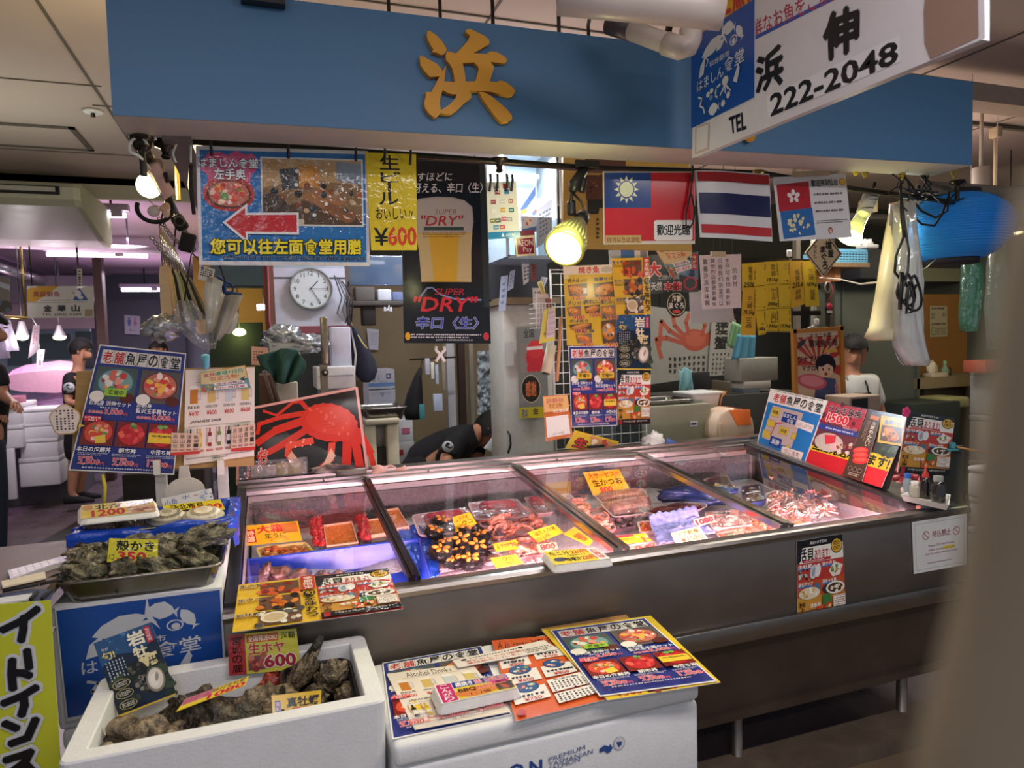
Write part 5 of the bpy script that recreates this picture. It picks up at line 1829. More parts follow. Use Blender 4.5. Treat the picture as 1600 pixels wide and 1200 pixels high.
def D_crab(S):
 S.r(0,0,1,1,'8f8e86')
 c_='9c4a38'
 S.e(.56,.42,.17,.17,c_)
 S.e(.56,.40,.13,.12,'a85844')
 legs=[[(.42,.36),(.30,.22),(.28,.10),(.36,.06)],[(.42,.42),(.24,.30),(.14,.18),(.12,.50)],[(.44,.48),(.20,.40),(.08,.42),(.14,.66)],[(.70,.36),(.80,.22),(.82,.08),(.76,.04)],[(.70,.42),(.88,.28),(.96,.20),(.97,.50)],[(.68,.48),(.90,.42),(.97,.50),(.90,.68)],[(.48,.34),(.44,.16),(.48,.04)],[(.64,.34),(.68,.18),(.64,.05)]]
 for l in legs:
  S.line(l,.045,c_)
  S.line(l[1:],.03,'a4523e')
 for k,s in enumerate(['かにかに','やっぱり','うまい海','たらばは','北の味ぞ','三陸の湯','蟹をたべ']):
  pass
 S.fine(.22,.66,.70,.93,8,'302e2a',.6,vert=True)
 S.fine(.82,.62,.98,.94,6,'3a3834',.55,vert=True)
S=Sheet(quad([(1015,478),(1141,496),(1138,583),(1015,601)],Y=4.8),'8f8e86',.004,seed=64)
D_crab(S)
hang(S.done('crab_banner',PRINT,'grey calligraphy banner with a painted red crab at the rear of the stall','banner'),S)
S=Sheet(quad([(1112,498),(1150,500),(1142,585),(1106,588)],Y=4.78),'8f8e86',.003,seed=65)
S.r(0,0,1,1,'94938b')
S.vt('獲蟹',.18,.03,.72,.55,'1c1a18',.05)
S.fine(.1,.6,.9,.97,5,'33312c',.5,vert=True)
hang(S.done('calligraphy_strip',PRINT,'grey strip with big black calligraphy right of the painted crab','banner'),S)
YS=3.55
slips=[([(1159,412),(1181,411),(1181,455),(1160,455)],'塩釜','2500'),([(1160,450),(1181,450),(1181,524),(1158,524)],'三崎','75.5kg'),([(1178,411),(1197,409),(1196,448),(1179,450)],'塩釜','133kg'),([(1180,448),(1197,447),(1197,486),(1181,488)],'千葉','155kg'),([(1181,486),(1197,484),(1196,522),(1184,524)],'気仙','148kg'),([(1195,409),(1217,408),(1216,446),(1196,447)],'宮城','151kg'),([(1196,446),(1216,446),(1216,484),(1197,485)],'中之作','200kg'),([(1196,484),(1216,483),(1217,518),(1196,518)],'山口','135kg'),([(1216,408),(1234,407),(1234,446),(1217,446)],'八丈島','144kg'),([(1216,446),(1235,445),(1235,481),(1217,481)],'勝浦','149kg'),([(1216,482),(1236,482),(1236,518),(1217,518)],'山口県','153kg'),([(1234,408),(1255,407),(1257,475),(1236,482)],'塩釜岩崎','235.6'),([(1255,408),(1274,407),(1281,478),(1259,479)],'三崎塩釜','169kg')]
slab=['at the top left corner of the block','long, at the lower left of the block','top row, second column','middle row, second column','bottom row, second column','top row, third column','middle row, third column with red writing','bottom row, third column','top row, fourth column','middle row, fourth column','bottom row, fourth column','long, at the right end of the block','long and tilted, set apart on the right']
for k,(px,s,kg)in enumerate(slips):
 S=Sheet(quad(px,Y=YS-.002*(k%4)-.004*(k in(1,4,7,10))),'d8b82c',.0008,seed=70+k,bend=lambda u,v,k=k:.004*sin(v*4+k))
 S.r(0,0,1,1,'d4b828' if k not in(1,11)else 'd0a828')
 if k in(1,11,12):
  S.vt(s[:2],.35,.18,.72,.44,'3a3020',.0)
  S.t(kg,.10,.47,.9,.58,'1c1a14',.03,.2)
  S.vt(s[-2:],.30,.62,.70,.86,'3a3020',.0)
  S.fine(.80,.05,.92,.5,1,'5a4c28',.8,vert=True)
 else:
  S.vt(s,.42,.10,.74,.62,'7c3028' if k==6 else '3a3020',.0)
  S.t(kg,.08,.68,.92,.86,'1c1a14',.03,.2)
  S.fine(.82,.08,.94,.6,1,'5a4c28',.8,vert=True)
  S.fine(.06,.92,.9,.97,1,'4a3c20')
 S.done('auction_slip',PRINT,'yellow handwritten fish slip, '+slab[k],'slip',None,'yellow auction slips')
t=thing('slip_pipe','grey vertical pipe beside the yellow slips carrying small hanging trinkets','pipe',at(1277,480,Y=3.6))
a=at(1278,400,Y=3.62)
make('pipe',MB().tube([(a.x,3.66,.02),(a.x,3.66,2.84)],.018,10),mat('pipe_grey','6c6c60',rough=.5),t)
m=MB().box(((at(1159,405,Y=3.58).x+a.x)/2,3.60,at(1200,407,Y=3.58).z),(a.x-at(1159,405,Y=3.58).x,.012,.03)).box(((at(1159,405,Y=3.58).x+a.x)/2,3.60,at(1200,448,Y=3.58).z),(a.x-at(1159,405,Y=3.58).x,.008,.03)).box(((at(1159,405,Y=3.58).x+a.x)/2,3.60,at(1200,490,Y=3.58).z),(a.x-at(1159,405,Y=3.58).x,.008,.03))
make('slip_rail',m,DARKM,t)
for k,(x,y)in enumerate([(1233,396),(1276,503)]):
 p=at(x,y,Y=3.53)
 t=thing('wall_hook',['white square hook above the yellow slips','white square hook above the framed tuna poster'][k],'hook',p)
 make('pad',MB().rbox(p,(.036,.012,.042),.006,2),WHITEP,t)
 make('hook_wire',MB().tube([p+V((0,0,-.02)),p+V((0,-.004,-.04)),p+V((.004,-.012,-.044)),p+V((.006,-.014,-.036))],.002,5),CHROME,t)
p=at(1295,482,Y=3.58)
t=thing('round_charm','black oval charm with red face hanging on the grey pipe','charm',p)
make('disc',MB().ball(p,(.034,.008,.045),18,10,'14141a'),MATTE,t)
make('red_mark',MB().ball(p+V((0,-.006,.012)),(.022,.005,.022),12,8,'b82838').box(p+V((0,-.008,-.022)),(.04,.003,.016),'dcd8d4'),MATTE,t)
make('cord',MB().tube([p+V((-.01,0,.04)),at(1302,455,Y=3.58),at(1296,437,Y=3.58),at(1283,432,Y=3.64)],.003,6,'a83040'),MATTE,t)
p=at(1292,449,Y=3.56)
m=MB()
for k in range(3):
 m.tube([p+V((.02*cos(a_*.6+k),-.004*k,.035*sin(a_*.6+k)))for a_ in range(11)],.004,6,['2a2826','6c6458','8c8478'][k])
tag(make('rubber_bands',m,MATTE),'bunch of dark rubber bands hanging on the grey pipe above the charm','bands')
def D_diamond(S):
 S.r(0,0,1,1,'c8bc9c')
 S.frame(.03,.03,.97,.97,.03,'201c18')
 S.vt('塩釜',.56,.10,.84,.52,'1c1814',.04)
 S.vt('まぐろ',.40,.30,.66,.92,'1c1814',.05)
 S.r(.14,.2,.26,.62,'3c342c')
c=at(1287,396,Y=3.45)
d_=(at(1316,396,Y=3.45)-c).x
S=Sheet([c+V((0,0,d_)),c+V((d_,0,0)),c+V((0,0,-d_)),c+V((-d_,0,0))],'c8bc9c',.004,seed=90)
S.r(0,0,1,1,'cabe9e')
S.frame(.05,.05,.95,.95,.035,'201c18')
cx=lambda x,y:((x+y)*.5,(y-x+1)*.5)
def dtx(ch,x0,y0,x1,y1,col='1c1814'):
 vs,fs,(a0,b0,a1,b1)=glyphs(ch,.008)
 z=S.z()
 for k_,(dx,dy)in enumerate([(.03,0),(-.03,0),(0,.03),(0,-.03)]):
  out=[]
  for x,y in vs:
   X=x0+(x1-x0)*(x+dx-a0)/(a1-a0)
   Y_=y1+(y0-y1)*(y+dy-b0)/(b1-b0)
   p_=c+V((X*d_,-.003-.00004*k_,-Y_*d_))
   out.append(p_)
  S.mb.add(out,fs,col)
for ch,x0,y0,x1,y1 in[('塩',.08,-.52,.42,-.2),('釜',.2,-.16,.52,.14),('ま',-.2,-.30,.10,-.04),('ぐ',-.14,0,.14,.28),('ろ',-.10,.34,.20,.66)]:
 dtx(ch,x0,y0,x1,y1)
for k,ch in enumerate('ひとし'):
 dtx(ch,-.52,-.34+k*.2,-.38,-.20+k*.2,'5a2c24')
S.done('diamond_sign',PRINT,'diamond shaped cream tuna sign with black border above the yellow slips','sign')
tag(make('sign_hanger',MB().tube([c+V((0,.004,d_*.96)),V((c.x,3.46,2.848))],.003,5),DARKM),'thin hanger wire above the diamond tuna sign','wire')
t=thing('framed_poster','wood framed tuna poster with a cartoon fishmonger holding a red tuna slab','poster',at(1278,640,Y=3.6))
fr=quad([(1240,518),(1313,513),(1318,640),(1243,636)],Y=3.6)
m=MB()
for a,b in zip(fr,fr[1:]+fr[:1]):
 d=(b-a).normalized()
 m.box((a+b)/2,((b-a).length+.03,.028,.026),None,0,None,(0,-atan2(d.z,d.x),0))
make('frame',m,mat('orange_wood','b87c34',rough=.45,var=.12,scale=12),t)
S=Sheet([p+V((0,.004,0))for p in fr],'c8a890',.006,seed=91)
S.r(0,0,1,1,'d0b094')
for k in range(9):
 a0=-pi+k*pi/8
 S.poly([(.5,.45),(.5+.9*cos(a0),.45+.9*sin(a0)),(.5+.9*cos(a0+.2),.45+.9*sin(a0+.2))]if False else[(.5,.45),(max(0,min(1,.5+.7*cos(a0))),max(0,.45+.7*sin(a0))),(max(0,min(1,.5+.7*cos(a0+.2))),max(0,.45+.7*sin(a0+.2)))],'b8403c')
S.r(.05,.02,.95,.08,'e0c8b0')
S.t('キタニ水産',.35,.04,.8,.10,'281c1c',.02)
S.t('築地魚河岸',.32,.12,.93,.22,'281c1c',.03)
S.poly([(.06,.24),(.12,.14),(.28,.10),(.22,.17),(.12,.22)],'3c4048')
S.r(.65,.25,.92,.29,'d8b050')
S.t('ツナブリ',.08,.32,.50,.42,'1c1418',.04)
S.t('マグロ',.16,.45,.44,.52,'1c1418',.04)
S.e(.66,.44,.22,.13,'24202c')
S.e(.66,.50,.16,.11,'e4bca4')
S.poly([(.48,.46),(.60,.34),(.84,.42),(.82,.47),(.7,.43),(.58,.47)],'24202c')
S.e(.60,.50,.018,.018,'2c1c1c')
S.e(.73,.50,.018,.018,'2c1c1c')
S.e(.66,.56,.04,.02,'9c3c3c')
S.poly([(.45,.63),(.62,.60),(.86,.62),(.92,.86),(.40,.86)],'4c547c')
S.e(.36,.66,.31,.10,'c8606c',a=.1)
S.e(.36,.65,.25,.07,'e08c94',a=.1)
S.r(.04,.86,.96,.96,'2c2c4c')
S.vt('三陸宮城',.84,.64,.92,.84,'c83c44',.02,oc='f0e4dc')
S.done('print',LAMI,None,None,t)
make('hanging_cord',MB().tube([at(1250,518,Y=3.59),at(1277,506,Y=3.56),at(1306,514,Y=3.59)],.002,5),CHROME,t)
m=MB()
def drape(px,Y,amp=.012,fr_=3,th=.004,n=14):
 q_=quad(px,Y=Y)
 return lambda u,v:q_[0].lerp(q_[1],u).lerp(q_[3].lerp(q_[2],u),v)+V((0,amp*sin(u*6.28*fr_)*(.4+.6*v),0))
tag(make('cloth',MB().grid(drape([(1152,522),(1180,524),(1178,560),(1142,562)],3.75),16,8,'4c8ca4',0,.004),MATTE),'blue cloth hanging below the yellow slips','cloth')
tag(make('cloth',MB().grid(drape([(1144,502),(1162,510),(1150,548),(1136,540)],3.78),12,8,'6c9a6c',0,.004),MATTE),'green cloth hanging left of the blue cloth','cloth')
tag(make('cloth_hanger',MB().tube([at(1135,500,Y=3.8),at(1190,520,Y=3.78),at(1275,520,Y=3.7)],.004,6),DARKM),'thin bar the coloured cloths hang from','bar')
S=Sheet(quad([(884,228),(1010,230),(1080,392),(880,388)],Y=3.0),'b09448',.02,seed=92)
S.q=quad([(880,228),(1076,230),(1080,392),(880,388)],Y=3.0)
S=Sheet(S.q,'b09448',.02,seed=92)
S.r(0,0,1,1,'c0a04c')
for k,(v0,v1)in enumerate([(.04,.26),(.28,.52)]):
 S.poly([(.16,v0+.03),(.18,v0),(.48,v0),(.48,v1),(.17,v1)],'5c3c28')
 S.blobs(.18,v0,.47,v1,26,['6c4830','4a3020','8c6444','3a2418'],(.03,.1),k,False,.25)
S.poly([(.18,.52),(.48,.52),(.48,.60),(.27,.60),(.26,.66),(.18,.66)],'2c3028')
S.fine(.24,.70,.27,.95,1,'4a3c20',.8,vert=True)
S.line([(.30,.68),(.30,.98)],.003,'8c7434')
S.t('い',.34,.84,.38,.88,'2c2418',.03)
o=S.done('tan_signboard',PRINT,'tan wooden signboard with dark timber picture behind the red flag','sign')
for x in(1.35,1.85):
 make('hanging_rod',MB().tube([(x,3.02,2.3),(x,3.02,2.848)],.006,6),DARKM,o)
cx0,cx1=at(790,300,Y=3.7),at(872,300,Y=3.7)
zt5,zb5=at(830,226,Y=3.7).z,at(830,402,Y=3.7).z
t=thing('glass_cabinet','blue lit glass cabinet hung behind the payment sheet','cabinet',((cx0.x+cx1.x)/2,3.8,zb5))
m=MB()
open_w=.02
m.box(((cx0.x+cx1.x)/2,4.0,(zt5+zb5)/2),(cx1.x-cx0.x,.02,zt5-zb5),'a8bccc')
m.box((cx0.x,3.85,(zt5+zb5)/2),(.02,.32,zt5-zb5),'a8bccc').box((cx1.x,3.85,(zt5+zb5)/2),(.03,.32,zt5-zb5),'6c7478')
m.box(((cx0.x+cx1.x)/2,3.85,zb5),(cx1.x-cx0.x,.32,.02),'8c9cac').box(((cx0.x+cx1.x)/2,3.85,zt5),(cx1.x-cx0.x,.32,.02),'8c9cac')
make('body',m,MATTE,t)
tz5=at(840,276,Y=3.9).z
make('tube',MB().tube([(cx0.x+.04,3.9,tz5),(cx1.x-.04,3.9,tz5)],.012,10),mat('white_tube','ffffff',emit=6,ecol='dcecff'),t)
area_lamp(((cx0.x+cx1.x)/2,3.86,tz5),(cx1.x-cx0.x-.1,.03),3.0,(.72,.86,1.0),(radians(-60),0,0),'cabinet_light')
make('glass_front',MB().add([(cx0.x,3.70,zb5),(cx1.x,3.70,zb5),(cx1.x,3.70,zt5),(cx0.x,3.70,zt5)],[(0,1,2,3)]),GLASS,t)
make('hanging_bar',MB().tube([(cx0.x+.1,3.9,zt5),(cx0.x+.1,3.9,2.79)],.01,6),DARKM,t)
def D_cab1(S):
 S.r(0,0,1,1,'b8c8dc')
 S.poly([(0,.35),(.95,0),(.95,.2),(0,.55)],'4c74b4')
 S.r(0,.40,.40,.50,'c8a860')
 S.blobs(.05,.55,.95,.85,10,['c87068','b85c50','e0d0c8','5c80b8'],(.08,.2),3,False)
 S.r(0,.88,1,1,'3c64a4')
wall([(812,305),(838,290),(838,362),(815,366)],3.66,D_cab1,'blue and white price sheet taped inside the lit glass cabinet','sheet',seed=93,cat='sheet')
wall([(838,312),(863,300),(862,372),(838,388)],3.67,lambda S:(S.r(0,0,1,1,'8c9cb4'),S.poly([(0,0),(1,-.0),(1,.14),(0,.22)],'bcdcf4'),S.fine(.2,.3,.8,.85,6,'5c6c84')),'grey blue notice taped at the right of the lit glass cabinet','sheet',seed=94,cat='sheet')
# what lies in the display counter
ZT=.735
def ct(x,y,z=.745):
 """pixel to the gently rising bed of the counter; z counts from .745 at the bed's surface"""
 d=ray(x,y)
 n=V((0,-.12,1))
 p=V((0,2.0,z))
 r=EYE+d*((p-EYE).dot(n)/d.dot(n))
 if r.y>2.93:
  r=V((r.x,2.93,z+.12*.93))
 return r
def quadc(px,z):
 return[ct(x,y,z)for x,y in px]
m=MB()
nx,ny=60,26
m.grid(lambda u,v:(XL+.05+u*(XR-XL-.23),1.995+v*.965,.690+.116*v+.018*noise.noise(V((u*22,v*10,1)))),nx,ny)
tag(make('crushed_ice',m,mat('crushed_ice','bfb6bc',rough=.35,var=.25,scale=60,bump=.6,bscale=120)),'bed of crushed ice on the floor of the display counter','ice',kind='stuff')
m=MB()
for k in range(3):
 m.grid(lambda u,v,k=k:(XL+.06+u*(XR-XL-.25),2.955-.018*noise.noise(V((u*40,v*6,k))),.78+v*.15),80,8)
 break
tag(make('frost_lining',m,mat('frosted_back','665a60',rough=.6,var=.35,scale=50,bump=.8,bscale=70)),'frosted grey rear lining inside the display counter','frost',kind='stuff')
def bil(q):
 return lambda u,v,z=0.0:q[0].lerp(q[1],u).lerp(q[3].lerp(q[2],u),v)+V((0,0,z))
def case_tray(label,px,z=ZT,h=.022,col='e8c8c8',name='foam_tray',parts=(),cat='tray',film_=False,group=None,m_=None):
 q=quadc(px,z)
 P=bil(q)
 c=sum(q,V((0,0,0)))/4
 t=thing(name,label,cat,c-V((0,0,h)),group)
 m=MB()
 rings=[]
 for s,dz in((.86,-h),(1.0,-.003),(1.0,0),(.94,0),(.90,-.004),(.84,-h+.004)):
  r=[]
  for i in range(4):
   a,b,d=q[i-1],q[i],q[(i+1)%4]
   for k in(0,.5,1):
    e1,e2=b.lerp(a,.12),b.lerp(d,.12)
    p=e1.lerp(b,k).lerp(b.lerp(e2,k),k)
    r.append(c+(p-c)*s+V((0,0,dz)))
  rings.append(r[::-1])
 m.loft(rings,True,col,0,False)
 make('tray',m,m_ or MATTE,t)
 for(nm,fn)in parts:
  m=MB()
  fn(m,P,z,h)
  make(nm,m,WETF,t)
 if film_:
  m=MB().grid(lambda u,v:P(.02+.96*u,.02+.96*v,.004+.010*sin(pi*u)*sin(pi*v)+.003*noise.noise(V((u*8,v*8,z*9)))),12,8)
  make('wrap',m,CLEAR,t)
 return t
def slab(u0,v0,u1,v1,hz,cols,seed=1):
 def f(m,P,z,h):
  def pt(u,v):
   e=(1-abs(2*u-1)**6)*(1-abs(2*v-1)**6)
   return P(u0+(u1-u0)*u,v0+(v1-v0)*v,-h+.006+hz*e**.4+.003*noise.noise(V((u*6,v*6,seed))))
  k=len(m.v)
  m.grid(pt,18,12,cols[0])
  hc=[H(x)for x in cols]
  for i in range(k,len(m.v)):
   p=m.v[i]
   t_=noise.noise(V((p.x*60,p.y*18,seed)))*.5+.5
   a=min(len(hc)-1.001,max(0,t_*(len(hc)-1)))
   j=int(a)
   m.vc[i]=tuple(hc[j][q_]*(1-a+j)+hc[j+1][q_]*(a-j)for q_ in range(4))
 return f
def pieces(n,r,cols,seed=1,el=.6,box=(.1,.1,.9,.9),up=.008):
 def f(m,P,z,h):
  rn=random.Random(seed)
  for i in range(n):
   u,v=rn.uniform(box[0],box[2]),rn.uniform(box[1],box[3])
   rr=rn.uniform(*r)
   m.ball(P(u,v,-h+up+rn.uniform(0,up)),(rr,rr*el,rr*.5),10,7,rn.choice(cols),0,.25,3,i,None,(rn.uniform(-.4,.4),rn.uniform(-.4,.4),rn.random()*6))
 return f
RED=['c81c34','d82c44','b0142c','e04858']
PINK=['e8a09c','f0b8ac','d88880','f6d0c4']
ORG=['e87830','f09040','d8601c','f4a860']
DKM=['4a1c20','5c2428','381418','6c3034']
def pcard(label,px,z,design,m_=None,seed=1,tilt=0.0):
 bl,br=px[3],px[2]
 p=ct((bl[0]+br[0])/2,(bl[1]+br[1])/2,z)
 n=(0,1,-.9)if tilt else(0,.5,-1)
 S=Sheet(pquad(px,p,n),'e8c030',.0012,seed=seed)
 design(S)
 return S.done('price_card',m_ or LAMI,label,'price sign')
def D_simple(lines,base='e4b428'):
 """lines: (text, u0, v0, u1, v1, colour, bold)"""
 def f(S):
  S.r(0,0,1,1,base)
  for l in lines:
   S.t(*l[:6],l[6]if len(l)>6 else .03)
 return f
# first bay
case_tray('sea urchin tray under the big yellow box sign in the first bay',[(398,855),(478,846),(492,862),(408,876)],.745,.022,'e8c878',parts=[('roe',pieces(40,(.012,.018),ORG,1))])
def D_uni(S):
 S.r(0,0,1,1,'e8b420')
 S.r(.02,.22,.20,.88,'c8202c')
 S.vt('特選',.04,.26,.18,.86,'f4d8a0',.03)
 S.t('大箱',.24,.06,.70,.46,'d0202c',.05)
 S.r(.70,.05,.97,.55,'c87830')
 S.t('生うに',.36,.50,.74,.74,'2c2018',.02)
 S.e(.60,.86,.16,.10,'d87824')
 S.e(.60,.86,.13,.075,'e8b420')
pcard('big yellow sea urchin box sign in the first bay of the counter',[(379,822),(465,814),(472,844),(384,853)],.765,D_uni,seed=101,tilt=.03)
for k,px in enumerate([[(505,820),(550,814),(560,847),(510,853)],[(592,797),(622,793),(640,822),(605,828)],[(571,812),(598,808),(606,832),(580,836)]]):
 q=quadc(px,.755)
 P=bil(q)
 t=thing('urchin_box',['orange sea urchin box beside the red crab legs in the first bay','orange sea urchin box just right of the first dark mullion','orange sea urchin box half under the first dark mullion'][k],'box',sum(q,V((0,0,0)))/4-V((0,0,.03)),'sea urchin boxes')
 m=MB()
 c=sum(q,V((0,0,0)))/4
 R=lambda s,dz:[c+(p-c)*s+V((0,0,dz))for p in q[::-1]]
 m.loft([R(1,-.03),R(1,0),R(.93,0),R(.93,-.02)],True,'e8b090',0,False)
 make('wooden_box',m,MATTE,t)
 m=MB()
 k0=len(m.v)
 m.grid(lambda u,v:P(.04+.92*u,.04+.92*v,-.006+.004*noise.noise(V((u*14,v*14,k)))),26,20,'e06818')
 for i in range(len(m.v)):
  t_=noise.noise(m.v[i]*90)*.5+.5
  a,b=H('d85c14'),H('f08c34')
  m.vc[i]=tuple(a[j]*(1-t_)+b[j]*t_ for j in range(4))
 make('roe',m,WETF,t)
for k,(px,py0,py1)in enumerate([(492,812,852),(500,812,854),(564,808,840),(571,806,844)]):
 m=MB()
 a,b=ct(px-3,py0,.755),ct(px+3,py1,.745)
 n=9
 pts=[a.lerp(b,i/n)+V((.004*sin(i*2.2+k),0,.004*sin(i*1.7)))for i in range(n+1)]
 m.tube(pts,[.012+.004*(i%2)for i in range(n+1)],10,'c02028')
 rn=random.Random(k)
 for i in range(26):
  p=pts[rn.randrange(n)]
  d=V((rn.uniform(-1,1),rn.uniform(-1,1),rn.uniform(0,1))).normalized()
  m.lathe([(.003,.010),(0,.022)],5,p,'e85858',0,None,d)
 tag(make('king_crab_limb',m,WETF),['spiny red crab leg left of the orange urchin box','second spiny red crab leg touching the orange urchin box','spiny red crab leg right of the orange urchin box','spiny red crab leg against the first mullion'][k],'crab leg','red crab legs')
for k,(px,lb)in enumerate([([(363,845),(374,843),(372,905),(363,908)],'orange salmon tray against the left end of the counter'),([(364,815),(376,812),(378,838),(364,840)],'orange roe tray behind the salmon tray at the left end')]):
 case_tray(lb,px,.75,.02,'e8a878',parts=[('fish',pieces(14,(.012,.02),ORG,4+k))])  # orange trays placed where orange light is reflected at the counter's end
q=[ct(384,866,.775),ct(655,828,.775),ct(660,906,.775),ct(392,950,.775)]
t=thing('blue_bin','large blue plastic bin of brown shells at the front of the first bay','bin',sum(q,V((0,0,0)))/4-V((0,0,.09)))
q[2].y=q[3].y=2.0
q[0].y=q[1].y=(q[0].y+q[1].y)/2
c=sum(q,V((0,0,0)))/4
R=lambda s,dz:[c+V(((p-c).x*s,(p-c).y*(s-.02 if s<.99 else s),dz))for p in q[::-1]]
m=MB().loft([R(.93,-.085),R(1,0),R(.985,.004),R(.965,0),R(.91,-.075)],True,'2c50c8',0,False)
make('bin',m,mat('blue_bin_plastic','1a3cb8',rough=.3,var=.08,bump=.03),t)
for k,(px,py,r)in enumerate([(412,905,(.022,.016,.055)),(440,900,(.05,.03,.03)),(470,902,(.045,.03,.028)),(505,904,(.06,.03,.025)),(530,905,(.05,.03,.025))]):
 m=MB()
 p=ct(px,py,.745)
 palette_ball(m,p,r,['5a3a30','7c5040','4a2c28','8c6450','6c4438'],22,14,.4,2.6,60+k,(.2*k,.3,.5*k),.04)
 tag(make('penshell',m,WETF),['upright brown shell at the left of the blue bin','round brown shell next to the upright one in the blue bin','brown shell in the middle of the blue bin','long brown shell behind the shellfish poster in the blue bin','brown shell at the right of the blue bin heap'][k],'shell','brown shells in the blue bin')
m=MB().grid(lambda u,v:bil(quadc([(598,826),(668,820),(690,900),(652,905)],.742))(u,v,.016*noise.noise(V((u*5,v*5,3)))+.010*noise.noise(V((u*14,v*14,3)))),22,22,None,0,.001)
tag(make('blue_film',m,MATS['blue_plastic_film']),'crumpled blue plastic film right of the first mullion','film')
# second bay
for k,(px,s)in enumerate([([(642,804),(730,793),(747,829),(655,838)],'at the left of the second bay'),([(730,785),(808,779),(834,806),(742,812)],'at the back of the second bay'),([(738,800),(815,792),(838,815),(752,824)],'just behind the shrimp tray'),([(818,777),(842,775),(866,800),(838,803)],'beside the second mullion')]):
 t=case_tray('pink foam tray of red tuna block '+s,px,ZT+.02*(k!=2),.02,'f0c0c4',parts=[('tuna_block',slab(.2,.1,.9,.55,.028,RED,k))],film_=True,group='red tuna trays')
 P=bil(quadc(px,ZT+.02*(k!=2)))
 for u0,v0 in((.12,.58),(.5,.62)):
  S=Sheet([P(u0,v0,.003),P(u0+.3,v0-.03,.003),P(u0+.32,v0+.2,.003),P(u0+.02,v0+.24,.003)],'f0dce0',.0006,seed=k)
  S.poly([(.05,.8),(.25,.2),(.35,.8)],'4a4468')
  S.fine(.4,.3,.95,.7,1,'c04858')
  S.done('tuna_label',LAMI,None,None,t)
t0=thing('sea_urchin','black spiny sea urchin opened to show orange roe','sea urchin',(0,0,0),'opened sea urchins')
m=MB()
m.ball((0,0,0),(.038,.038,.022),20,10,'1c1418')
rn=random.Random(5)
for i in range(120):
 th,ph=rn.random()*2*pi,rn.uniform(-.3,.75)
 d=V((cos(th)*cos(ph),sin(th)*cos(ph),sin(ph)))
 m.lathe([(.0022,0),(.0,rn.uniform(.012,.024))],4,V((d.x*.036,d.y*.036,d.z*.02)),'241a1e',0,None,d)
make('spiny_shell',m,WETF,t0)
m=MB()
for i in range(5):
 a=2*pi*i/5
 m.ball((.020*cos(a),.020*sin(a),.022),(.013,.007,.006),10,7,'e88c30',0,.2,4,i,None,(0,0,a))
m.ball((0,0,.017),(.026,.026,.004),14,6,'2a1a14')
make('roe',m,WETF,t0)
upos=[(690,818),(678,834),(726,829),(752,840),(722,848),(698,852),(688,866),(718,866),(735,880),(712,880),(745,858)]
ul=['opened sea urchin at the back left of the heap, touching the yellow urchin card','opened sea urchin at the left edge of the heap with wide orange roe','opened sea urchin right under the yellow urchin card','opened sea urchin at the right end of the heap','opened sea urchin in the middle of the heap','opened sea urchin left of the heap middle','opened sea urchin at the front left corner of the heap','opened sea urchin front and centre of the heap','opened sea urchin nearest the glass edge','opened sea urchin at the very front left of the heap','dark opened sea urchin below the one at the right end']
for k,(px,py)in enumerate(upos):
 o=t0 if k==0 else copy_tree(t0)
 o.location=ct(px,py,.757+(.012 if k in(2,4)else 0))
 o.rotation_euler=(.25*sin(k*2.1)+.15,.25*cos(k*1.7),k*1.3)
 o.scale=(1.0+.12*sin(k*3.3),)*3
 o['label']=ul[k]
pcard('yellow sea urchin card standing behind the opened urchins',[(707,808),(734,800),(745,818),(712,832)],.785,D_simple([('ムラサキ',.1,.1,.8,.42,'c02c34',.03),('ウニ',.4,.45,.9,.8,'2c2018',.03)]),seed=102,tilt=.02)
def shrimp_proto(name):
 m=MB()
 pts,rs=[],[]
 for i in range(13):
  t_=i/12
  a=-1.9+t_*3.3
  pts.append(V((.030*cos(a),.030*sin(a),.004*sin(t_*3))))
  rs.append(.0085*(1-.62*t_)*(.75 if i==0 else 1)+.001*(i%2))
 m.tube(pts,rs,9,'ec8868')
 for i in range(len(m.v)):
  k=i//9
  a,b=H('f2b09c'),H('e06c4c')
  t_=.5+.5*sin(k*2.4)
  m.vc[i]=tuple(a[j]*(1-t_)+b[j]*t_ for j in range(4))
 for k in range(3):
  n0=len(m.v)
  m.tube([pts[0],pts[0]+V((-.014,-.016-.006*k,.004*k)),pts[0]+V((-.010+.02*k,-.045,.008*k))],.0008,4,'e87860')
  for i in range(n0,len(m.v)):
   m.vc[i]=H('e87860')
 for k in range(5):
  n0=len(m.v)
  p=pts[2+k]
  m.tube([p,p*.55+V((0,0,-.004)),p*.3],.001,4,'f0a088')
  for i in range(n0,len(m.v)):
   m.vc[i]=H('f0a088')
 n0=len(m.v)
 m.ball(pts[0]+V((-.003,.003,.006)),.002,6,4,'14100f')
 for i in range(n0,len(m.v)):
  m.vc[i]=H('14100f')
 return make(name,m,WETF,origin=(0,0,0))
case_tray('clear edged tray heaped with pink shrimps in the second bay',[(764,816),(842,803),(852,829),(782,840)],.735,.026,'c8a0a0','shrimp_tray')
case_tray('front tray of pink shrimps in the second bay',[(796,843),(852,833),(862,862),(806,873)],.735,.024,'d8a8a8','shrimp_tray')
case_tray('foam tray of pink prawns left of the third mullion',[(905,806),(944,800),(965,826),(926,832)],.74,.02,'d8b0b0','shrimp_tray')
sp_=tag(shrimp_proto('shrimp'),'pink whole shrimp in the back heap of the second bay','shrimp','pink shrimps in the counter')
rn=random.Random(8)
first=True
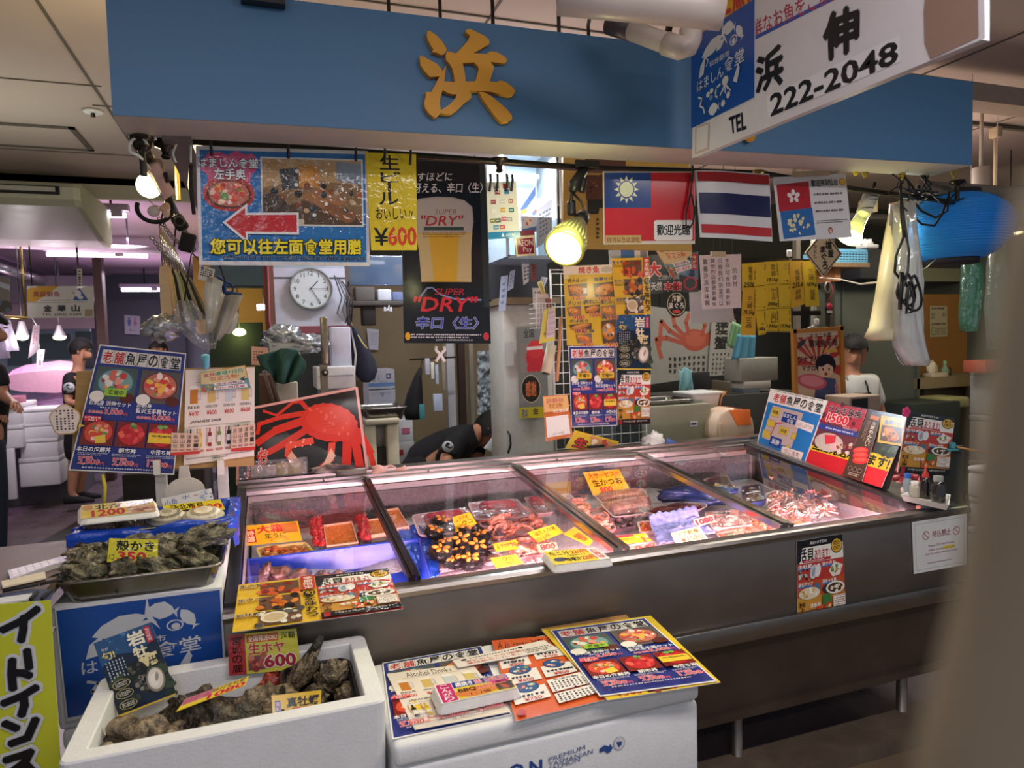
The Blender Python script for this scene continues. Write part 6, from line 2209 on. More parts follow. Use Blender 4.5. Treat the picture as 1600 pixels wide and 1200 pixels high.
for(x0,y0,x1,y1,n,lb)in[(772,812,842,832,18,'pink whole shrimp in the back heap of the second bay'),(804,840,854,864,12,'pink whole shrimp in the front tray of the second bay'),(914,803,952,824,8,'pink prawn in the foam tray left of the third mullion'),(885,782,912,800,6,'pink prawn at the back of the third bay behind the mullion')]:
 for i in range(n):
  o=sp_ if first else sp_.copy()
  if not first:
   COL.objects.link(o)
  first=False
  p=ct(rn.uniform(x0,x1),rn.uniform(y0,y1),.748+rn.uniform(-.004,.022))
  o.location=p
  o.rotation_euler=(rn.uniform(-.5,.5),rn.uniform(-.5,.5),rn.random()*6.28)
  k=rn.uniform(.9,1.25)
  o.scale=(k,k,k)
  o['label']=lb
pcard('yellow botan shrimp card in the second bay',[(824,832),(866,819),(881,832),(841,848)],.775,D_simple([('ぼたん海老',.14,.12,.92,.50,'2c2018',.03),('1尾',.30,.58,.58,.86,'c86428',.02)]),seed=103,tilt=.01)
pcard('orange yellow 980 card beside the second mullion',[(880,834),(898,823),(927,845),(920,853)],.775,D_simple([('980',.2,.3,.8,.8,'d8342c',.06)],'e8a828'),seed=104)
pcard('red numbered 800 card in front of the shrimps',[(838,851),(869,847),(872,857),(842,862)],.782,D_simple([('800',.15,.1,.9,.9,'d8343c',.05)],'f0a888'),seed=105)
pcard('yellow card standing between the urchins and the front shrimps',[(770,850),(806,843),(816,856),(775,862)],.775,D_simple([('ムラサキウニ',.1,.2,.9,.7,'4a2c14',.03)]),seed=106)
pcard('orange card at the front edge of the second bay',[(766,872),(806,866),(818,880),(776,888)],.775,D_simple([('ウニ',.4,.1,.8,.5,'6c3c14',.03),('980',.4,.55,.75,.9,'d8582c',.03)],'eca430'),seed=107)
for k,(px,z,lb,cols)in enumerate([([(740,838),(775,830),(790,846),(750,856)],.73,'pink tray of pale fillet beside the sea urchins',PINK),([(742,862),(800,852),(815,868),(755,880)],.728,'pink tray of sliced fish at the front of the second bay',PINK),([(812,872),(868,862),(880,874),(822,886)],.728,'pale tray of squid pieces at the front edge of the second bay',['e8d0cc','f0e0d8','d0a8a4']),([(664,872),(712,866),(716,884),(672,892)],.728,'dark foil tray in front of the sea urchins',['6c4c54','8c6468','a88488'])]):
 case_tray(lb,px,z,.018,'f0b8bc',parts=[('slices',pieces(22,(.010,.018),cols,20+k))],film_=True)
def D_220(S):
 S.r(0,0,1,1,'e4cc40')
 S.r(.80,0,1,1,'f0e4e4')
 S.vt('お買得',.83,.1,.97,.9,'c83c48',.02)
 S.t('たこ汁',.05,.10,.44,.36,'2c1c14',.03)
 S.t('220円',.46,.08,.78,.36,'c8282c',.03)
 S.e(.16,.68,.12,.14,'3c4464')
 S.t('味噌汁',.26,.60,.52,.88,'2c1c14',.04)
 S.t('220円',.54,.58,.80,.88,'c8282c',.04)
 S.fine(.34,.42,.76,.5,1,'4c3c28')
upturned([(847,862),(931,855),(957,873),(866,884)],.902,.022,D_220,'foam tray sign for soup at 220 yen lying on the counter lip',seed=108)
# third bay
pcard('yellow raw bonito card 800 standing at the back of the third bay',[(911,738),(967,733),(985,766),(927,775)],.75,D_simple([('大サービス!!!',.08,.06,.94,.32,'c8282c',.03),('生かつお',.12,.36,.92,.64,'241a14',.03),('800',.24,.70,.56,.95,'d8342c',.05)]),seed=109,tilt=.05)
q=quadc([(855,757),(892,752),(893,770),(858,775)],.83)
m=MB().add(q+[p+V((0,.02,0))for p in q],[(0,3,2,1),(4,5,6,7),(0,1,5,4),(1,2,6,5),(2,3,7,6),(3,0,4,7)],'c8904c')
tag(make('wooden_plaque',m,MATTE),'small wooden plaque standing behind the third mullion','sign')
case_tray('foam tray with a long ribbed pink fillet in the third bay',[(936,786),(1016,772),(1026,800),(958,808)],.74,.02,'e8c4c0',parts=[('fillet',slab(.06,.12,.94,.8,.034,['d89088','e8b0a4','c87c78','f0c8bc'],5))],film_=True)
case_tray('foam tray with a brown fillet behind the ribbed one',[(925,772),(1005,762),(1014,776),(940,786)],.745,.02,'d8b8b0',parts=[('fillet',slab(.05,.1,.95,.85,.03,['a8705c','c08870','8c5848'],6))])
case_tray('white foam tray of scallops at the back of the third bay',[(858,775),(890,770),(910,790),(880,796)],.745,.02,'f0d8d4',parts=[('scallops',pieces(8,(.018,.024),['e8b49c','d89880','f0ccb8'],7,.9))])
q=ct(1052,796,.745)
t=thing('clear_bowl','clear oval bowl holding dark red meat in the third bay','bowl',q-V((0,0,.02)))
m=MB()
rings=[]
for s,dz in((.7,-.018),(.85,-.010),(1,.006),(1.05,.010),(.98,.008),(.82,-.006),(.65,-.014)):
 rings.append([q+V((.155*s*cos(2*pi*k/28),.085*s*sin(2*pi*k/28),dz))for k in range(28)])
m.loft(rings,True)
make('bowl',m,mat('frosted_bowl','d8c8c8',rough=.2,alpha=.65),t)
m=MB()
for k,(dx,dy)in enumerate([(.03,.02),(.0,-.01),(-.05,-.01),(.06,-.01)]):
 m.ball(q+V((dx,dy,.006)),(.07,.022,.014),16,10,['5c2420','4a1c1c','6c2c28','54201e'][k],0,.2,3,k,None,(0,0,.3-.2*k))
make('meat',m,WETF,t)
m=MB()
palette_ball(m,ct(1085,775,.75),(.17,.06,.045),['1c2850','2c3c74','141c3c','3a4c8c'],30,16,.5,2.2,5,(0,0,-.5),.03)
tag(make('navy_bag',m,MATS['navy_film']if 'navy_film' in MATS else mat('navy_film',attr=True,rough=.2,bump=.3)),'navy plastic bag lying behind the clear bowl','bag')
case_tray('foam tray of bright orange salmon roe in the third bay',[(995,815),(1058,808),(1064,822),(1000,832)],.74,.018,'f0c8b8',parts=[('roe',pieces(120,(.005,.007),['f06820','e85414','f88838'],8,1.0,(.05,.1,.95,.9),.008))])
case_tray('dark foil tray of purple pieces behind the orange roe',[(935,806),(1000,800),(1003,820),(944,830)],.735,.018,'6c545c',parts=[('pieces',pieces(26,(.012,.018),['5c3c44','7c5058','4a2c34','9c7078'],9))])
pcard('yellow card with a red band at the front of the third bay',[(958,838),(1008,833),(1018,845),(968,851)],.775,lambda S:(S.r(0,0,1,1,'e8b028'),S.r(0,0,.6,.25,'d83c38'),S.t('味付ホタテ',.1,.34,.6,.68,'6c3414',.03),S.blobs(.6,.3,1,1,8,['e88850','d8603c','f0c088'],(.15,.3),2,False)),seed=110)
case_tray('front tray of pink shellfish meat right of the third mullion',[(975,852),(1022,845),(1032,858),(984,866)],.728,.018,'e8b0a8',parts=[('meat',pieces(20,(.010,.018),['d88474','e8a48c','b85c50'],10))])
case_tray('wide tray of pink shellfish at the front of the second bay',[(880,866),(930,858),(940,868),(890,876)],.72,.016,'e8b0a8',parts=[('meat',pieces(16,(.010,.016),PINK,14))])
P=bil(quadc([(1014,822),(1088,808),(1118,838),(1030,858)],.742))
m=MB().grid(lambda u,v:P(u,v,.012+.02*abs(noise.noise(V((u*7,v*7,4))))+.03*(v<.18)*(1-v/.18)),30,24,None,0,.001)
tag(make('ice_film',m,mat('blue_white_film','9aa0e0',rough=.2,var=.4,scale=45,bump=.5)),'crumpled blue white film around the whelk sashimi card','film')
pcard('cream whelk sashimi card 1080 on the blue white film',[(1048,833),(1092,822),(1106,842),(1058,852)],.785,D_simple([('ツブ刺身',.12,.10,.90,.45,'4a3414',.03),('¥1080',.2,.5,.92,.9,'d8403c',.04)],'f0d088'),seed=111)
pcard('red 1080 card standing on the pink tray',[(1083,812),(1113,804),(1118,815),(1090,823)],.80,D_simple([('1080',.06,.15,.94,.85,'d01c2c',.07)],'f0a890'),seed=112,tilt=.012)
case_tray('pink foam tray of pale sashimi with green leaf in the third bay',[(1100,800),(1158,795),(1178,820),(1112,826)],.745,.022,'f0b8b0',parts=[('sashimi',pieces(26,(.014,.022),['f0b8a0','e89c88','f6d4c4'],11)),('leaf',lambda m,P,z,h:[m.ball(P(.35+.12*k,.25,.006),(.018,.006,.004),10,6,'3c6c3c',0,0,1,0,None,(0,0,.5*k))for k in range(3)])],film_=True)
case_tray('orange tray of salmon slices at the front of the third bay',[(1118,832),(1176,820),(1200,834),(1130,848)],.738,.018,'f0a888',parts=[('slices',pieces(26,(.014,.022),['f09068','f4b088','e87c50'],12)),('leaf',lambda m,P,z,h:m.ball(P(.25,.5,.004),(.02,.012,.004),10,6,'4c7440'))],film_=True)
case_tray('orange foam tray beside the last mullion',[(1160,806),(1188,801),(1225,822),(1196,830)],.742,.018,'f0a080',parts=[('slices',pieces(18,(.012,.02),['e88858','f0a880','d8603c','8c4c48'],13))],film_=True)
# fourth bay
case_tray('dark tuna chunk tray with a yellow and black sticker in the fourth bay',[(1098,748),(1136,742),(1152,765),(1110,772)],.75,.022,'d8a0a0',parts=[('tuna_block',slab(.08,.08,.92,.92,.03,DKM,15))],film_=True)
pcard('yellow and black sticker on the dark tuna chunk',[(1118,753),(1130,757),(1127,764),(1114,760)],.79,lambda S:(S.r(0,0,1,1,'1c1a18'),S.t('熟成本鮪',.1,.2,.9,.8,'e8b82c',.04)),seed=113)
case_tray('blue rimmed tray of dark fish in the fourth bay',[(1158,760),(1188,756),(1198,782),(1160,788)],.75,.03,'4c5ca8',parts=[('fish',slab(.08,.05,.92,.7,.035,DKM,16))],film_=True)
m=MB()
rn=random.Random(4)
for i in range(170):
 p=ct(rn.uniform(1205,1300),rn.uniform(775,812),.74)
 m.tube([p+V((0,0,rn.uniform(0,.03))),p+V((rn.uniform(-.03,.03),rn.uniform(-.02,.02),rn.uniform(0,.035))),p+V((rn.uniform(-.05,.05),rn.uniform(-.03,.03),rn.uniform(0,.02)))],[.005,.006,.003],6,rn.choice(PINK+['f0a888','e88c74']))
tag(make('baby_squid_heap',m,WETF),'heap of pink baby squid in a bag in the fourth bay','seafood',kind='stuff')
m=MB().grid(lambda u,v:bil(quadc([(1195,770),(1300,766),(1320,812),(1210,822)],.75))(u,v,.03*sin(pi*u)*sin(pi*v)+.012*noise.noise(V((u*7,v*7,2)))),24,16)
tag(make('clear_bag',m,CLEAR),'clear plastic bag over the pink baby squid','bag')
for k,(px,lb,cols)in enumerate([([(1226,800),(1252,795),(1268,815),(1236,822)],'orange salmon tray behind the front lip of the fourth bay',ORG),([(1318,770),(1362,765),(1385,790),(1335,800)],'pink tray of sliced meat at the right of the fourth bay',PINK),([(1250,745),(1300,740),(1320,762),(1262,768)],'pale tray of fish behind the squid heap',PINK),([(1190,725),(1235,722),(1250,742),(1200,746)],'brown tray of dried fish at the back of the fourth bay',['8c5c4c','a87460','6c4438']),([(1340,795),(1390,788),(1410,798),(1352,808)],'yellow and orange tray at the front right corner of the counter',['e8b848','e88c40','d8c878'])]):
 case_tray(lb,px,.742,.02,'e8b8b0',parts=[('slices',pieces(24,(.012,.022),cols,30+k))],film_=True)  # the brown rear tray takes the place of a reflection
# poster lying over the front left lip
q=[at(373,914,Z=.90),at(606,888,Z=.90),at(630,951,Y=1.80),at(363,988,Y=1.80)]
S=Sheet(q,'e8e0dc',.0015,seed=120,step=.00008)
L=Sheet([S.P(0,0,.0004),S.P(.495,0,.0004),S.P(.505,1,.0004),S.P(.0,1,.0004)],'e8bc34',.0003,seed=121)
D_season(L)
R2=Sheet([S.P(.495,0,.0004),S.P(1,0,.0004),S.P(1,1,.0004),S.P(.505,1,.0004)],'b83c34',.0003,seed=122)
D_kaki(R2)
t=S.done('lip_poster',CRINK,'shiny double shellfish poster lying over the front left edge of the counter','poster')
L.done('left_page',CRINK,None,None,t)
R2.done('right_page',CRINK,None,None,t)
wall([(1245,846),(1316,834),(1322,966),(1246,981)],1.8995,D_kaki,'shellfish poster taped to the counter front',seed=123)
def D_noentry(S):
 S.r(0,0,1,1,'d4d4d0')
 S.frame(.05,.06,.95,.94,.006,'8c98a8')
 for u in(.24,.80):
  S.e(u,.30,.065,.085,'9c6468')
  S.e(u,.30,.05,.066,'d4d4d0')
  S.line([(u-.04,.25),(u+.04,.35)],.015,'9c6468')
 S.t('持込禁止',.35,.23,.69,.36,'8c4448',.02)
 S.t('Please DO NOT bring',.28,.49,.76,.54,'8c5858',.01)
 S.r(.55,.555,.77,.62,'d8c838')
 S.t('other stores seafoods',.28,.57,.76,.61,'8c5858',.01)
 S.t('due to some sanitary rules',.22,.64,.82,.69,'8c5858',.01)
 S.fine(.25,.82,.80,.86,1,'8c7878')
wall([(1425,816),(1511,802),(1510,882),(1428,897)],1.8995,D_noentry,'white no outside food notice on the right end of the counter front','notice',PRINT,seed=124,cat='notice')
# stall interior, left half
def bx(label,cat,name,px0,px1,Y,depth,col,m_=None,r=.006,group=None,extra=None,tilt=0.0):
 """box whose front face spans two photo corners (top left, bottom right) at distance Y"""
 a,b=at(*px0,Y=Y),at(*px1,Y=Y)
 c=V(((a.x+b.x)/2,Y+depth/2,(a.z+b.z)/2))
 m=MB().rbox(c,(abs(b.x-a.x),depth,abs(a.z-b.z)),r,2,col,rot=(0,tilt,0))
 if extra:
  t=thing(name,label,cat,V((c.x,Y,b.z)),group)
  make('body',m,m_ or MATTE,t)
  extra(t,a,b,Y)
  return t
 o=make(name,m,m_ or MATTE)
 return tag(o,label,cat,group)
S=Sheet([at(374,640,Y=3.16),at(561,606,Y=3.16),at(569,738,Y=3.06),at(371,758,Y=3.06)],'e0a8a4',.012,seed=130)
S.q[0]=at(400,634,Y=3.16)
S=Sheet([at(372,641,Y=3.16),at(558,605,Y=3.16),at(575,735,Y=3.06),at(370,758,Y=3.06)],'e0a8a4',.012,seed=130)
def cu(x,y):
 p=hit(x,y,S.q[3],S.n)
 e1,e2=S.q[1]-S.q[0],S.q[3]-S.q[0]
 d=p-S.q[0]
 a11,a12,a22=e1.dot(e1),e1.dot(e2),e2.dot(e2)
 b1,b2=d.dot(e1),d.dot(e2)
 det=a11*a22-a12*a12
 return((b1*a22-b2*a12)/det,(b2*a11-b1*a12)/det)
S.r(.012,.02,.985,.975,'1a181c')
S.poly([(.012,.55),(.16,.70),(.16,.975),(.012,.975)],'20204c')
cr,cr2='d43428','e8503c'
def leg(pts,w0,w1,col=cr):
 for k in range(len(pts)-1):
  S.line([cu(*pts[k]),cu(*pts[k+1])],(w0+(w1-w0)*k/max(1,len(pts)-2))/200,col)
  S.e(*cu(*pts[k+1]),(w0+(w1-w0)*k/max(1,len(pts)-2))/420,.02,col,10)
leg([(476,643),(440,650),(404,662),(402,676)],9,6)
leg([(478,636),(470,627),(458,628),(432,648),(412,642)],7,4)
leg([(470,655),(430,670),(402,690)],14,12)
leg([(474,668),(440,690),(404,712)],12,11)
leg([(536,672),(530,716)],15,12)
leg([(546,668),(550,712)],14,12)
leg([(553,664),(567,690),(570,708)],13,9)
leg([(482,682),(448,692),(446,705),(466,726)],11,9,cr2)
leg([(512,685),(508,706),(490,722)],11,8,cr2)
S.poly([cu(x,y)for x,y in[(445,708),(452,700),(470,722),(474,731),(462,728)]],'f0b8a0')
S.poly([cu(x,y)for x,y in[(510,690),(516,700),(500,722),(484,726),(498,712)]],'f0c0ac')
body=[]
rn=random.Random(2)
for k in range(40):
 a=2*pi*k/40
 r_=1+(.05 if k%2 else 0)
 body.append(cu(510+42*r_*cos(a),656+27*r_*sin(a)*(1.0 if sin(a)<0 else .92)))
S.poly(body,cr)
S.poly([cu(510+34*cos(2*pi*k/24),652+19*sin(2*pi*k/24))for k in range(24)],'dc4030')
for k in range(16):
 S.e(*cu(510+rn.uniform(-30,30),654+rn.uniform(-18,16)),.012,.02,'e8604c',8)
S.blobs(.40,.52,.58,.66,12,['f0a088','f0c8b0','c83428'],(.06,.16),6,False)
for ch,x,y in(('か',382,712),('に',388,736)):
 a,b=cu(x-2,y-10),cu(x+14,y+8)
 S.t(ch,a[0],a[1],b[0],b[1],'d8343c',.03,oc='f0d8d0')
a,b=cu(402,700),cu(416,722)
S.t('お',a[0],a[1],b[0],b[1],'d8343c',.03,oc='f0d8d0')
S.frame(.006,.012,.994,.988,.022,'e0a8a4')
S.done('crab_photo_board',LAMI,'large framed photograph of a red king crab leaning behind the counter','board')
t=thing('acrylic_tray','clear acrylic tray of papers in front of the crab photograph','tray',at(410,760,Y=3.02))
a,b=at(374,740,Y=3.05),at(482,752,Y=3.05)
m=MB()
open_box(m,a.x,b.x,3.03,3.10,1.016,1.09,.003)
make('tray',m,CLEAR,t)
make('papers',MB().box(((a.x+b.x)/2+.02,3.065,1.04),(b.x-a.x-.05,.03,.04),'c8b8b0').box(((a.x+b.x)/2+.06,3.05,1.045),(.1,.008,.05),'c8b060'),MATTE,t)
m=MB()
q_=[at(488,742,Y=3.05),at(530,718,Y=3.08),at(575,722,Y=3.05),at(560,745,Y=3.05)]
palette_ball(m,at(520,735,Y=3.06),(.10,.03,.025),['c4a0a0','6c5c60','3c3840','e0c0c0'],20,12,.5,3,2)
tag(make('crumpled_bag',m,MATTE),'crumpled grey plastic bag on the rear rail beside the crab photograph','bag')
m=MB()
m.grid(lambda u,v:at(580+50*u+4*sin(v*5),728+20*v,Y=3.06-.03*v)+V((0,-.012*sin(u*9)-.014,.006*sin(u*13))),18,8,'e8b0a8',0,.01)
tag(make('pink_cloth',m,MATTE),'pink cloth draped over the rear rail above the first mullion','cloth')
m=MB().rbox(at(548,738,Y=3.05),(.13,.06,.035),.004,1)
tag(make('steel_box',m,STEELD),'small steel box on the rear rail between the crumpled bag and the pink cloth','box')
YC=4.3
t=thing('notice_board','white board with a reddish frame holding the wall clock','board',at(485,520,Y=YC))
a,b=at(426,418,Y=YC),at(543,520,Y=YC)
make('panel',MB().box(((a.x+b.x)/2,YC+.02,(a.z+b.z)/2),(b.x-a.x,.02,a.z-b.z),'c8cce0'),MATTE,t)
make('frame',MB().box(((a.x+b.x)/2,YC+.015,b.z+.022),(b.x-a.x+.02,.035,.045),'8c4c58').box((a.x-.012,YC+.015,(a.z+b.z)/2+.15),(.03,.035,a.z-b.z+.3),'7c5448').box(((a.x+b.x)/2,YC+.012,at(480,434,Y=YC).z),(b.x-a.x,.01,.008),'34343c'),MATTE,t)
make('post',MB().box((a.x-.03,YC+.05,1.42),(.05,.05,2.84),'7c4c44').box((b.x+.01,YC+.05,1.42),(.04,.04,2.84),'5a5450'),MATTE,t)
make('upper_panel',MB().box(((a.x+b.x)/2,YC+.03,a.z+.2),(b.x-a.x,.02,.42),'a8b4c4'),MATTE,t)
c=at(486,451,Y=YC-.02)
t=thing('wall_clock','round white wall clock with black numerals on the white board','clock',c)
rr=(at(521,451,Y=YC-.02)-at(453,451,Y=YC-.02)).length/2
fr_=lambda x,y,z:c+V((x,-z,y))
m=MB()
m.lathe([(rr*.98,-.03),(rr,-.01),(rr,.012),(rr*.93,.016),(rr*.90,.006)],40,c,'8c9494',0,None,(0,-1,0))
make('rim',m,MATTE,t)
m=MB().lathe([(0,.004),(rr*.92,.004),(rr*.92,-.02)],40,c,'d0dce4',0,None,(0,-1,0))
m.s=[False]*len(m.s)
for k in range(12):
 a=pi/2-(k+1)*pi/6
 s_=str(k+1)
 vs,fs,(x0,y0,x1,y1)=glyphs(s_,.0)
 h=rr*.21
 sc=h/.72
 cx_,cy_=rr*.73*cos(a),rr*.73*sin(a)
 m.add([fr_(cx_+(x-(x0+x1)/2)*sc,cy_+(y-(y0+y1)/2)*sc,.005)for x,y in vs],fs,'20242c')
make('dial',m,PRINT,t)
for nm,a,L,w_ in(('hour_hand',pi/2-radians(42),.5,.02),('minute_hand',pi/2-radians(150),.8,.014),('second_hand',0.0,.75,.006)):
 d,n_=V((cos(a),0,sin(a))),V((-sin(a),0,cos(a)))
 m=MB()
 zz=.007+.002*('m'==nm[0])+.003*('s'==nm[0])
 q_=[c+V((0,-zz,0))+d*(-.1*rr)+n_*rr*w_,c+V((0,-zz,0))+d*rr*L+n_*rr*w_,c+V((0,-zz,0))+d*rr*L-n_*rr*w_,c+V((0,-zz,0))-d*.1*rr-n_*rr*w_]
 m.add(q_+[p+V((0,.001,0))for p in q_],[(0,3,2,1),(0,1,5,4),(2,3,7,6),(4,5,6,7)],'20242c')
 make(nm,m,MATTE,t)
bx('pale blue glass panel above the shelf between the clock and the beer poster','panel','blue_partition',(540,398),(636,446),4.35,.03,'8ca4c0',film('blue_glass','9cb4d0',.15,.1,.6,'88a4c8'))
o=bx('dark shelf board between the clock and the beer poster','shelf','shelf_board',(542,470),(636,477),4.25,.25,'4a4844')
for k,(p0,p1,c_,lb)in enumerate([((555,448),(586,470),'5c5a58','grey carton at the left of the shelf'),((590,452),(612,470),'c8d0e0','white carton in the middle of the shelf'),((613,456),(630,470),'6c7ca8','blue box at the right of the shelf')]):
 bx(lb+' between the clock and the beer poster','box','carton',p0,p1,4.27,.15,c_)
bx('black box hanging below the shelf against the tan partition','box','black_box',(566,478),(588,508),4.27,.1,'1c1a18')
m=MB().tube([at(608,477,Y=4.25),at(606,484,Y=4.25)],.004,6).tube([at(606,484,Y=4.25),at(600,486,Y=4.25),at(602,480,Y=4.25)],.008,8,'c8ccd4').tube([at(606,484,Y=4.25),at(612,487,Y=4.25),at(610,480,Y=4.25)],.008,8,'c8ccd4')
tag(make('ribbon_bow',m,MATTE),'small silvery bow hanging under the shelf','bow')
t=thing('steel_column','speckled steel column standing behind the crab photograph','column',at(510,640,Y=3.6))
a,b=at(500,495,Y=3.6),at(515,570,Y=3.6)
make('tube',MB().rbox(((a.x+b.x)/2,3.62,(a.z+b.z)/2),(b.x-a.x,.04,a.z-b.z),.008,2),mat('speckled_steel','8c8474',rough=.35,metal=.8,var=.35,scale=40),t)
a,b=at(500,570,Y=3.59),at(517,700,Y=3.59)
make('base_plate',MB().box(((a.x+b.x)/2,3.61,b.z/2+a.z/2),(b.x-a.x,.045,a.z-b.z),'7c766c'),MATTE,t)
make('base_foot',MB().box(((a.x+b.x)/2,3.63,b.z/2),(.05,.05,b.z),'5c5850'),MATTE,t)
make('bolt',MB().lathe([(.0,.02),(.014,.02),(.018,.0)],10,at(508,582,Y=3.58),'2a2620',0,None,(0,-1,0)).lathe([(0,.024),(.007,.024),(.007,.0)],8,at(508,582,Y=3.575),'c0b8a0',0,None,(0,-1,0)),MATTE,t)
def mach(t,a,b,Y):
 a2,b2=at(516,511,Y=Y+.1),at(550,575,Y=Y+.1)
 make('upright',MB().rbox(((a2.x+b2.x)/2,Y+.16,(a2.z+b2.z)/2),(b2.x-a2.x,.12,a2.z-b2.z),.006,2,'c4c8dc'),MATTE,t)
 make('drawer_seam',MB().box(((a.x+b.x)/2,Y-.002,(a.z+b.z)/2+.01),(b.x-a.x-.02,.006,.006),'a0a4ac'),MATTE,t)
 make('pedestal',MB().box(((a.x+b.x)/2,Y+.15,b.z/2),(b.x-a.x-.04,.25,b.z),'8c8c90'),MATTE,t)
bx('white weighing machine with upright back behind the steel column','machine','scale_machine',(494,574),(556,606),3.75,.3,'d4d6da',extra=mach)
bx('cream carton under the green cloth','box','carton',(432,598),(468,660),3.5,.25,'c8c4b4')
bx('brown carton left of the green cloth','box','carton',(404,586),(436,680),3.55,.25,'5a3c34')
bx('white plastic tub under the silver bags','tub','tub',(420,536),(470,560),3.75,.25,'b0b4b8')
bx('stack of grey crates carrying the cloth and bags behind the crab photograph','crate','crate',(408,660),(500,760),3.55,.4,'6c6460')
for k,(px,py,r,lb)in enumerate([(445,527,(.09,.06,.06),'crinkled silver bag left of the steel column'),(478,537,(.11,.07,.05),'second crinkled silver bag against the steel column'),(430,535,(.06,.05,.04),'small crinkled silver bag near the pink ribbon')]):
 m=MB()
 palette_ball(m,at(px,py,Y=3.8),r,['8c949c','b8c0c8','6c747c','d8dce0','9ca4ac'],30,20,.55,3.4,k+4,None,.02)
 tag(make('silver_bag',m,mat('silver_film',attr=True,rough=.2,metal=.5,bump=.5,bscale=40)),lb,'bag')
gp=[[(402,556),(440,545),(462,545),(477,566)],[(408,570),(436,560),(458,562),(476,574)],[(424,585),(440,582),(456,584),(472,584)],[(428,596),(442,600),(452,598),(466,592)]]
m=MB()
def gfn(u,v):
 i,j=min(2,int(v*3)),min(2,int(u*3))
 fv,fu=v*3-i,u*3-j
 g=lambda a,b:V((*gp[a][b],0))
 p=g(i,j).lerp(g(i,j+1),fu).lerp(g(i+1,j).lerp(g(i+1,j+1),fu),fv)
 return at(p.x,p.y,Y=3.42-.06*sin(pi*u)-.035*sin(u*15+v*3))
m.grid(gfn,30,18,'1f4a40',0,.006)
tag(make('green_cloth',m,MATTE),'dark green cloth thrown over the cartons left of the steel column','cloth')
for k,(a,b)in enumerate([((412,580),(438,664)),((424,586),(446,664))]):
 m=MB().tube([at(*a,Y=3.40),at(*b,Y=3.58)],.008,8,'6c6058')
 tag(make('metal_rod',m,MATTE),['leftmost thin metal rod leaning under the green cloth','second thin metal rod leaning under the green cloth'][k],'rod')
m=MB()
rings=[]
for(cx_,cy_,w_)in[(551,512,4),(556,525,9),(562,545,15),(568,565,19),(572,580,18),(574,592,12),(572,597,5)]:
 ctr=at(cx_,cy_,Y=4.0)
 wv=(at(cx_+w_,cy_,Y=4.0)-ctr).length
 rings.append([ctr+V((wv*cos(2*pi*k/16)*(1+.12*sin(5*k)),.06*sin(2*pi*k/16),0))for k in range(16)])
m.loft(rings,True,'1a2034')
tag(make('navy_jacket',m,MATTE),'navy jacket hanging between the white machine and the tan partition','jacket')
tag(make('jacket_hook',MB().tube([at(551,514,Y=4.02),at(548,500,Y=4.1),at(546,480,Y=4.2),at(545,440,Y=4.33)],.004,6),DARKM),'thin cord holding up the navy jacket','cord')
m=MB().tube([at(549,512,Y=3.97),at(556,555,Y=3.94),at(552,600,Y=3.95)],.006,6,'c8c4b8').tube([at(552,512,Y=3.96),at(566,535,Y=3.93),at(574,545,Y=3.93)],.004,6,'c8b868')
tag(make('drawstring',m,MATTE),'pale drawstrings hanging over the navy jacket','cord')
wall([(573,513),(592,515),(591,547),(577,546)],5.28,lambda S:(S.r(0,0,1,1,'b4b8c4'),S.fine(.15,.15,.85,.8,7,'8c90a0')),'white paper notice on the tan partition','paper',PRINT,seed=131,cat='paper')
m=MB()
for k in range(4):
 m.tube([at(522+4*k,430+3*k,Y=4.24),at(534+6*k,465,Y=4.22),at(527+8*k,490-5*k,Y=4.22),at(540+3*k,505,Y=4.24),at(548,470+9*k,Y=4.25)],.004,6,['3a3c44','54565c','6c6c74','2a2c34'][k])
tag(make('cables',m,MATTE),'tangle of dark cables hanging right of the clock','cable')
Yk=4.9
def carton_print(t,a,b,Y):
 S=Sheet([V((a.x,Y-.001,a.z)),V((b.x,Y-.001,a.z)),V((b.x,Y-.001,b.z)),V((a.x,Y-.001,b.z))],'c0c4d4',.0005)
 S.r(0,.66,1,.84,'6c90c8')
 S.t('大',.16,.25,.27,.42,'26242c',.02)
 S.t('天',.16,.45,.27,.62,'26242c',.02)
 S.t('彩',.32,.28,.46,.56,'8c8ca0',.0)
 S.r(.68,.22,.86,.46,'3c3464')
 S.e(.77,.34,.06,.07,'c8c8d8')
 S.fine(.4,.6,.7,.65,1,'6c70a0')
 S.done('print',MATTE,None,None,t)
def carton_print2(t,a,b,Y):
 S=Sheet([V((a.x,Y-.001,a.z)),V((b.x,Y-.001,a.z)),V((b.x,Y-.001,b.z)),V((a.x,Y-.001,b.z))],'c0c4d4',.0005)
 S.fine(.1,.3,.85,.5,2,'9c9cb0')
 S.poly([(.4,.3),(.62,.3),(.51,.75)],'9c9cae')
 S.done('print',MATTE,None,None,t)
bx('white carton with a blue band, topmost of the stack before the tan partition','carton','carton',(575,578),(617,608),Yk,.3,'c4c8d8',extra=carton_print)
bx('white carton with a grey mark in the middle of the stack before the tan partition','carton','carton',(576,608.5),(618,625),Yk,.3,'c0c4d4',extra=carton_print2)
bx('lowest white carton of the stack before the tan partition','carton','carton',(577,625.5),(618,642),Yk,.3,'bcc0d0')
bx('table box carrying the white cartons before the tan partition','box','box',(570,642.5),(625,790),Yk-.02,.4,'6c645c')
a,b=at(568,640,Y=4.0),at(636,655,Y=4.0)
steel_tray('shallow steel tray on the cream shelf beside the woman',a.x,b.x,4.0,4.3,b.z,a.z,.02,'steel_tray')
t=thing('cream_shelf','cream plastic shelf stool with rounded edge beneath the steel tray','stool',at(600,700,Y=4.0))
a,b=at(570,656,Y=3.98),at(625,662,Y=3.98)
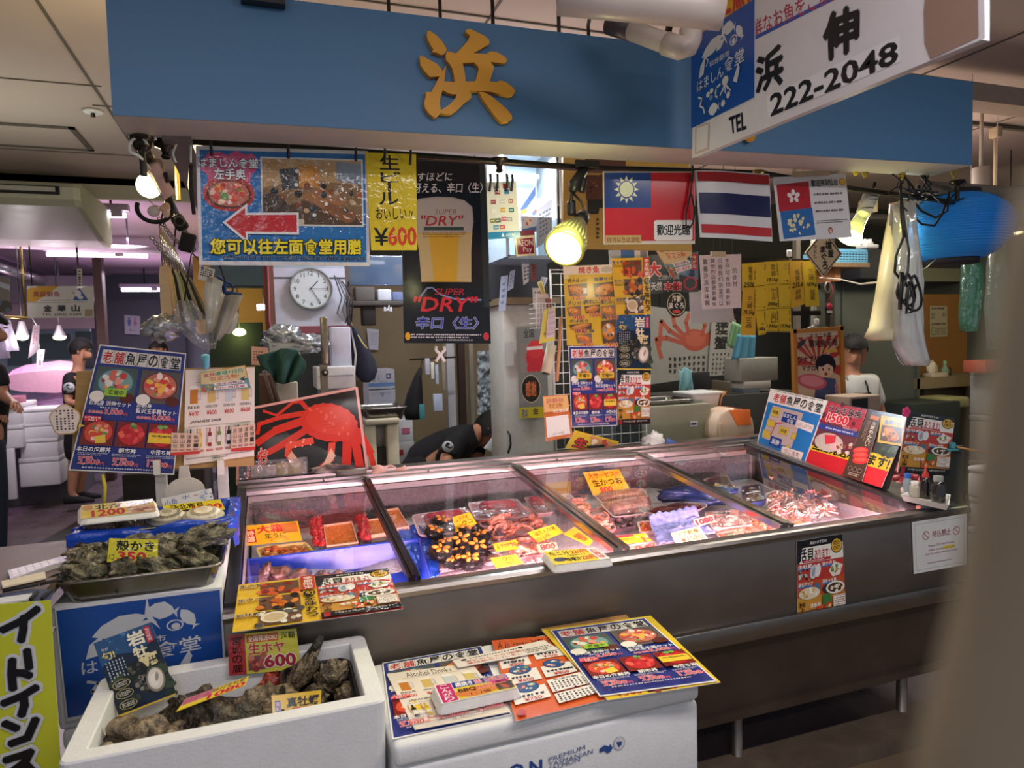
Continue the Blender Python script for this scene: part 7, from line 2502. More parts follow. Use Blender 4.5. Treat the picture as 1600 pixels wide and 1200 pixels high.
make('top',MB().rbox(((a.x+b.x)/2,4.14,(a.z+b.z)/2),(b.x-a.x,.32,a.z-b.z),.01,2),CREAM,t)
for x in(b.x-.04,a.x+.03):
 make('leg_panel',MB().rbox((x,4.14,b.z/2),(.07,.28,b.z),.01,2),CREAM,t)
m=MB().lathe([(.0,0),(.07,0),(.085,.12),(.09,.2),(.086,.2),(.08,.12)],20,at(588,700,Y=4.15),'b0aca4')
m2=at(588,700,Y=4.15)
tag(make('bucket',m,MATTE),'grey bucket inside the cream shelf','bucket')
bx('dark block under the grey bucket','box','block',(578,700.5),(612,790),4.05,.2,'3a342c')
for k,(p0,p1,lb)in enumerate([((622,656),(646,690),'white foam box with a pink mark beside the woman'),((618,690.5),(648,722),'white foam box with a red square beside the woman'),((616,722.5),(650,860),'lowest white foam box beside the woman')]):
 def fbx(t,a,b,Y,k=k):
  if k<2:
   make('mark',MB().box((a.x+(b.x-a.x)*(.5 if k==0 else .25),Y-.003,(a.z+b.z)/2),(.06 if k==0 else .04,.004,.04),'c87088' if k==0 else 'c8404c'),MATTE,t)
 bx(lb,'box','foam_box',p0,p1,4.95,.3,'b8bcd0',FOAM,extra=fbx if k<2 else None)
m=MB()
rings=[]
for(cx_,cy_,w_)in[(657,575,2),(652,590,6),(648,615,12),(645,640,15),(646,655,12)]:
 ctr=at(cx_,cy_,Y=4.55)
 wv=(at(cx_+w_,cy_,Y=4.55)-ctr).length
 rings.append([ctr+V((wv*cos(2*pi*k/14)*(1+.1*sin(4*k)),.05*sin(2*pi*k/14),0))for k in range(14)])
m.loft(rings,True,'17171b')
tag(make('black_apron',m,MATTE),'black apron hanging left of the white door frame','apron')
for k,(x0,y0,x1,y1,c_,lb)in enumerate([(664,560,672,585,'b0b4c4','white strip of paper hung below the beer poster at the left'),(673,566,679,592,'d0d0c4','cream strip of paper hung below the beer poster'),(680,570,686,600,'a8b4c8','bluish strip of paper hung below the beer poster'),(690,560,697,610,'8c8474','grey brown strap hung below the beer poster'),(677,616,692,642,'b4c0d8','white sheet bundle hanging right of the black apron'),(655,632,664,655,'3c8c94','teal bag hanging low beside the black apron')]):
 bx(lb,'hanging goods','hanging_strip',(x0,y0),(x1,y1),4.5,.02,c_,r=.002)
tag(make('goods_rod',MB().tube([at(640,562,Y=4.52),at(712,558,Y=4.52)],.006,6).tube([at(660,562,Y=4.52),at(656,580,Y=4.55)],.003,5),DARKM),'thin rod from which the strips below the beer poster hang','rod')
t=thing('plastic_clip','white X shaped plastic clip hanging below the beer poster','clip',at(688,555,Y=2.945))
for sx in(-1,1):
 make('jaw',MB().tube([at(688+6*sx,541,Y=2.944),at(688+7*sx,547,Y=2.944),at(688,554,Y=2.944),at(688-7*sx,565,Y=2.944)],.007,8),WHITEP,t)
a,b=at(697,545,Y=4.7),at(714,700,Y=4.7)
m=MB().box(((a.x+b.x)/2,4.72,1.42),(b.x-a.x,.06,2.84),'a8a8ac')
struct('door_frame_trim',m,MATTE)
a,b=at(716,545,Y=4.8),at(731,700,Y=4.8)
m=MB().box(((a.x+b.x)/2,4.83,1.42),(b.x-a.x,.06,2.84),'3a2a20')
struct('trim_5',m,MATTE)
a,b=at(733,545,Y=4.75),at(744,700,Y=4.75)
m=MB().box(((a.x+b.x)/2,4.78,1.42),(b.x-a.x,.06,2.84),'8c8674')
struct('trim_6',m,MATTE)
m=MB()
def psh(u,v):
 return at(746+40*u,548+100*v,Y=4.7)+V((0,.03*noise.noise(V((u*5,v*9,1)))+.02*noise.noise(V((u*14,v*20,3))),0))
m.grid(psh,30,50,'7c8890')
tag(make('wrapped_sheet',m,mat('crinkled_sheet','8c98a0',rough=.18,var=.3,scale=20,bump=.9,bscale=30)),'crinkled clear wrapped panel beside the white locker','sheet')
bx('red tag tucked in the crinkled wrapped panel','tag','red_tag',(772,588),(781,600),4.69,.01,'a84438',r=.002)
t=thing('white_locker','tall white locker door with a dark handle behind the counter','locker',at(828,740,Y=4.0))
a,b=at(785,476,Y=4.0),at(872,740,Y=4.0)
make('door',MB().rbox(((a.x+b.x)/2,4.15,a.z/2),(b.x-a.x,.3,a.z),.008,2,'bdbcb4'),MATTE,t)
make('handle',MB().tube([at(793,674,Y=3.97),at(797,680,Y=3.95),at(798,695,Y=3.95),at(794,708,Y=3.97)],.007,8),BLACKP,t)
make('header_shelf',MB().box(((a.x+b.x)/2,4.1,a.z+.02),(b.x-a.x+.04,.3,.04),'7c6c54').box(((a.x+b.x)/2,4.2,a.z+.16),(b.x-a.x+.04,.1,.26),'2c2e34'),MATTE,t)
def D_octo(S):
 S.r(0,0,1,1,'7c7c78')
 S.t('全国',.25,.02,.6,.12,'26241f',.02)
 S.r(.1,.18,1,.50,'8c8078')
 S.e(.62,.34,.32,.14,'c02430')
 S.e(.62,.25,.26,.10,'d02c34')
 S.r(.34,.22,.88,.255,'e0d8d0')
 for k in range(4):
  S.e(.40+.15*k,.455,.085,.045,'c02430')
 S.e(.42,.68,.33,.155,'c8bc94')
 S.e(.42,.68,.31,.145,'1c1814')
 S.t('感謝',.24,.60,.60,.76,'c86c3c',.04)
 S.r(0,.88,1,1,'c8b428')
 S.t('金',.45,.89,.65,.96,'20202c',.02)
 S.t('宮城',.08,.90,.30,.99,'2c4c9c',.02)
wall([(806,512),(852,508),(858,652),(812,654)],3.98,D_octo,'grey locker poster with a round black badge and yellow foot',seed=132)
wall([(788,536),(802,534),(803,571),(788,572)],3.985,lambda S:S.r(0,0,1,1,'b8b8b4'),'blank white paper taped on the white locker','paper',PRINT,seed=133,cat='paper')
for k,(px,c_,lb)in enumerate([([(783,432),(794,430),(790,485),(779,486)],'a8b4d0','long white tag hanging left of the locker top'),([(797,424),(805,421),(802,450),(793,455)],'a4acc4','short slanted white tag hanging above the locker'),([(815,412),(827,410),(826,440),(818,446)],'d0d0d0','white oval tag with dark writing above the locker'),([(829,412),(838,414),(838,438),(831,440)],'8c3c3c','red and white tag above the locker'),([(846,432),(856,434),(850,450),(842,449)],'c0c4d0','small white tag above the locker at the right'),([(832,450),(843,450),(844,480),(833,481)],'d0c8c0','white label with orange print on the locker edge')]):
 wall(px,3.92,lambda S,c_=c_,k=k:(S.r(0,0,1,1,c_),S.fine(.25,.15,.75,.85,4,'6c7ca0' if k<2 else '34343c')),lb,'hanging_tag',PRINT,seed=140+k,cat='tag')
m=MB().tube([V((at(418,415,Y=4.2).x,4.2,2.84)),at(418,415,Y=4.2),at(420,460,Y=4.2),at(421,500,Y=4.2),at(424,520,Y=4.2)],.005,6,'b86470')
m.lathe([(.003,0),(.03,-.12),(.035,-.16),(.02,-.15)],10,at(422,520,Y=4.18),'d878b0')
tag(make('pink_tassel',m,MATTE),'pink tassel hanging on a cord left of the clock board','tassel')
a,b=at(395,540,Y=3.9),at(418,580,Y=3.9)
wall([(393,541),(419,543),(419,572),(393,570)],3.6,lambda S:(S.r(0,0,1,1,'d8a898'),S.fine(.1,.2,.6,.8,4,'7c4c44')),'pink note card standing between the drinks board and the green cloth','note',PRINT,seed=150,cat='note')
# menu boards on the left-hand easel
t=thing('menu_easel','wooden menu board on white easel legs behind the left-hand trays','easel',at(240,800,Y=2.75))
q=quad([(120,580),(398,573),(397,728),(110,738)],Y=2.66)
m=MB().loft([[p for p in q][::-1],[p+V((0,.018,0))for p in q][::-1]],True,None,0,False)
make('wooden_panel',m,mat('honey_wood','b08a50',rough=.5,var=.16,scale=5,stretch=(1,8,10)),t)
for x in(250,347):
 a=at(x,725,Y=2.70)
 make('leg',MB().box((a.x,2.71,a.z/2),(.035,.035,a.z),'d8d4d0'),MATTE,t)
 make('peg',MB().box((a.x-.0,2.64,a.z+.0),(.02,.05,.05),'dcd8d0'),MATTE,t)
wall([(156,538),(291,552),(272,742),(107,735)],2.635,D_menu,'large blue set menu on the left-hand easel',seed=160,th=.004)
def D_drinks2(S):
 D_drinks(S)
 S.r(.48,.0,.97,.16,'ece0d2')
wall([(290,578),(398,574),(397,712),(287,727)],2.65,D_drinks2,'cream drinks menu on the right of the easel board',seed=161)
wall([(312,583),(383,570),(392,606),(314,612)],2.632,D_flyer,'campaign flyer clipped over the drinks menu on the easel','flyer',seed=162,cat='flyer')
def D_strip(S):
 S.r(0,0,1,1,'e0bca4')
 S.r(0,.86,1,1,'c83c34')
 for k,s in enumerate(('高山秋','勝山夜空','浦霞飲','乾坤一')):
  S.vt(s[:3],.06+k*.24,.06,.22+k*.24,.68,'34302c',-.0)
  S.t('¥600',.05+k*.24,.72,.22+k*.24,.82,'8c2c28',.0)
wall([(268,676),(313,678),(312,709),(267,712)],2.622,D_strip,'peach sake price strip overlapping the big blue menu','price_strip',seed=163)
wall([(362,668),(399,662),(399,703),(361,706)],2.635,D_strip,'peach sake price strip at the lower right of the drinks menu','price_strip',seed=164)
m=MB()
c=at(102,656,Y=2.60)
pts=[]
for k in range(30):
 a=2*pi*k/30
 r_=1+.07*sin(a*5)
 pts.append((.043*r_*cos(a),.050*r_*sin(a)))
pts[26:28]=[(.05,-.02),(.075,-.025)]
pts=[(.043*(1+.06*sin(a*5))*cos(a),.050*(1+.06*sin(a*5))*sin(a))for a in[2*pi*k/30 for k in range(30)]]
m.prism(pts,lambda x,y,z:c+V((x,-z,y)),.003,'c0a060')
m.prism([(x*.93,y*.93)for x,y in pts],lambda x,y,z:c+V((x,-.003-z,y)),.0006,'ecdcd4')
m.add([c+V((.03,-.003,-.03)),c+V((.055,-.003,-.022)),c+V((.035,-.003,-.012))],[(0,1,2)],'e0c04c')
rn=random.Random(1)
for k in range(5):
 for j in range(8):
  if rn.random()<.8:
   p=c+V((-.022+k*.011,-.0045,.030-j*.0085))
   m.box(p,(.005,.0004,.005),'4a4240')
o=tag(make('speech_bubble_card',m,PRINT),'white speech bubble card with yellow edge left of the big blue menu','card')
make('card_stick',MB().tube([c+V((.03,.006,-.0)),at(118,660,Y=2.665)],.003,6),WHITEP,o)
t=thing('paper_clip','pale blue clip at the top of the drinks menu','clip',at(322,575,Y=2.63))
make('clip_body',MB().lathe([(.004,0),(.010,.006),(.012,.03),(.014,.045),(.010,.052),(.0,.054)],12,at(322,577,Y=2.635),'6cb4c8'),MATTE,t)
m=MB()
m.prism([(.062*cos(a),.05*sin(a))for a in[2*pi*k/32 for k in range(32)]],lambda x,y,z:at(290,768,Y=2.60)+V((x,-z,y)),.012,'d0c8c0')
m.prism([(-.02,.04),(.02,.04),(.014,.09),(-.014,.09)],lambda x,y,z:at(290,768,Y=2.60)+V((x,-z,y)),.01,'c8c0b8')
tag(make('white_paddle',m,MATTE),'round white paddle standing behind the surf clams','paddle')
tag(make('yellow_cord',MB().tube([at(160,742,Y=2.62),at(164,760,Y=2.60),at(162,800,Y=2.60)],.006,6,'c8b83c'),MATTE),'yellow cord hanging below the big blue menu','cord')
bx('dark cabinet standing behind the menu easel','cabinet','cabinet',(190,742),(345,1185),2.80,.35,'231f20')
# things hanging on the left-hand rail
XRL=-.285
kc=['e0c090','d8b888','c8b47c','2a2622','d0c4a0','8c9454','1f1d1b','b8a884','3a352c','a89468']
kl=['leftmost long pale wooden sheath','second pale wooden sheath from the left','pale wooden sheath third from the left','dark sheath fourth from the left','cream sheath in the middle','olive sheath right of the middle','black sheath sixth from the left end','tan sheath near the right','dark brown sheath near the right end','rightmost tan sheath']
for k in range(10):
 f=k/9
 a=at(249+22*f,352+34*f,Y=2.50+.05*f)
 b=at(262+62*f,506-8*f,Y=2.46+.05*f)
 d=(b-a)
 mid=a.lerp(b,.42)
 t=thing('wooden_sheath',kl[k]+' in the bundle on the side rail','sheath',b,'sheaths in the bundle on the side rail')
 m=MB()
 w_=.014+.003*(k in(0,1))
 n_=V((.93,-.33,0))
 m.loft([[p+n_*(w_*s)*sx+V((0,.004,0))*sy for sx,sy in((-1,-1),(1,-1),(1,1),(-1,1))]for p,s in((mid,.55),(mid.lerp(b,.15),.9),(b,1.1))],True,kc[k],0,False)
 make('blade_cover',m,MATTE,t)
 make('tang',MB().tube([a,mid],[.0028,.004],6),CHROME,t)
for j_,(p0,p1)in enumerate((((238,372),(283,415)),((250,343),(288,385)))):
 A_,B_=at(*p0,Y=2.46),at(*p1,Y=2.50)
 m=MB()
 for k in range(16):
  p=A_.lerp(B_,k/15)+V((0,0,-.012*sin(pi*k/15)))
  d=(B_-A_).normalized()
  n_=V((0,1,0))if k%2 else d.cross(V((0,1,0)))
  m.tube([p+d*(.009*cos(2*pi*j/8))+n_*(.006*sin(2*pi*j/8))for j in range(9)],.0018,5)
 tag(make('steel_chain',m,CHROME),['lower steel chain strung across the sheath bundle','upper steel chain above the sheath bundle'][j_],'chain')
tag(make('bundle_cord',MB().tube([at(262,300,Y=2.55),at(255,330,Y=2.5),at(250,352,Y=2.48)],.003,6).tube([at(270,312,Y=2.6),at(275,350,Y=2.52),at(272,386,Y=2.52)],.003,6),DARKM),'thin cords tying the sheath bundle to the side rail','cord')
m=MB()
palette_ball(m,at(254,512,Y=2.44),(.05,.03,.04),['a8a8a4','d8d8d4','7c7c78','c0c0bc'],22,14,.6,3,3,None,.02)
tag(make('foil_wrap',m,MATS['silver_film']),'crumpled foil under the wooden sheaths','foil')
m=MB()
def loft_bag(m,rows,Y,depth=.04,wr=.12,n=26,col=None,seed=0):
 rings=[]
 for i,(x0,x1,y)in enumerate(rows):
  a,b=at(x0,y,Y=Y),at(x1,y,Y=Y)
  c_,h=(a+b)/2,(b-a).length/2
  rings.append([V((c_.x+h*cos(2*pi*k/n)*(1+wr*.3*noise.noise(V((k*.8,i*.5,seed)))),Y+depth*sin(2*pi*k/n)*(1+wr*3*noise.noise(V((k*.9,i*.35,seed+5)))),c_.z+.004*noise.noise(V((k,i,seed)))))for k in range(n)])
 m.loft(rings,True,col)
loft_bag(m,[(276,300,470),(268,325,500),(280,335,515),(300,338,535),(318,336,546)],2.42,.03,.3)
tag(make('clear_bag',m,CLEAR),'clear plastic bag hanging below the wooden sheaths','bag')
m=MB()
loft_bag(m,[(322,350,435),(318,356,455),(320,350,480),(322,340,505),(322,332,520)],2.40,.04,.2,seed=3)
tag(make('white_pouch',m,film('milky_film','f0f0f2',.12,.15,.55,'d8d8d4',.6,24)),'milky plastic pouch hanging beside the grey cone bag','bag')
m=MB()
loft_bag(m,[(351,380,462),(346,374,478),(341,366,495),(336,356,515),(334,344,532)],2.36,.035,.08,col='8c857c',seed=4)
tag(make('grey_cone_bag',m,MATTE),'grey cone shaped tote hanging below the blue direction sign','bag')
m=MB()
loft_bag(m,[(348,362,472),(356,374,492),(352,370,512),(348,362,522)],2.48,.03,.2,seed=5)
tag(make('pale_bag',m,film('milky_film','f0f0f2')),'pale plastic bag behind the grey cone tote','bag')
m=MB()
m.tube([at(356+8*cos(a),451+9*sin(a),Y=2.355)for a in[2*pi*k/16 for k in range(17)]],.0035,6,'243c78')
m.tube([at(340,432,Y=2.36),at(352,440,Y=2.355),at(352,456,Y=2.355),at(378,460,Y=2.355)],.007,6,'243c78',flat=.5)
tag(make('blue_strap',m,MATTE),'blue strap with a loop on the grey cone tote','strap')
wall([(312,414),(336,421),(332,443),(309,436)],2.38,lambda S:(S.r(0,0,1,1,'d8d0c4'),S.fine(.12,.1,.9,.7,4,'34302c',.7),S.e(.85,.75,.12,.18,'b8683c'),S.e(.2,.15,.1,.12,'5c4c7c')),'small tilted price tag at the lower left of the direction sign','price_tag',seed=170,cat='tag')
tag(make('bag_string',MB().tube([at(300,395,Y=2.45),at(318,414,Y=2.39),at(330,435,Y=2.40)],.0025,5).tube([at(340,405,Y=2.2),at(352,440,Y=2.35)],.0025,5).tube([at(300,390,Y=2.45),at(288,470,Y=2.42)],.0025,5),DARKM),'thin cords holding the bags below the direction sign','cord')
m=MB().rbox(at(293,379,Y=2.46),(.045,.03,.06),.006,2,'1a1817',rot=(0,.25,0)).rbox(at(281,348,Y=2.48),(.04,.03,.05),.01,2,'1f1d1b',rot=(0,-.5,0))
m.tube([at(281,348,Y=2.48)+V((.014*cos(a),-.02,.014*sin(a)))for a in[2*pi*k/12 for k in range(13)]],.003,5,'4c4844')
tag(make('leather_case',m,MATTE),'black leather tool case with rivets on the side rail','case')
c=at(242,325,Y=2.42)
m=MB().tube([c+V((.05*cos(a),.01*sin(a),.045*sin(a)))for a in[pi*.9+1.25*pi*k/16 for k in range(17)]],.007,8,'1c1a1a')
tag(make('black_sickle',m,MATTE),'curved black hook hanging from the side rail below the bulb','hook')
for k,(px,py,c_,lb)in enumerate([(240,330,'d8ccc4','white oval tag inside the curved black hook'),(255,326,'e0b494','peach bead'),(260,322,'e0b090','second peach bead, higher than the first'),(260,333,'e8c8ac','large cream bead below the peach beads')]):
 m=MB().ball(at(px,py,Y=2.41),(.018,.010,.018)if k==0 else(.011,.011,.012 if k<3 else .016),12,8,c_)
 tag(make('tag_disc' if k==0 else 'bead',m,MATTE),lb+' hanging on the side rail' if k else lb,'tag' if k==0 else 'bead')
m=MB()
m.tube([at(258,313,Y=2.42),at(257,326,Y=2.415),at(240,320,Y=2.41),at(228,308,Y=2.42)],.0016,5)
tag(make('bead_wire',m,CHROME),'thin wire carrying the beads and the curved hook','wire')
m=MB().grid(lambda u,v:at(228+16*u+28*v,262+50*v-10*u,Y=2.16+.12*v)+V((0,-.012*sin(pi*u),0)),8,12,'d8bca8',0,.006)
o=tag(make('pink_pouch',m,mat('sheer_fabric','d8bcaa',rough=.6,alpha=.8)),'sheer peach pouch hanging from the round end of the side rail','pouch')
make('hook',MB().tube([at(210+14*cos(a)+6,230-15*sin(a),Y=2.05)for a in[pi*.1+pi*1.1*k/14 for k in range(15)]]+[at(216,243,Y=2.05),at(226,252,Y=2.07),at(234,264,Y=2.13)],.004,8),WHITEP,o)
m=MB().tube([at(246+9*cos(a),268+12*sin(a)-6,Y=2.2)for a in[-pi*.7+pi*1.3*k/12 for k in range(13)]],.005,8,'c8a888').tube([at(258,270,Y=2.2),at(262,285,Y=2.2)],.006,8,'2a2624')
tag(make('cane_hook',m,MATTE),'pale curved hook with dark grip on the side rail','hook')
p=at(236,190,Y=2.05)
m=MB().loft([[V((-.20+dx,2.05,2.118+dz))for dx,dz in((-.035,-.01),(.035,-.01),(.035,.09),(-.035,.09))][::-1],[V((-.20+dx,4.3,2.118+dz))for dx,dz in((-.035,-.01),(.035,-.01),(.035,.09),(-.035,.09))][::-1]],True,None,0,False)
struct('trim_4',m,mat('steel_beam','8c8480',rough=.35,metal=.6,var=.1))
m=MB()
for k in range(3):
 m.tube([at(293+3*k,190,Y=2.3),at(298+k,230,Y=2.3),at(296+2*k,290,Y=2.32),at(302+k,335,Y=2.35)],.004,6)
tag(make('cable_drop',m,BLACKP),'black cables dropping beside the left edge of the direction sign','cable')
# lamps
M_BULB=mat('lit_bulb_warm','fff0c8',emit=14,ecol='fff0b8',rough=.3)
M_BULBG=mat('lit_bulb_greenish','fff8b0',emit=16,ecol='fdf59a',rough=.3)
def clip_lamp():
 t=thing('clip_lamp','bright finned LED spot lamp hanging in front of the print wall','lamp',at(883,383,Y=2.0))
 fc=at(881,388,Y=1.98)
 back=at(905,348,Y=2.07)
 ax=(fc-back).normalized()
 R0=.062
 L=(fc-back).length
 prof=[(.022,0),(.026,.012),(.03,.02),(R0*.8,L*.55),(R0,L*.82),(R0*1.03,L*.92),(R0*.98,L)]
 m=MB().lathe(prof,36,back,'a8a868',0,None,ax)
 Q=V((0,0,1)).rotation_difference(ax).to_matrix()
 for k in range(28):
  a=2*pi*k/28
  d=Q@V((cos(a),sin(a),0))
  m.tube([back+d*.028+ax*.016,back+d*(R0*.83)+ax*L*.55,back+d*R0*1.0+ax*L*.80],.003,5,'b8b878')
 make('finned_body',m,mat('lamp_body',attr=True,rough=.35,metal=.3),t)
 make('bezel',MB().lathe([(R0*1.03,-.006),(R0*1.05,.004),(R0*.92,.010),(R0*.90,.004)],36,fc-ax*.004,'c8c860',0,None,ax),MATS['lamp_body'],t)
 make('lens',MB().lathe([(0,.004),(R0*.55,.003),(R0*.91,-.001),(R0*.91,-.008)],30,fc,None,0,None,ax),M_BULBG,t)
 make('socket',MB().lathe([(.0,-.05),(.022,-.048),(.026,-.02),(.022,.004),(.0,.006)],16,back,None,0,None,ax).rbox(at(893,325,Y=2.09),(.025,.03,.05),.008,2),BLACKP,t)
 ca=at(905,262,Y=RY)
 m=MB().tube([ca+V((.012,-.02,-.005)),at(898,288,Y=2.07),at(895,300,Y=2.07)],[.016,.02,.012],10)
 m.tube([at(903,272,Y=2.08),at(912,285,Y=2.07),at(908,300,Y=2.07)],.012,8)
 m.tube([at(894,300,Y=2.07),at(892,315,Y=2.08),at(893,325,Y=2.09)],.006,8).tube([at(896,302,Y=2.07),at(908,315,Y=2.06),at(914,330,Y=2.06),at(908,342,Y=2.08)],.004,6)
 m.box(ca+V((.015,-.03,.005)),(.085,.012,.022))
 make('clamp',m,BLACKP,t)
 spot_lamp(fc+ax*.02,fc+ax,22,(1.0,.96,.55),150,.5,.05)
 point_lamp(fc+V((-.02,-.09,.05)),2.2,(1.0,.97,.5),.05)
 m=MB()
 for s in(-1,1):
  m.add([ca+V((.01+.05*s,-.02,.02)),ca+V((.01+.075*s,-.06,-.01)),ca+V((.01+.06*s,-.05,-.05)),ca+V((.01+.02*s,-.02,-.03))],[(0,1,2,3)])
 return t
clip_lamp()
def par_lamp(label,top,neck,mouth,rx,Y,W,col,grp=None):
 t=thing('par_lamp',label,'lamp',at(*mouth,Y=Y))
 a,b,c=at(*top,Y=Y),at(*neck,Y=Y),at(*mouth,Y=Y)
 ax=(c-b).normalized()
 make('holder',MB().tube([a,a.lerp(b,.9)],[.030,.028],14,'c0c0b4'),MATTE,t)
 L=(c-b).length
 make('glass_cone',MB().lathe([(.024,0),(.026,L*.3),(rx*.8,L*.8),(rx,L)],22,b-ax*.005,None,0,None,ax),film('lamp_glass','f4f8ee',.12,.1,.35,'e8f0c8'),t)
 make('lamp_face',MB().lathe([(0,.0),(rx*.9,-.002),(rx*.9,-.01)],22,c-ax*.006,None,0,None,ax),M_BULBG,t)
 make('rings',MB().tube([a.lerp(b,.35)+V((.03*cos(k*.6),.03*sin(k*.6),0))for k in range(12)],.002,4).tube([a.lerp(b,.7)+V((.03*cos(k*.6),.03*sin(k*.6),0))for k in range(12)],.002,4),BLACKP,t)
 spot_lamp(c+ax*.012,c+ax,W,col,140,.6,.04)
 point_lamp(c+ax*.03+V((0,-.02,0)),W*.12,col,.04)
 m=MB().tube([a,at(top[0]+4,top[1]-14,Y=RY)],.006,6)
 make('arm',m,BLACKP,t)
 return t
par_lamp('lit spot lamp with clear cone right of the white welcome notice',(1363,300),(1347,338),(1326,374),.05,2.16,12,(1.0,.97,.72))
par_lamp('lit spot lamp half hidden behind the cream plastic bags',(1432,305),(1424,330),(1414,352),.04,2.30,12,(.92,1.0,.80))
t=thing('globe_bulb','glowing round bulb hanging behind the side rail at the left','lamp',at(234,290,Y=2.75))
c=at(233,290,Y=2.75)
make('bulb',MB().ball(c,(.042,.042,.042),20,14),M_BULB,t)
make('socket',MB().lathe([(.018,0),(.02,.03),(.022,.07),(.0,.072)],14,c+V((0,0,.036)),'b8a070'),MATTE,t)
make('cord',MB().tube([c+V((0,0,.1)),V((c.x,c.y,2.846))],.004,6),BLACKP,t)
point_lamp(c+V((0,.07,.03)),6,(1.0,.86,.5),.04)
point_lamp(c+V((0,-.07,0)),7,(1.0,.80,.42),.04)
t=thing('ceiling_spot','dark spot lamp glowing warm under the inner ceiling above the direction sign','lamp',at(398,205,Y=2.6))
c=at(397,212,Y=2.6)
make('housing',MB().tube([c+V((0,0,.01)),c+V((.02,0,.06)),V((c.x+.02,2.6,2.846))],[.035,.03,.012],14),BLACKP,t)
make('lens',MB().ball(c+V((-.004,-.01,.0)),(.022,.022,.012),14,8),M_BULB,t)
point_lamp(c+V((-.03,-.04,-.02)),3.5,(1.0,.82,.45),.03)
t=thing('tube_light','white fluorescent fitting under the stall ceiling left of the rail post','light',at(740,250,Y=3.3))
a,b=at(715,250,Y=3.0),at(775,218,Y=3.9)
for nm,r_,mm_,dz in(('tube',.014,MATS['white_tube'],0),('housing',.028,WHITEP,.035)):
 make(nm,MB().tube([V((a.x+.08,3.42,2.60+dz)),V((a.x+.25,4.1,2.60+dz))],r_,10),mm_,t)
make('stem',MB().tube([V((a.x+.13,3.6,2.64)),V((a.x+.13,3.6,2.848))],.008,6),WHITEP,t)
m=MB().box((.42,3.1,2.42),(1.15,.5,.10),'c8d0d8')
m.box((.42,3.1,2.65),(.06,.06,.40),'8c9094').box((.22,2.845,2.42),(.006,.012,.10),'6c7074')
tag(make('white_duct',m,MATTE),'white ceiling duct above the direction sign','duct')
# lantern, bags and wires at the right
t=thing('paper_lantern','round blue ribbed paper lantern under the right end of the header','lantern',at(1490,407,Y=2.25))
c=at(1489,356,Y=2.25)
rx=(at(1549,356,Y=2.25)-at(1430,356,Y=2.25)).length/2
rz=(at(1489,306,Y=2.25).z-at(1489,404,Y=2.25).z)/2
prof=[]
for k in range(105):
 v=-1+2*k/104
 r_=rx*sqrt(1-(.88*v)**2)*(1+.016*cos(k*pi/2))
 prof.append((r_,v*rz))
m=MB().lathe(prof,44,c)
ml=bpy.data.materials.new('lantern_paper')
ml.use_nodes=True
N,L=ml.node_tree.nodes,ml.node_tree.links
bs=N['Principled BSDF']
bs.inputs['Base Color'].default_value=H('2c8fe0')
bs.inputs['Roughness'].default_value=.4
tl=N.new('ShaderNodeBsdfTranslucent')
tl.inputs[0].default_value=H('2f9be8')
mx=N.new('ShaderNodeMixShader')
mx.inputs[0].default_value=.45
L.new(bs.outputs[0],mx.inputs[1])
L.new(tl.outputs[0],mx.inputs[2])
L.new(mx.outputs[0],N['Material Output'].inputs[0])
nz=N.new('ShaderNodeTexNoise')
nz.inputs['Scale'].default_value=30
bp=N.new('ShaderNodeBump')
bp.inputs['Strength'].default_value=.1
L.new(nz.outputs[0],bp.inputs['Height'])
L.new(bp.outputs[0],bs.inputs['Normal'])
make('paper_body',m,ml,t)
make('top_cap',MB().lathe([(.0,.03),(rx*.45,.03),(rx*.47,0),(rx*.42,-.01)],24,c+V((0,0,rz-.01)),'1c1c20'),MATTE,t)
make('bottom_cap',MB().lathe([(rx*.40,.012),(rx*.44,.0),(rx*.44,-.022),(.0,-.022)],24,c+V((0,0,-rz)),'1c1c20'),MATTE,t)
make('hanger',MB().tube([c+V((0,0,rz+.02)),c+V((.01,-.05,rz+.05)),at(1483,312,Y=RY)],.004,6),DARKM,t)
m=MB().grid(lambda u,v:c+V(((rx+.006)*cos(-1.2+1.9*u)*(1-abs(2*v-1)**2.6*.5)*(1+.02*noise.noise(V((u*9,v*9,1)))),-(rx+.006)*sin(1.2-1.9*u)*(1-abs(2*v-1)**2.6*.5),(1-2*v)*rz)),20,20)
tag(make('lantern_cover',m,CLEAR),'clear plastic cover over the right side of the blue lantern','cover')
MILK=film('milky_film','f0f0f2')
m=MB()
loft_bag(m,[(1399,1412,316),(1396,1414,335),(1388,1412,370),(1380,1408,410),(1372,1405,460),(1362,1402,510),(1354,1396,526),(1366,1392,532)],2.14,.045,.06,30,'d8cfae',6)
tag(make('cream_bag_bundle',m,mat('cream_plastic_film','d8cca8',rough=.3,var=.04,bump=.15,bscale=12)),'bundle of cream plastic bags hanging from the rail at the right','bag')
m=MB()
loft_bag(m,[(1404,1416,318),(1404,1422,350),(1402,1430,400),(1398,1438,440),(1396,1434,470),(1396,1436,510),(1400,1440,540),(1415,1440,562),(1424,1438,571)],2.09,.05,.22,34,None,7)
tag(make('clear_bag_bundle',m,film('bag_film','f0f2f4',.16,.16,.6,'dcdcde',.9,16)),'bundle of clear plastic bags hanging beside the cream ones','bag')
m=MB()
m.tube([at(1407,285,Y=2.05),at(1408,330,Y=2.04),at(1412,370,Y=2.03),at(1400,400,Y=2.02),at(1398,425,Y=2.02),at(1410,442,Y=2.02),at(1418,425,Y=2.02),at(1420,395,Y=2.02),at(1412,340,Y=2.03),at(1406,290,Y=2.05)],.005,8)
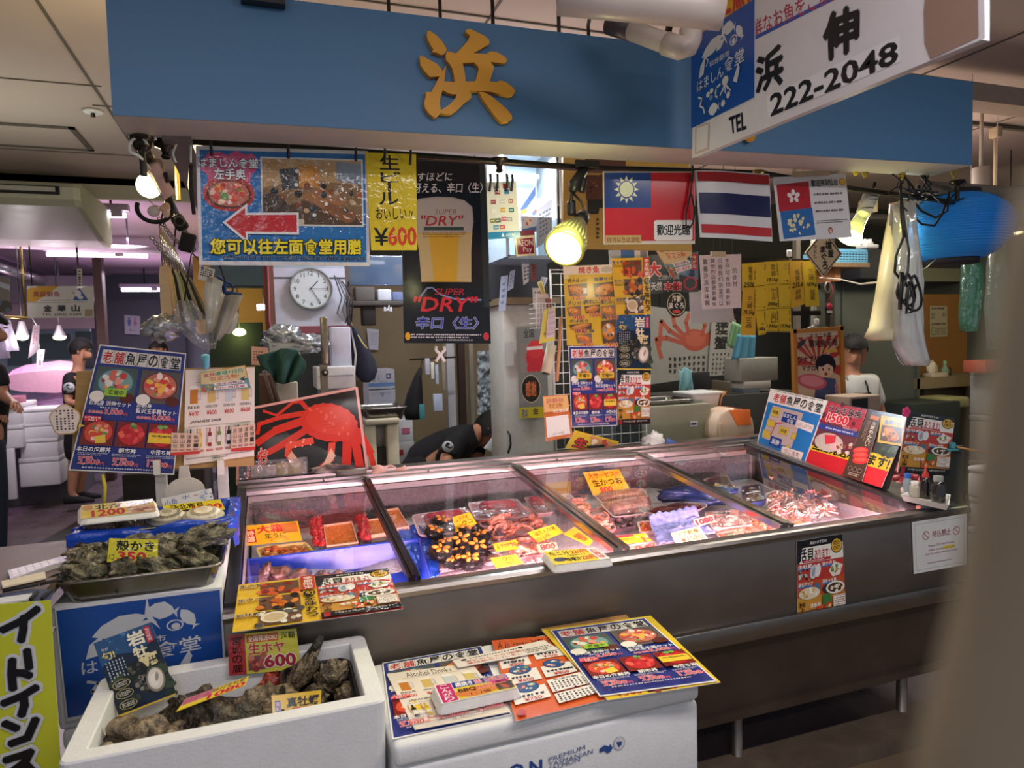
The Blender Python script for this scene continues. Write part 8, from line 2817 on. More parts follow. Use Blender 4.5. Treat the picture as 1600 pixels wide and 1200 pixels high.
for k in range(3):
 m.tube([at(1410+9*k+(7+2*k)*cos(a)+3*sin(2*a),448+5*k+(22+3*k)*sin(a),Y=2.01-.004*k)for a in[.4*k+2*pi*j/14 for j in range(15)]],.005,8)
m.tube([at(1408,425,Y=2.0),at(1406,484,Y=2.0)],.007,8)
m.tube([at(1420,440,Y=2.0),at(1428,468,Y=2.0),at(1424,488,Y=2.0),at(1416,490,Y=2.0),at(1418,470,Y=2.0),at(1432,445,Y=2.0)],.005,8)
tag(make('knotted_cable',m,BLACKP),'black power cable knotted in loops in front of the plastic bags','cable')
m=MB()
rn=random.Random(6)
for k in range(9):
 x0=1400+rn.uniform(-20,60)
 m.tube([at(x0,262+rn.uniform(-4,6),Y=2.08),at(x0+rn.uniform(-25,35),285+rn.uniform(-8,12),Y=2.06),at(x0+rn.uniform(-10,60),305+rn.uniform(-5,14),Y=2.07),at(x0+rn.uniform(0,60),312+rn.uniform(-12,6),Y=2.12)],.004,6)
m.tube([at(1420,305,Y=2.06),at(1440,330,Y=2.06),at(1462,340,Y=2.06),at(1480,330,Y=2.06),at(1483,300,Y=2.08)],.0045,6)
m.tube([at(1412,325,Y=2.06),at(1440,350,Y=2.06),at(1460,353,Y=2.06),at(1472,335,Y=2.06),at(1480,310,Y=2.08)],.0045,6)
tag(make('wire_tangle',m,BLACKP),'tangle of black wires around the right end of the rail','cable')
for k,(px,py)in enumerate([(1336,262),(1350,265),(1408,268),(1490,266)]):
 m=MB().tube([at(px-4,py-4,Y=2.08),at(px+2,py+4,Y=2.07),at(px+1,py+12,Y=2.07)],[.012,.014,.006],8,['d8c020','9c8c30','c8b838','8c7c3c'][k])
 tag(make('bulldog_clip',m,MATTE),['yellow clip on the rail left of the first right-hand lamp','brass clip just right of the yellow clip','yellow clip above the plastic bag bundle','brass fitting at the right end of the rail'][k],'clip')
tag(make('white_string',MB().tube([at(1281,434,Y=3.5),at(1310,436,Y=3.2),at(1345,444,Y=2.6),at(1372,441,Y=2.16)],.004,6,'d0c8b4'),MATTE),'white string stretched from the grey pipe to the cream bags','string')
tag(make('thin_string',MB().tube([at(1430,425,Y=2.16),at(1448,418,Y=2.2),at(1462,405,Y=2.24)],.002,5,'c8c0a0'),MATTE),'thin string from the bag bundle to the lantern','string')
# boards along the right end of the counter
pn=((2.385,2.5,.935),(-1,0,.55))
def rb(px,design,label,m_=None,name='poster',seed=1,dz=0.0,base='efece6',cat='poster',th=.0015):
 S=Sheet(pquad(px,(pn[0][0]-dz,2.5,.935),pn[1]),base,th,seed=seed)
 design(S)
 return S.done(name,m_ or LAMI,label,cat)
def D_map(S):
 S.r(0,0,1,1,'ece6e4')
 S.r(.02,.24,.98,.98,'2878c4')
 for i,c in enumerate('老舗魚屋の食堂'):
  u=.10+i*.125
  S.t(c,u,.06,u+.11,.21,'c8282c' if i<2 else '14141c',.03)
  S.line([(u-.01,.02),(u+.09,.02)],.008,'3a3a3c')
 S.poly([(.13,.28),(.70,.28),(.68,.86),(.08,.86)],'c8b0b0')
 for u,v,w_,h in[(.13,.31,.16,.15),(.10,.53,.16,.11),(.07,.72,.15,.12),(.37,.58,.17,.12),(.62,.62,.08,.10),(.58,.84,.07,.06)]:
  S.r(u,v,u+w_,v+h,'d8b84c')
  S.frame(u,v,u+w_,v+h,.004,'7c6c3c')
 S.t('他店舗',.155,.35,.265,.41,'34302c',.01)
 S.t('他店舗',.40,.61,.51,.67,'34302c',.01)
 S.r(.36,.34,.62,.50,'24408c')
 S.t('はましん',.37,.355,.61,.42,'e8e8f4',.02)
 S.t('食堂',.46,.43,.58,.49,'e8e8f4',.02)
 S.line([(.40,.52),(.28,.56),(.24,.78)],.014,'c83048')
 S.r(.25,.78,.48,.93,'24408c')
 S.t('浜伸',.29,.81,.44,.90,'e8e8f4',.03)
 S.poly([(.64,.40),(.94,.42),(.94,.54),(.64,.52)],'ece0e0')
 S.t('お召し上がりOK',.67,.43,.92,.50,'8c3c4c',.0)
 S.poly([(.52,.88),(.92,.86),(.92,.98),(.52,.98)],'ecd8d8')
 S.t('①ご注文',.58,.89,.86,.96,'6c3040',.01)
BD=MB().add(pquad([(1200,640),(1410,690),(1385,765),(1185,700)],(2.41,2.5,.935),pn[1]),[(0,1,2,3)])
ql=pquad([(1200,640),(1410,690),(1385,765),(1185,700)],(2.41,2.5,.935),pn[1])
m=MB().loft([ql[::-1],[p+V((.012,0,0))for p in ql[::-1]]],True,'2a2826',0,False)
m.box((2.47,2.5,1.0),(.012,.5,.11),'2a2826')
tag(make('board_stand',m,MATTE),'dark stand holding the row of posters on the right ledge of the counter','stand')
rb([(1204,607),(1293,626),(1258,724),(1182,694)],D_map,'blue shop map board at the rear of the right ledge',name='map_board',seed=180,th=.006)
def D_ship(S):
 S.r(0,0,1,1,'3c2c2c')
 S.r(0,.76,1,1,'d02430')
 S.r(0,.58,1,.77,'e8c024')
 S.t('全国発送承ります!',.02,.60,.98,.755,'14120f',.05)
 S.r(.78,.35,1,.58,'2c3424')
 S.blobs(.78,.35,1,.58,12,['3c5030','24301f','5c6c44'],(.1,.3),3,False)
rb([(1294,627),(1424,652),(1377,762),(1257,725)],D_ship,'red and yellow nationwide delivery poster on the right ledge',seed=181,dz=.004)
def D_unagi(S):
 S.r(0,0,1,1,'6c3440')
 S.r(0,0,1,.45,'b82c44')
 S.blobs(0,0,1,.5,22,['c83450','8c2438','4c2028'],(.04,.12),4,False)
 S.t('うなぎ長焼',.08,.06,.92,.22,'18101c',.04,oc='e8b4bc',ow=.03)
 S.t('1500',.14,.24,.66,.42,'d82c40',.06,oc='f0d0d0',ow=.05)
 S.t('税込1620',.60,.43,.95,.50,'c83c50',.02,oc='f0d8dc')
 S.r(0,.50,1,.62,'34408c')
 S.fine(.2,.53,.9,.60,1,'c8c8e0')
 S.e(.40,.86,.36,.20,'c8b4ac')
 S.poly([(.24,.72),(.52,.68),(.56,.84),(.34,.92)],'d83848')
 S.poly([(.44,.90),(.66,.76),(.70,.98),(.50,1.0)],'e0b0b4')
 S.blobs(.6,.70,.98,1,14,['d8c0b0','b86c5c','e8d8cc','8c4c40'],(.08,.2),5,False)
rb([(1294,627),(1355,641),(1329,711),(1268,695)],D_unagi,'dark red grilled eel price poster on the delivery poster',seed=182,dz=.008)
def D_mentai(S):
 S.r(0,0,1,1,'4c342c')
 S.r(.30,.03,.92,.09,'d0743c')
 S.vt('太腹めんたい',.55,.11,.82,.50,'ecd8c0',.02)
 S.fine(.20,.12,.45,.45,3,'b89c88',.4,vert=True)
 for k in range(3):
  S.e(.45+.08*k,.58+.07*k,.42,.055,'d83434',a=-.25)
  S.e(.42+.08*k,.57+.07*k,.32,.03,'e85850',a=-.25)
 for u in(.25,.5,.75):
  S.e(u,.87,.10,.035,'a89484')
  S.e(u,.87,.085,.028,'34241f')
 S.fine(.25,.92,.8,.97,2,'c8b4a4')
rb([(1356,644),(1377,649),(1347,752),(1316,742)],D_mentai,'brown cod roe poster overlapping the delivery poster',seed=183,dz=.012)
def D_saba(S):
 S.r(0,0,1,1,'e4b828')
 S.t('黄金の輝き ブランドサバ',.1,.03,.95,.10,'b84c24',.0)
 S.t('金華サバ',.18,.12,.86,.30,'24509c',.03,oc='f4e8c0')
 S.r(.08,.34,.95,.92,'5c3c2c')
 S.e(.52,.62,.36,.2,'d87c38',a=.5)
 S.e(.50,.60,.28,.12,'e8a468',a=.5)
 S.blobs(.1,.55,.9,.9,10,['c87040','e8b080','8c4c2c'],(.1,.22),4)
rb([(1377,649),(1415,655),(1408,697),(1371,691)],D_saba,'yellow mackerel poster at the front end of the delivery poster',seed=184,dz=.010)
q=quad([(1419,641),(1492,653),(1481,742),(1402,738)],Y=2.10)
S=Sheet(q,'e8e0d8',.003,seed=185)
D_kaki(S)
S.done('poster',LAMI,'shellfish poster standing at the right corner of the counter','poster')
a,b=at(1483,700,Y=2.11),at(1508,800,Y=2.11)
m=MB().box(((a.x+b.x)/2-.01,2.135,(a.z+b.z)/2),(b.x-a.x+.02,.03,a.z-b.z),'2a2e2a').box((q[0].lerp(q[1],.6).x,2.12,(a.z+b.z)/2-.02),(.12,.01,a.z-b.z-.02),'2a2e2a')
tag(make('dark_stand',m,MATTE),'dark upright stand behind the corner shellfish poster','stand')
t=thing('clothes_peg','teal peg gripping the corner shellfish poster','peg',at(1490,698,Y=2.09))
make('peg_body',MB().rbox(at(1488,696,Y=2.085),(.022,.02,.026),.005,2,'4c9ca4').tube([at(1480,703,Y=2.085),at(1497,703,Y=2.085)],.006,6,'4c9ca4'),MATTE,t)
m=MB().tube([at(1497,699,Y=2.09),at(1540,707,Y=2.09)],.004,6,'d09040')
tag(make('orange_stick',m,MATTE),'orange stick poking out right of the teal peg','stick')
m=MB()
for k in range(5):
 a=2*pi*k/5
 m.ball(at(1416,644,Y=2.08)+V((.012*cos(a),0,.012*sin(a))),(.011,.006,.011),8,6,'d83c7c')
tag(make('paper_flower',m,MATTE),'pink paper flower at the top left of the corner shellfish poster','flower')
zl=.905
a,b=at(1402,775,Z=zl),at(1484,790,Z=zl)
seat_z=.895
q=[at(1428,768,Z=zl),at(1484,776,Z=zl),at(1482,792,Z=zl),at(1408,776,Z=zl)]
c=sum(q,V((0,0,0)))/4
t=thing('seasoning_tray','white foam tray holding seasoning bottles at the right corner of the counter','tray',c-V((0,0,.02)))
R=lambda s,dz:[c+(p-c)*s+V((0,0,dz))for p in q[::-1]]
make('foam_tray',MB().loft([R(.9,-.016),R(1.02,.006),R(1.04,.008),R(.97,.006),R(.86,-.010)],True,'dcdad6',0,False),MATTE,t)
def bottle(label,px,py,r,h,cap,body,capc,clear=True):
 p=at(px,py,Z=zl-.004)
 p.z=zl-.008
 t=thing('seasoning_bottle',label,'bottle',p,'seasoning bottles on the foam tray')
 make('body',MB().lathe([(0,0),(r,0),(r*1.02,h*.1),(r*1.02,h*.6),(r*.75,h*.78),(r*.6,h*.82)],18,p,body),mat('glass_bottle',attr=True,rough=.12,coat=.6),t)
 make('cap',MB().lathe([(r*.72,h*.78),(r*.74,h*.98),(r*.5,h),(0,h*1.0)]if cap=='flat' else[(r*.66,h*.78),(r*.66,h*.92),(r*.3,h*1.05),(r*.2,h*1.18),(0,h*1.2)],18,p,capc),MATTE,t)
 return t
bottle('seasoning bottle with a blue cap at the left of the foam tray',1418,772,.017,.088,'flat','8c9ca4','2c64b8')
bottle('white capped pepper jar in the middle of the foam tray',1430,774,.021,.062,'flat','b8b0a0','e8e4e0')
bottle('soy sauce bottle with a red cap on the foam tray',1446,776,.019,.10,'tip','241a16','b83c34')
bottle('dark soy bottle with a silver band at the right of the foam tray',1466,782,.024,.10,'flat','26221f','8c8c88')
m=MB().ball(at(1414,766,Z=zl+.01),(.016,.016,.017),12,8,'d8c4b8')
tag(make('egg_shaker',m,MATTE),'small pale egg shaped shaker at the left end of the seasoning tray','shaker')
# behind the counter, right half
def machine(t,a,b,Y):
 make('paper_label',MB().box((at(1084,662,Y=Y-.003).x,Y-.003,at(1084,662,Y=Y).z),(.05,.003,.03),'c8c8d0').box((at(1084,662,Y=Y-.005).x,Y-.005,at(1084,662,Y=Y).z),(.035,.002,.012),'44444c'),MATTE,t)
bx('grey metal cabinet box behind the rear rail at the right','cabinet','metal_cabinet',(1016,636),(1112,760),3.35,.4,'8c8a7c',mat('grey_enamel','84836f',rough=.5,var=.14,scale=6),extra=machine)
t=thing('rice_warmer','cream warmer with rounded lid and orange flap behind the rear rail','appliance',at(1148,700,Y=3.25))
a,b=at(1117,640,Y=3.25),at(1180,688,Y=3.25)
W_,Hh=b.x-a.x,a.z-b.z
prof=[(-.5,0),(-.5,.35),(-.46,.62),(-.36,.84),(-.2,.96),(0,1),(.2,.96),(.36,.84),(.46,.62),(.5,.35),(.5,0)]
m=MB().loft([[V(((a.x+b.x)/2+x*W_*s,yy,b.z+z*Hh*s))for x,z in prof]for yy,s in((3.25,.93),(3.26,1),(3.52,1),(3.54,.93))],True,'d0bca4',0,True)
make('lid',m,mat('warm_cream_plastic','cdb59a',rough=.45,var=.06),t)
m=MB().loft([[V(((a.x+b.x)/2+x*W_*1.012,yy,b.z+z*Hh*1.012))for x,z in prof[5:8]]for yy in(3.255,3.5)],False,'e07028',0,True,False)
q4=[at(1140,641,Y=3.244),at(1172,640,Y=3.244),at(1174,664,Y=3.244),at(1153,665,Y=3.244)]
m.add(q4+[p+V((0,.012,0))for p in q4],[(0,3,2,1),(0,1,5,4),(1,2,6,5),(2,3,7,6),(3,0,4,7)],'e8742c')
make('orange_flap',m,MATTE,t)
make('base',MB().rbox(((a.x+b.x)/2,3.40,b.z/2),(W_*1.06,.30,b.z-.004),.01,2,'a48c7c'),MATTE,t)
make('rib',MB().rbox((at(1126,660,Y=3.24).x,3.245,b.z+Hh*.3),(.02,.02,Hh*.6),.006,2,'c8b094'),MATTE,t)
t=thing('plastic_tub','translucent plastic tub with lid on the grey cabinet','tub',at(1108,640,Y=3.45))
a,b=at(1084,617,Y=3.42),at(1128,636,Y=3.42)
m=MB()
open_box(m,a.x,b.x,3.42,3.62,b.z,a.z,.004,.012,'d8d4cc',r=.02)
m.c=[H('d8d4cc')]*len(m.c)
make('tub_body',m,mat('translucent_tub','d4d0c8',rough=.25,alpha=.75),t)
make('tub_lid',MB().rbox(((a.x+b.x)/2,3.52,a.z+.004),(b.x-a.x+.02,.22,.014),.005,2,'c8ccc8'),MATTE,t)
make('contents',MB().rbox(((a.x+b.x)/2+.03,3.52,(a.z+b.z)/2-.01),((b.x-a.x)*.5,.16,(a.z-b.z)*.6),.01,2,'e8d8b8'),MATTE,t)
a,b=at(1016,628,Y=3.4),at(1084,636,Y=3.4)
steel_tray('flat steel tray beside the plastic tub on the grey cabinet',a.x,b.x,3.4,3.65,b.z,a.z,.01)
bx('black display easel with a cloth, behind the plastic tub','stand','black_stand',(1076,582),(1110,622),3.72,.04,'1c1c1e')
m=MB().grid(lambda u,v:at(1060+22*u,577+34*v+3*sin(u*9),Y=3.69)+V((0,-.012*sin(u*11+v*3),0)),16,10,'7cb0b4',0,.004)
tag(make('pale_cloth',m,MATTE),'pale turquoise cloth hanging on the black display stand','cloth')
bx('dark kitchen counter unit behind the grey cabinet','counter','kitchen_unit',(1060,622),(1250,780),3.70,.5,'34342e',r=.004)
for k,(p0,p1,c_,lb,nm)in enumerate([((1126,611),(1136,632),'8c6c3c','brass coloured can behind the plastic tub','can'),((1138,596),(1144,632),'5c5444','tall thin dark bottle right of the brass can','bottle'),((1140,614),(1162,632),'1f1d1a','black box right of the thin bottle','black_box'),((1162,596),(1205,606),'b8b4a8','white carton with red print on the dark appliance','carton'),((1162,607),(1188,640),'4c545c','grey blue appliance under the white carton','appliance'),((1158,560),(1216,594),'8c8c80','grey stack of trays above the white carton','tray_stack')]):
 bx(lb,nm.replace('_',' '),nm,p0,p1,3.72,.18,c_)
for k,(px,c_)in enumerate([(1124,'b86c34'),(1066,'c85438')]):
 tag(make('tongs',MB().tube([at(px,640,Y=3.62),at(px+4,620,Y=3.66),at(px+10,612,Y=3.68)],.005,6,c_),MATTE),['orange handled tongs behind the plastic tub','red handled tongs at the foot of the black stand'][k],'tongs')
m=MB()
palette_ball(m,at(1022,692,Y=3.07),(.06,.03,.05),['c8c8c8','e4e4e4','a8a8ac'],18,12,.6,3,8)
tag(make('crumpled_paper',m,MATTE),'crumpled white paper behind the rear rail','paper')
m=MB().loft([[at(x,y,Y=3.05+dy)for x,y in((1040,701),(1042,684),(1068,696),(1066,699))]for dy in(0,.04)],True,'4c68b4',0,False)
tag(make('blue_wedge',m,MATTE),'blue folded sheet beside the crumpled paper','sheet')
bx('dark grey box between the print wall and the grey cabinet','box','dark_box',(962,664),(1014,760),3.45,.3,'3c4446')
t=thing('cash_register','beige cash register with a dark screen behind the posters','register',at(1350,642,Y=3.3))
a,b=at(1327,620,Y=3.3),at(1376,642,Y=3.3)
make('body',MB().rbox(((a.x+b.x)/2,3.40,(a.z+b.z)/2),(b.x-a.x,.2,a.z-b.z),.008,2,'a08c7c'),MATTE,t)
make('screen',MB().box((a.x+(b.x-a.x)*.32,3.298,(a.z+b.z)/2),((b.x-a.x)*.5,.006,(a.z-b.z)*.7),'14181a'),BLACKP,t)
make('pedestal',MB().box(((a.x+b.x)/2,3.40,b.z/2),((b.x-a.x)*.8,.18,b.z),'3c3834'),MATTE,t)
t=thing('shelf','wooden wall shelf carrying the blue basket','shelf',at(1330,415,Y=3.9))
a,b=at(1290,412,Y=3.9),at(1350,418,Y=3.9)
make('board',MB().box(((a.x+b.x)/2,4.05,(a.z+b.z)/2),(b.x-a.x,.4,.03),'7c6040'),MATTE,t)
make('bracket',MB().box((at(1305,425,Y=3.9).x,4.05,a.z-.07),(.05,.35,.11),'8c5c34').box((at(1305,425,Y=3.9).x,4.28,1.6),(.04,.04,2.4),'6c6458'),MATTE,t)
t=thing('plastic_basket','blue lattice plastic basket on the wall shelf','basket',at(1328,412,Y=3.9))
a,b=at(1300,390,Y=3.9),at(1358,411,Y=3.9)
m=MB()
for k in range(13):
 x=a.x+(b.x-a.x)*k/12
 m.box((x,3.92,(a.z+b.z)/2),(.008,.006,a.z-b.z),'5c98b4')
for k in range(6):
 z=b.z+(a.z-b.z)*k/5
 m.box(((a.x+b.x)/2,3.92,z),(b.x-a.x,.008,.010 if 0<k<5 else .02),'5c98b4')
m.box(((a.x+b.x)/2,4.05,b.z+.005),(b.x-a.x,.25,.01),'5c98b4').box(((a.x+b.x)/2,4.18,(a.z+b.z)/2),(b.x-a.x,.008,a.z-b.z),'5088a4')
make('lattice',m,MATTE,t)
m=MB().rbox(at(1355,386,Y=3.95),(.12,.1,.03),.008,2,'b8b4b0')
palette_ball(m,at(1355,380,Y=3.95),(.05,.03,.03),['d8d4d0','b8b4b0'],12,8,.4,3,2)
m.vc={}
tag(make('tissue_box',m,MATTE),'white tissue box standing behind the blue basket','tissue box')
bx('dark high shelf unit behind the right-hand lamps','shelf','dark_shelf',(1280,330),(1430,345),4.2,.3,'3a3a34')
bx('dark appliance housing under the high shelf','appliance','appliance_housing',(1345,388),(1432,436),4.25,.3,'24262a')
m=MB().box((at(1300,300,Y=4.4).x,4.42,1.4),(.05,.05,2.86),'4c4c44')
tag(make('steel_upright',m,MATTE),'dark steel upright carrying the high shelf','post')
bx('beige box hanging left of the second right-hand lamp','box','beige_box',(1357,311),(1372,331),4.1,.1,'b8b088')
wall([(1453,478),(1480,478),(1480,526),(1453,527)],4.965,lambda S:(S.r(0,0,1,1,'c8bc98'),S.fine(.1,.04,.9,.12,1,'3c342c',.9),S.t('注文',.08,.22,.3,.42,'4c5068',.02),S.t('受付',.72,.22,.92,.36,'4c5068',.02),S.fine(.1,.54,.92,.62,1,'3c342c',.8),S.frame(.1,.7,.32,.92,.02,'3c342c'),S.fine(.38,.70,.92,.94,4,'5c4c44')),'cream notice on the ochre wall','notice',PRINT,seed=190,cat='notice')
t=thing('wall_counter','wooden wall counter below the ochre wall','counter',at(1480,600,Y=4.7))
a,b=at(1432,592,Y=4.55),at(1560,600,Y=4.55)
make('counter_top',MB().box(((a.x+b.x)/2,4.76,(a.z+b.z)/2),(b.x-a.x,.42,a.z-b.z),'8c7c5c'),MATTE,t)
make('counter_front',MB().box(((a.x+b.x)/2+.12,4.7,b.z/2),(b.x-a.x-.24,.04,b.z),'6c5c40'),MATTE,t)
t=thing('tissue_packet','soft plastic tissue packet on the wall counter','tissue packet',at(1460,592,Y=4.65))
make('packet',MB().rbox(at(1461,587,Y=4.66),(.20,.12,.06),.02,2,'c8bca4'),MATTE,t)
m=MB()
palette_ball(m,at(1456,576,Y=4.66),(.06,.03,.07),['d8ccb4','ece4d0','c0b498'],16,12,.5,2.5,3)
make('tissue',m,MATTE,t)
t=thing('sauce_bottle','pale green bottle on the wall counter','bottle',at(1476,588,Y=4.68))
make('body',MB().lathe([(0,0),(.035,0),(.035,.08),(.015,.11),(.012,.13),(0,.13)],14,at(1476,591,Y=4.68),'8ca88c'),MATTE,t)
make('cap',MB().lathe([(.014,.13),(.014,.16),(0,.16)],12,at(1476,591,Y=4.68),'9cc89c'),MATTE,t)
bx('small dark jar beside the pale green bottle','jar','jar',(1480,574),(1487,590),4.68,.05,'4c3c2c')
bx('yellow green lidded box under the wall counter','box','lidded_box',(1484,622),(1516,636),4.2,.3,'8c8c5c',r=.02)
bx('dark trolley with a pale edge below the wall counter','trolley','trolley',(1425,632),(1500,700),4.15,.4,'2c3430')
for k,(rows,Y,mm_,lb)in enumerate([([(1510,1522,402),(1506,1532,420),(1504,1534,450),(1502,1530,480),(1502,1524,505),(1506,1520,518)],2.6,film('green_film','c8e4d4',.15,.15,.5,'5c9c84',.9,20),'green tinted plastic bag hanging below the blue lantern'),([(1552,1560,380),(1546,1570,420),(1540,1575,480),(1545,1568,520),(1550,1560,545)],2.8,film('bag_film2','e0ece8',.12,.2,.35,'a8b4a8',.9,20),'clear plastic bag hanging at the far right')]):
 m=MB()
 loft_bag(m,rows,Y,.04,.25,26,None,11+k)
 o=tag(make('hanging_bag',m,mm_),lb,'bag')
 a=at((rows[0][0]+rows[0][1])/2,rows[0][2],Y=Y)
 make('string',MB().tube([a,V((a.x,a.y,2.845))],.002,5),WHITEP,o)
for k,(px,Y)in enumerate([(1346,2.9),(1556,3.2)]):
 x=at(px,180,Y=Y).x
 z0_=at(px,238 if k==0 else 300,Y=Y).z
 t=thing('drop_rod',['cream drop rod from the ceiling track right of the header','cream drop rod at the far right'][k],'rod',(x,Y,z0_))
 make('rod',MB().tube([(x,Y,z0_),(x,Y,2.80)],.010,8,'c8b894'),MATTE,t)
 make('mount',MB().rbox((x,Y,2.80),(.05,.06,.07),.008,2,'bfae90'),MATTE,t)
m=MB().box((3.6,2.9,2.838),(2.4,.03,.02),'6c645c').box((4.4,3.2,2.838),(1.6,.03,.02),'6c645c')
struct('trim_7',m,MATTE)
m=MB().tube([V((2.62,2.2,2.15)),V((4.6,2.3,2.18))],.03,10,'6c6458')
m.tube([V((3.4,2.25,2.17)),V((3.4,2.25,2.845))],.012,8,'6c6458')
tag(make('cross_pipe',m,MATTE),'grey brown pipe running right from the end of the header','pipe')
m=MB().box((3.4,2.6,2.73),(2.2,.14,.09),'b09c8c')
tag(make('ceiling_duct',m,MATTE),'peach ceiling duct at the upper right','duct')
t=thing('floodlight','white cylindrical ceiling lamp right of the lantern','lamp',at(1532,262,Y=2.9))
c=at(1533,262,Y=2.9)
make('body',MB().lathe([(0,0),(.045,0),(.045,-.12),(.075,-.17),(.07,-.17),(.04,-.12)],18,c,'c0b8ac'),MATTE,t)
make('stem',MB().tube([c,V((c.x,c.y,2.845))],.01,8,'c0b8ac'),MATTE,t)
c=at(1578,365,Y=3.6)
t=thing('pendant_lamp','glowing flat pendant lamp at the far right','lamp',c)
make('shade',MB().lathe([(0,.05),(.10,.03),(.13,0),(.12,-.004),(.09,.02)],22,c,'b8a888'),MATTE,t)
make('glow_disc',MB().lathe([(0,.0),(.10,.004),(.10,.01)],20,c),M_BULB,t)
make('cord',MB().tube([c+V((0,0,.05)),V((c.x,c.y,2.845))],.004,6),BLACKP,t)
point_lamp(c+V((0,0,-.08)),16,(1,.85,.55),.06)
sxr=at(1510,900,Y=2.65).x
for k in range(5):
 foam_box(['white foam box on the floor at the far right of the counter','second white foam box up in the stack right of the counter','middle white foam box of the stack right of the counter','fourth white foam box up in the stack right of the counter','topmost white foam box of the stack right of the counter'][k],sxr+.012*(k%2),sxr+.53+.012*(k%2),2.25,2.65,.0+.165*k,.165*(k+1)-.001,group='foam boxes stacked right of the counter')
fx,fz=at(1515,600,Y=4.4).x,at(1515,582,Y=4.0).z
for k in range(3):
 foam_box(['lower white foam box of the far stack at the right','middle white foam box of the far stack at the right','top white foam box of the far stack at the right'][k],fx,fx+.6,4.0,4.4,fz*k/3,fz*(k+1)/3-.001,group='foam boxes stacked far right')
t=thing('meat_crate','grey crate heaped with pink fish scraps right of the counter','crate',(3.2,2.9,.0))
m=MB().rbox((3.2,2.92,.36),(.6,.45,.72),.01,2,'6c6458')
make('crate_body',m,MATTE,t)
m=MB()
rn=random.Random(9)
for i in range(90):
 m.ball((rn.uniform(2.93,3.47),rn.uniform(2.72,3.12),.735+rn.uniform(0,.05)),(rn.uniform(.02,.05),rn.uniform(.015,.03),.014),8,6,rn.choice(['e07078','d85c68','f09ca0','c84858']),0,.3,3,i,None,(rn.uniform(-.4,.4),rn.uniform(-.4,.4),rn.random()*6))
tag(make('fish_scraps',m,WETF),'heap of pink fish scraps on the grey crate at the far right','seafood',kind='stuff')
bx('red wire box on top of the far foam stack at the right','box','red_box',(1540,564),(1575,581),4.1,.2,'c86858')
# left-hand passage
t=thing('air_conditioner','cream ceiling air conditioner with dark outlet slot at the upper left','air conditioner',at(60,330,Y=5.6))
xr=at(116,300,Y=5.5).x
pr=[(5.5,2.71),(5.47,2.68),(5.47,2.60),(5.52,2.56),(6.15,2.42),(6.38,2.40),(6.45,2.46),(6.45,2.72)]
m=MB().loft([[V((x,y,z))for y,z in pr]for x in(-3.1,xr)],True,None,0,False)
make('casing',m,mat('ac_cream','b4b49c',rough=.4,var=.05),t)
make('outlet_slot',MB().box(((xr-3.1)/2-.02,5.463,2.655),(xr+3.1-.12,.02,.055),'17171a'),MATTE,t)
make('louvre',MB().box(((xr-3.1)/2-.02,5.452,2.66),(xr+3.1-.16,.012,.03),'a8a898',rot=(.3,0,0)),MATTE,t)
make('end_cap',MB().loft([[V((x,y+(0 if x<xr+.01 else .01),z))for y,z in pr]for x in(xr,xr+.04)],True,'c0c4a4',0,False),MATTE,t)
for x in(-2.6,-1.7):
 make('suspension_rod',MB().tube([(x,6.0,2.70),(x,6.0,2.845)],.01,6),DARKM,t)
M_TL=mat('lit_passage_tube','ffffff',emit=9,ecol='f4ecff')
for k,(px0,px1,py,z,lb)in enumerate([(70,232,398,2.6,'long lit fluorescent tube in the passage, nearest of the hanging tubes'),(190,262,453,2.48,'short looking lit fluorescent tube farther down the passage'),(152,196,336,2.66,'small lit fluorescent fitting beside the air conditioner')]):
 a,b=at(px0,py-(2 if k==0 else 0),Z=z),at(px1,py+(3 if k==0 else 0),Z=z)
 yv=(a.y+b.y)/2
 t=thing('fluorescent_tube',lb,'light',(a+b)/2,'passage tubes')
 make('tube',MB().tube([V((a.x,yv,z)),V((b.x,yv,z))],.022 if k<2 else .02,10),M_TL,t)
 make('fitting',MB().box(((a.x+b.x)/2,yv,z+.06),(abs(b.x-a.x)+.05,.09,.05),'c4b8c8').box((a.x+(b.x-a.x)*.72,yv,z+.02),(.08,.12,.07),'b4b0bc'),MATTE,t)
 make('stem',MB().tube([V(((a.x+b.x)/2,yv,z+.08)),V(((a.x+b.x)/2,yv,2.80 if yv>5.95 else 2.85))],.01,6),DARKM,t)
m=MB().tube([at(-30,380,Y=6.9),at(260,392,Y=6.9)],.035,12,'c0b4bc')
for px in(85,200):
 p=at(px,384,Y=6.9)
 m.tube([p,V((p.x,6.9,2.80))],.008,6,'6c6470')
tag(make('white_pipe',m,MATTE),'thick pale pipe crossing the passage ceiling above the tubes','pipe')
m=MB().tube([at(-20,412,Z=2.45),at(60,437,Z=2.45),at(132,463,Z=2.45)],.05,12)
for px,py in((40,431),(92,449),(120,459)):
 p=at(px,py,Z=2.45)
 m.tube([p,V((p.x,p.y,2.80))],.01,6)
tag(make('silver_duct',m,mat('silver_lagging','a8a4ac',rough=.3,metal=.7,var=.2,bump=.3,bscale=20)),'silver lagged duct running away down the passage','duct')
m=MB()
for k in range(3):
 m.box((-3.9+k*.8,9.5,2.785),(.05,6.6,.03),'9c84a0')
struct('trim_8',m,MATTE)
YF=9.6
a,b=at(150,470,Y=YF),at(172,600,Y=YF)
m=MB().box(((a.x+b.x)/2,YF,1.4),(b.x-a.x,.16,2.8))
struct('post_trim',m,M_BROWN)
a,b=at(-60,492,Y=YF),at(150,512,Y=YF)
m=MB().box(((a.x+b.x)/2,YF,(a.z+b.z)/2+.05),(b.x-a.x,.1,a.z-b.z+.12))
struct('fascia_trim',m,mat('mauve_fascia','7c6874',rough=.6))
a,b=at(-60,430,Y=YF+.3),at(150,492,Y=YF+.3)
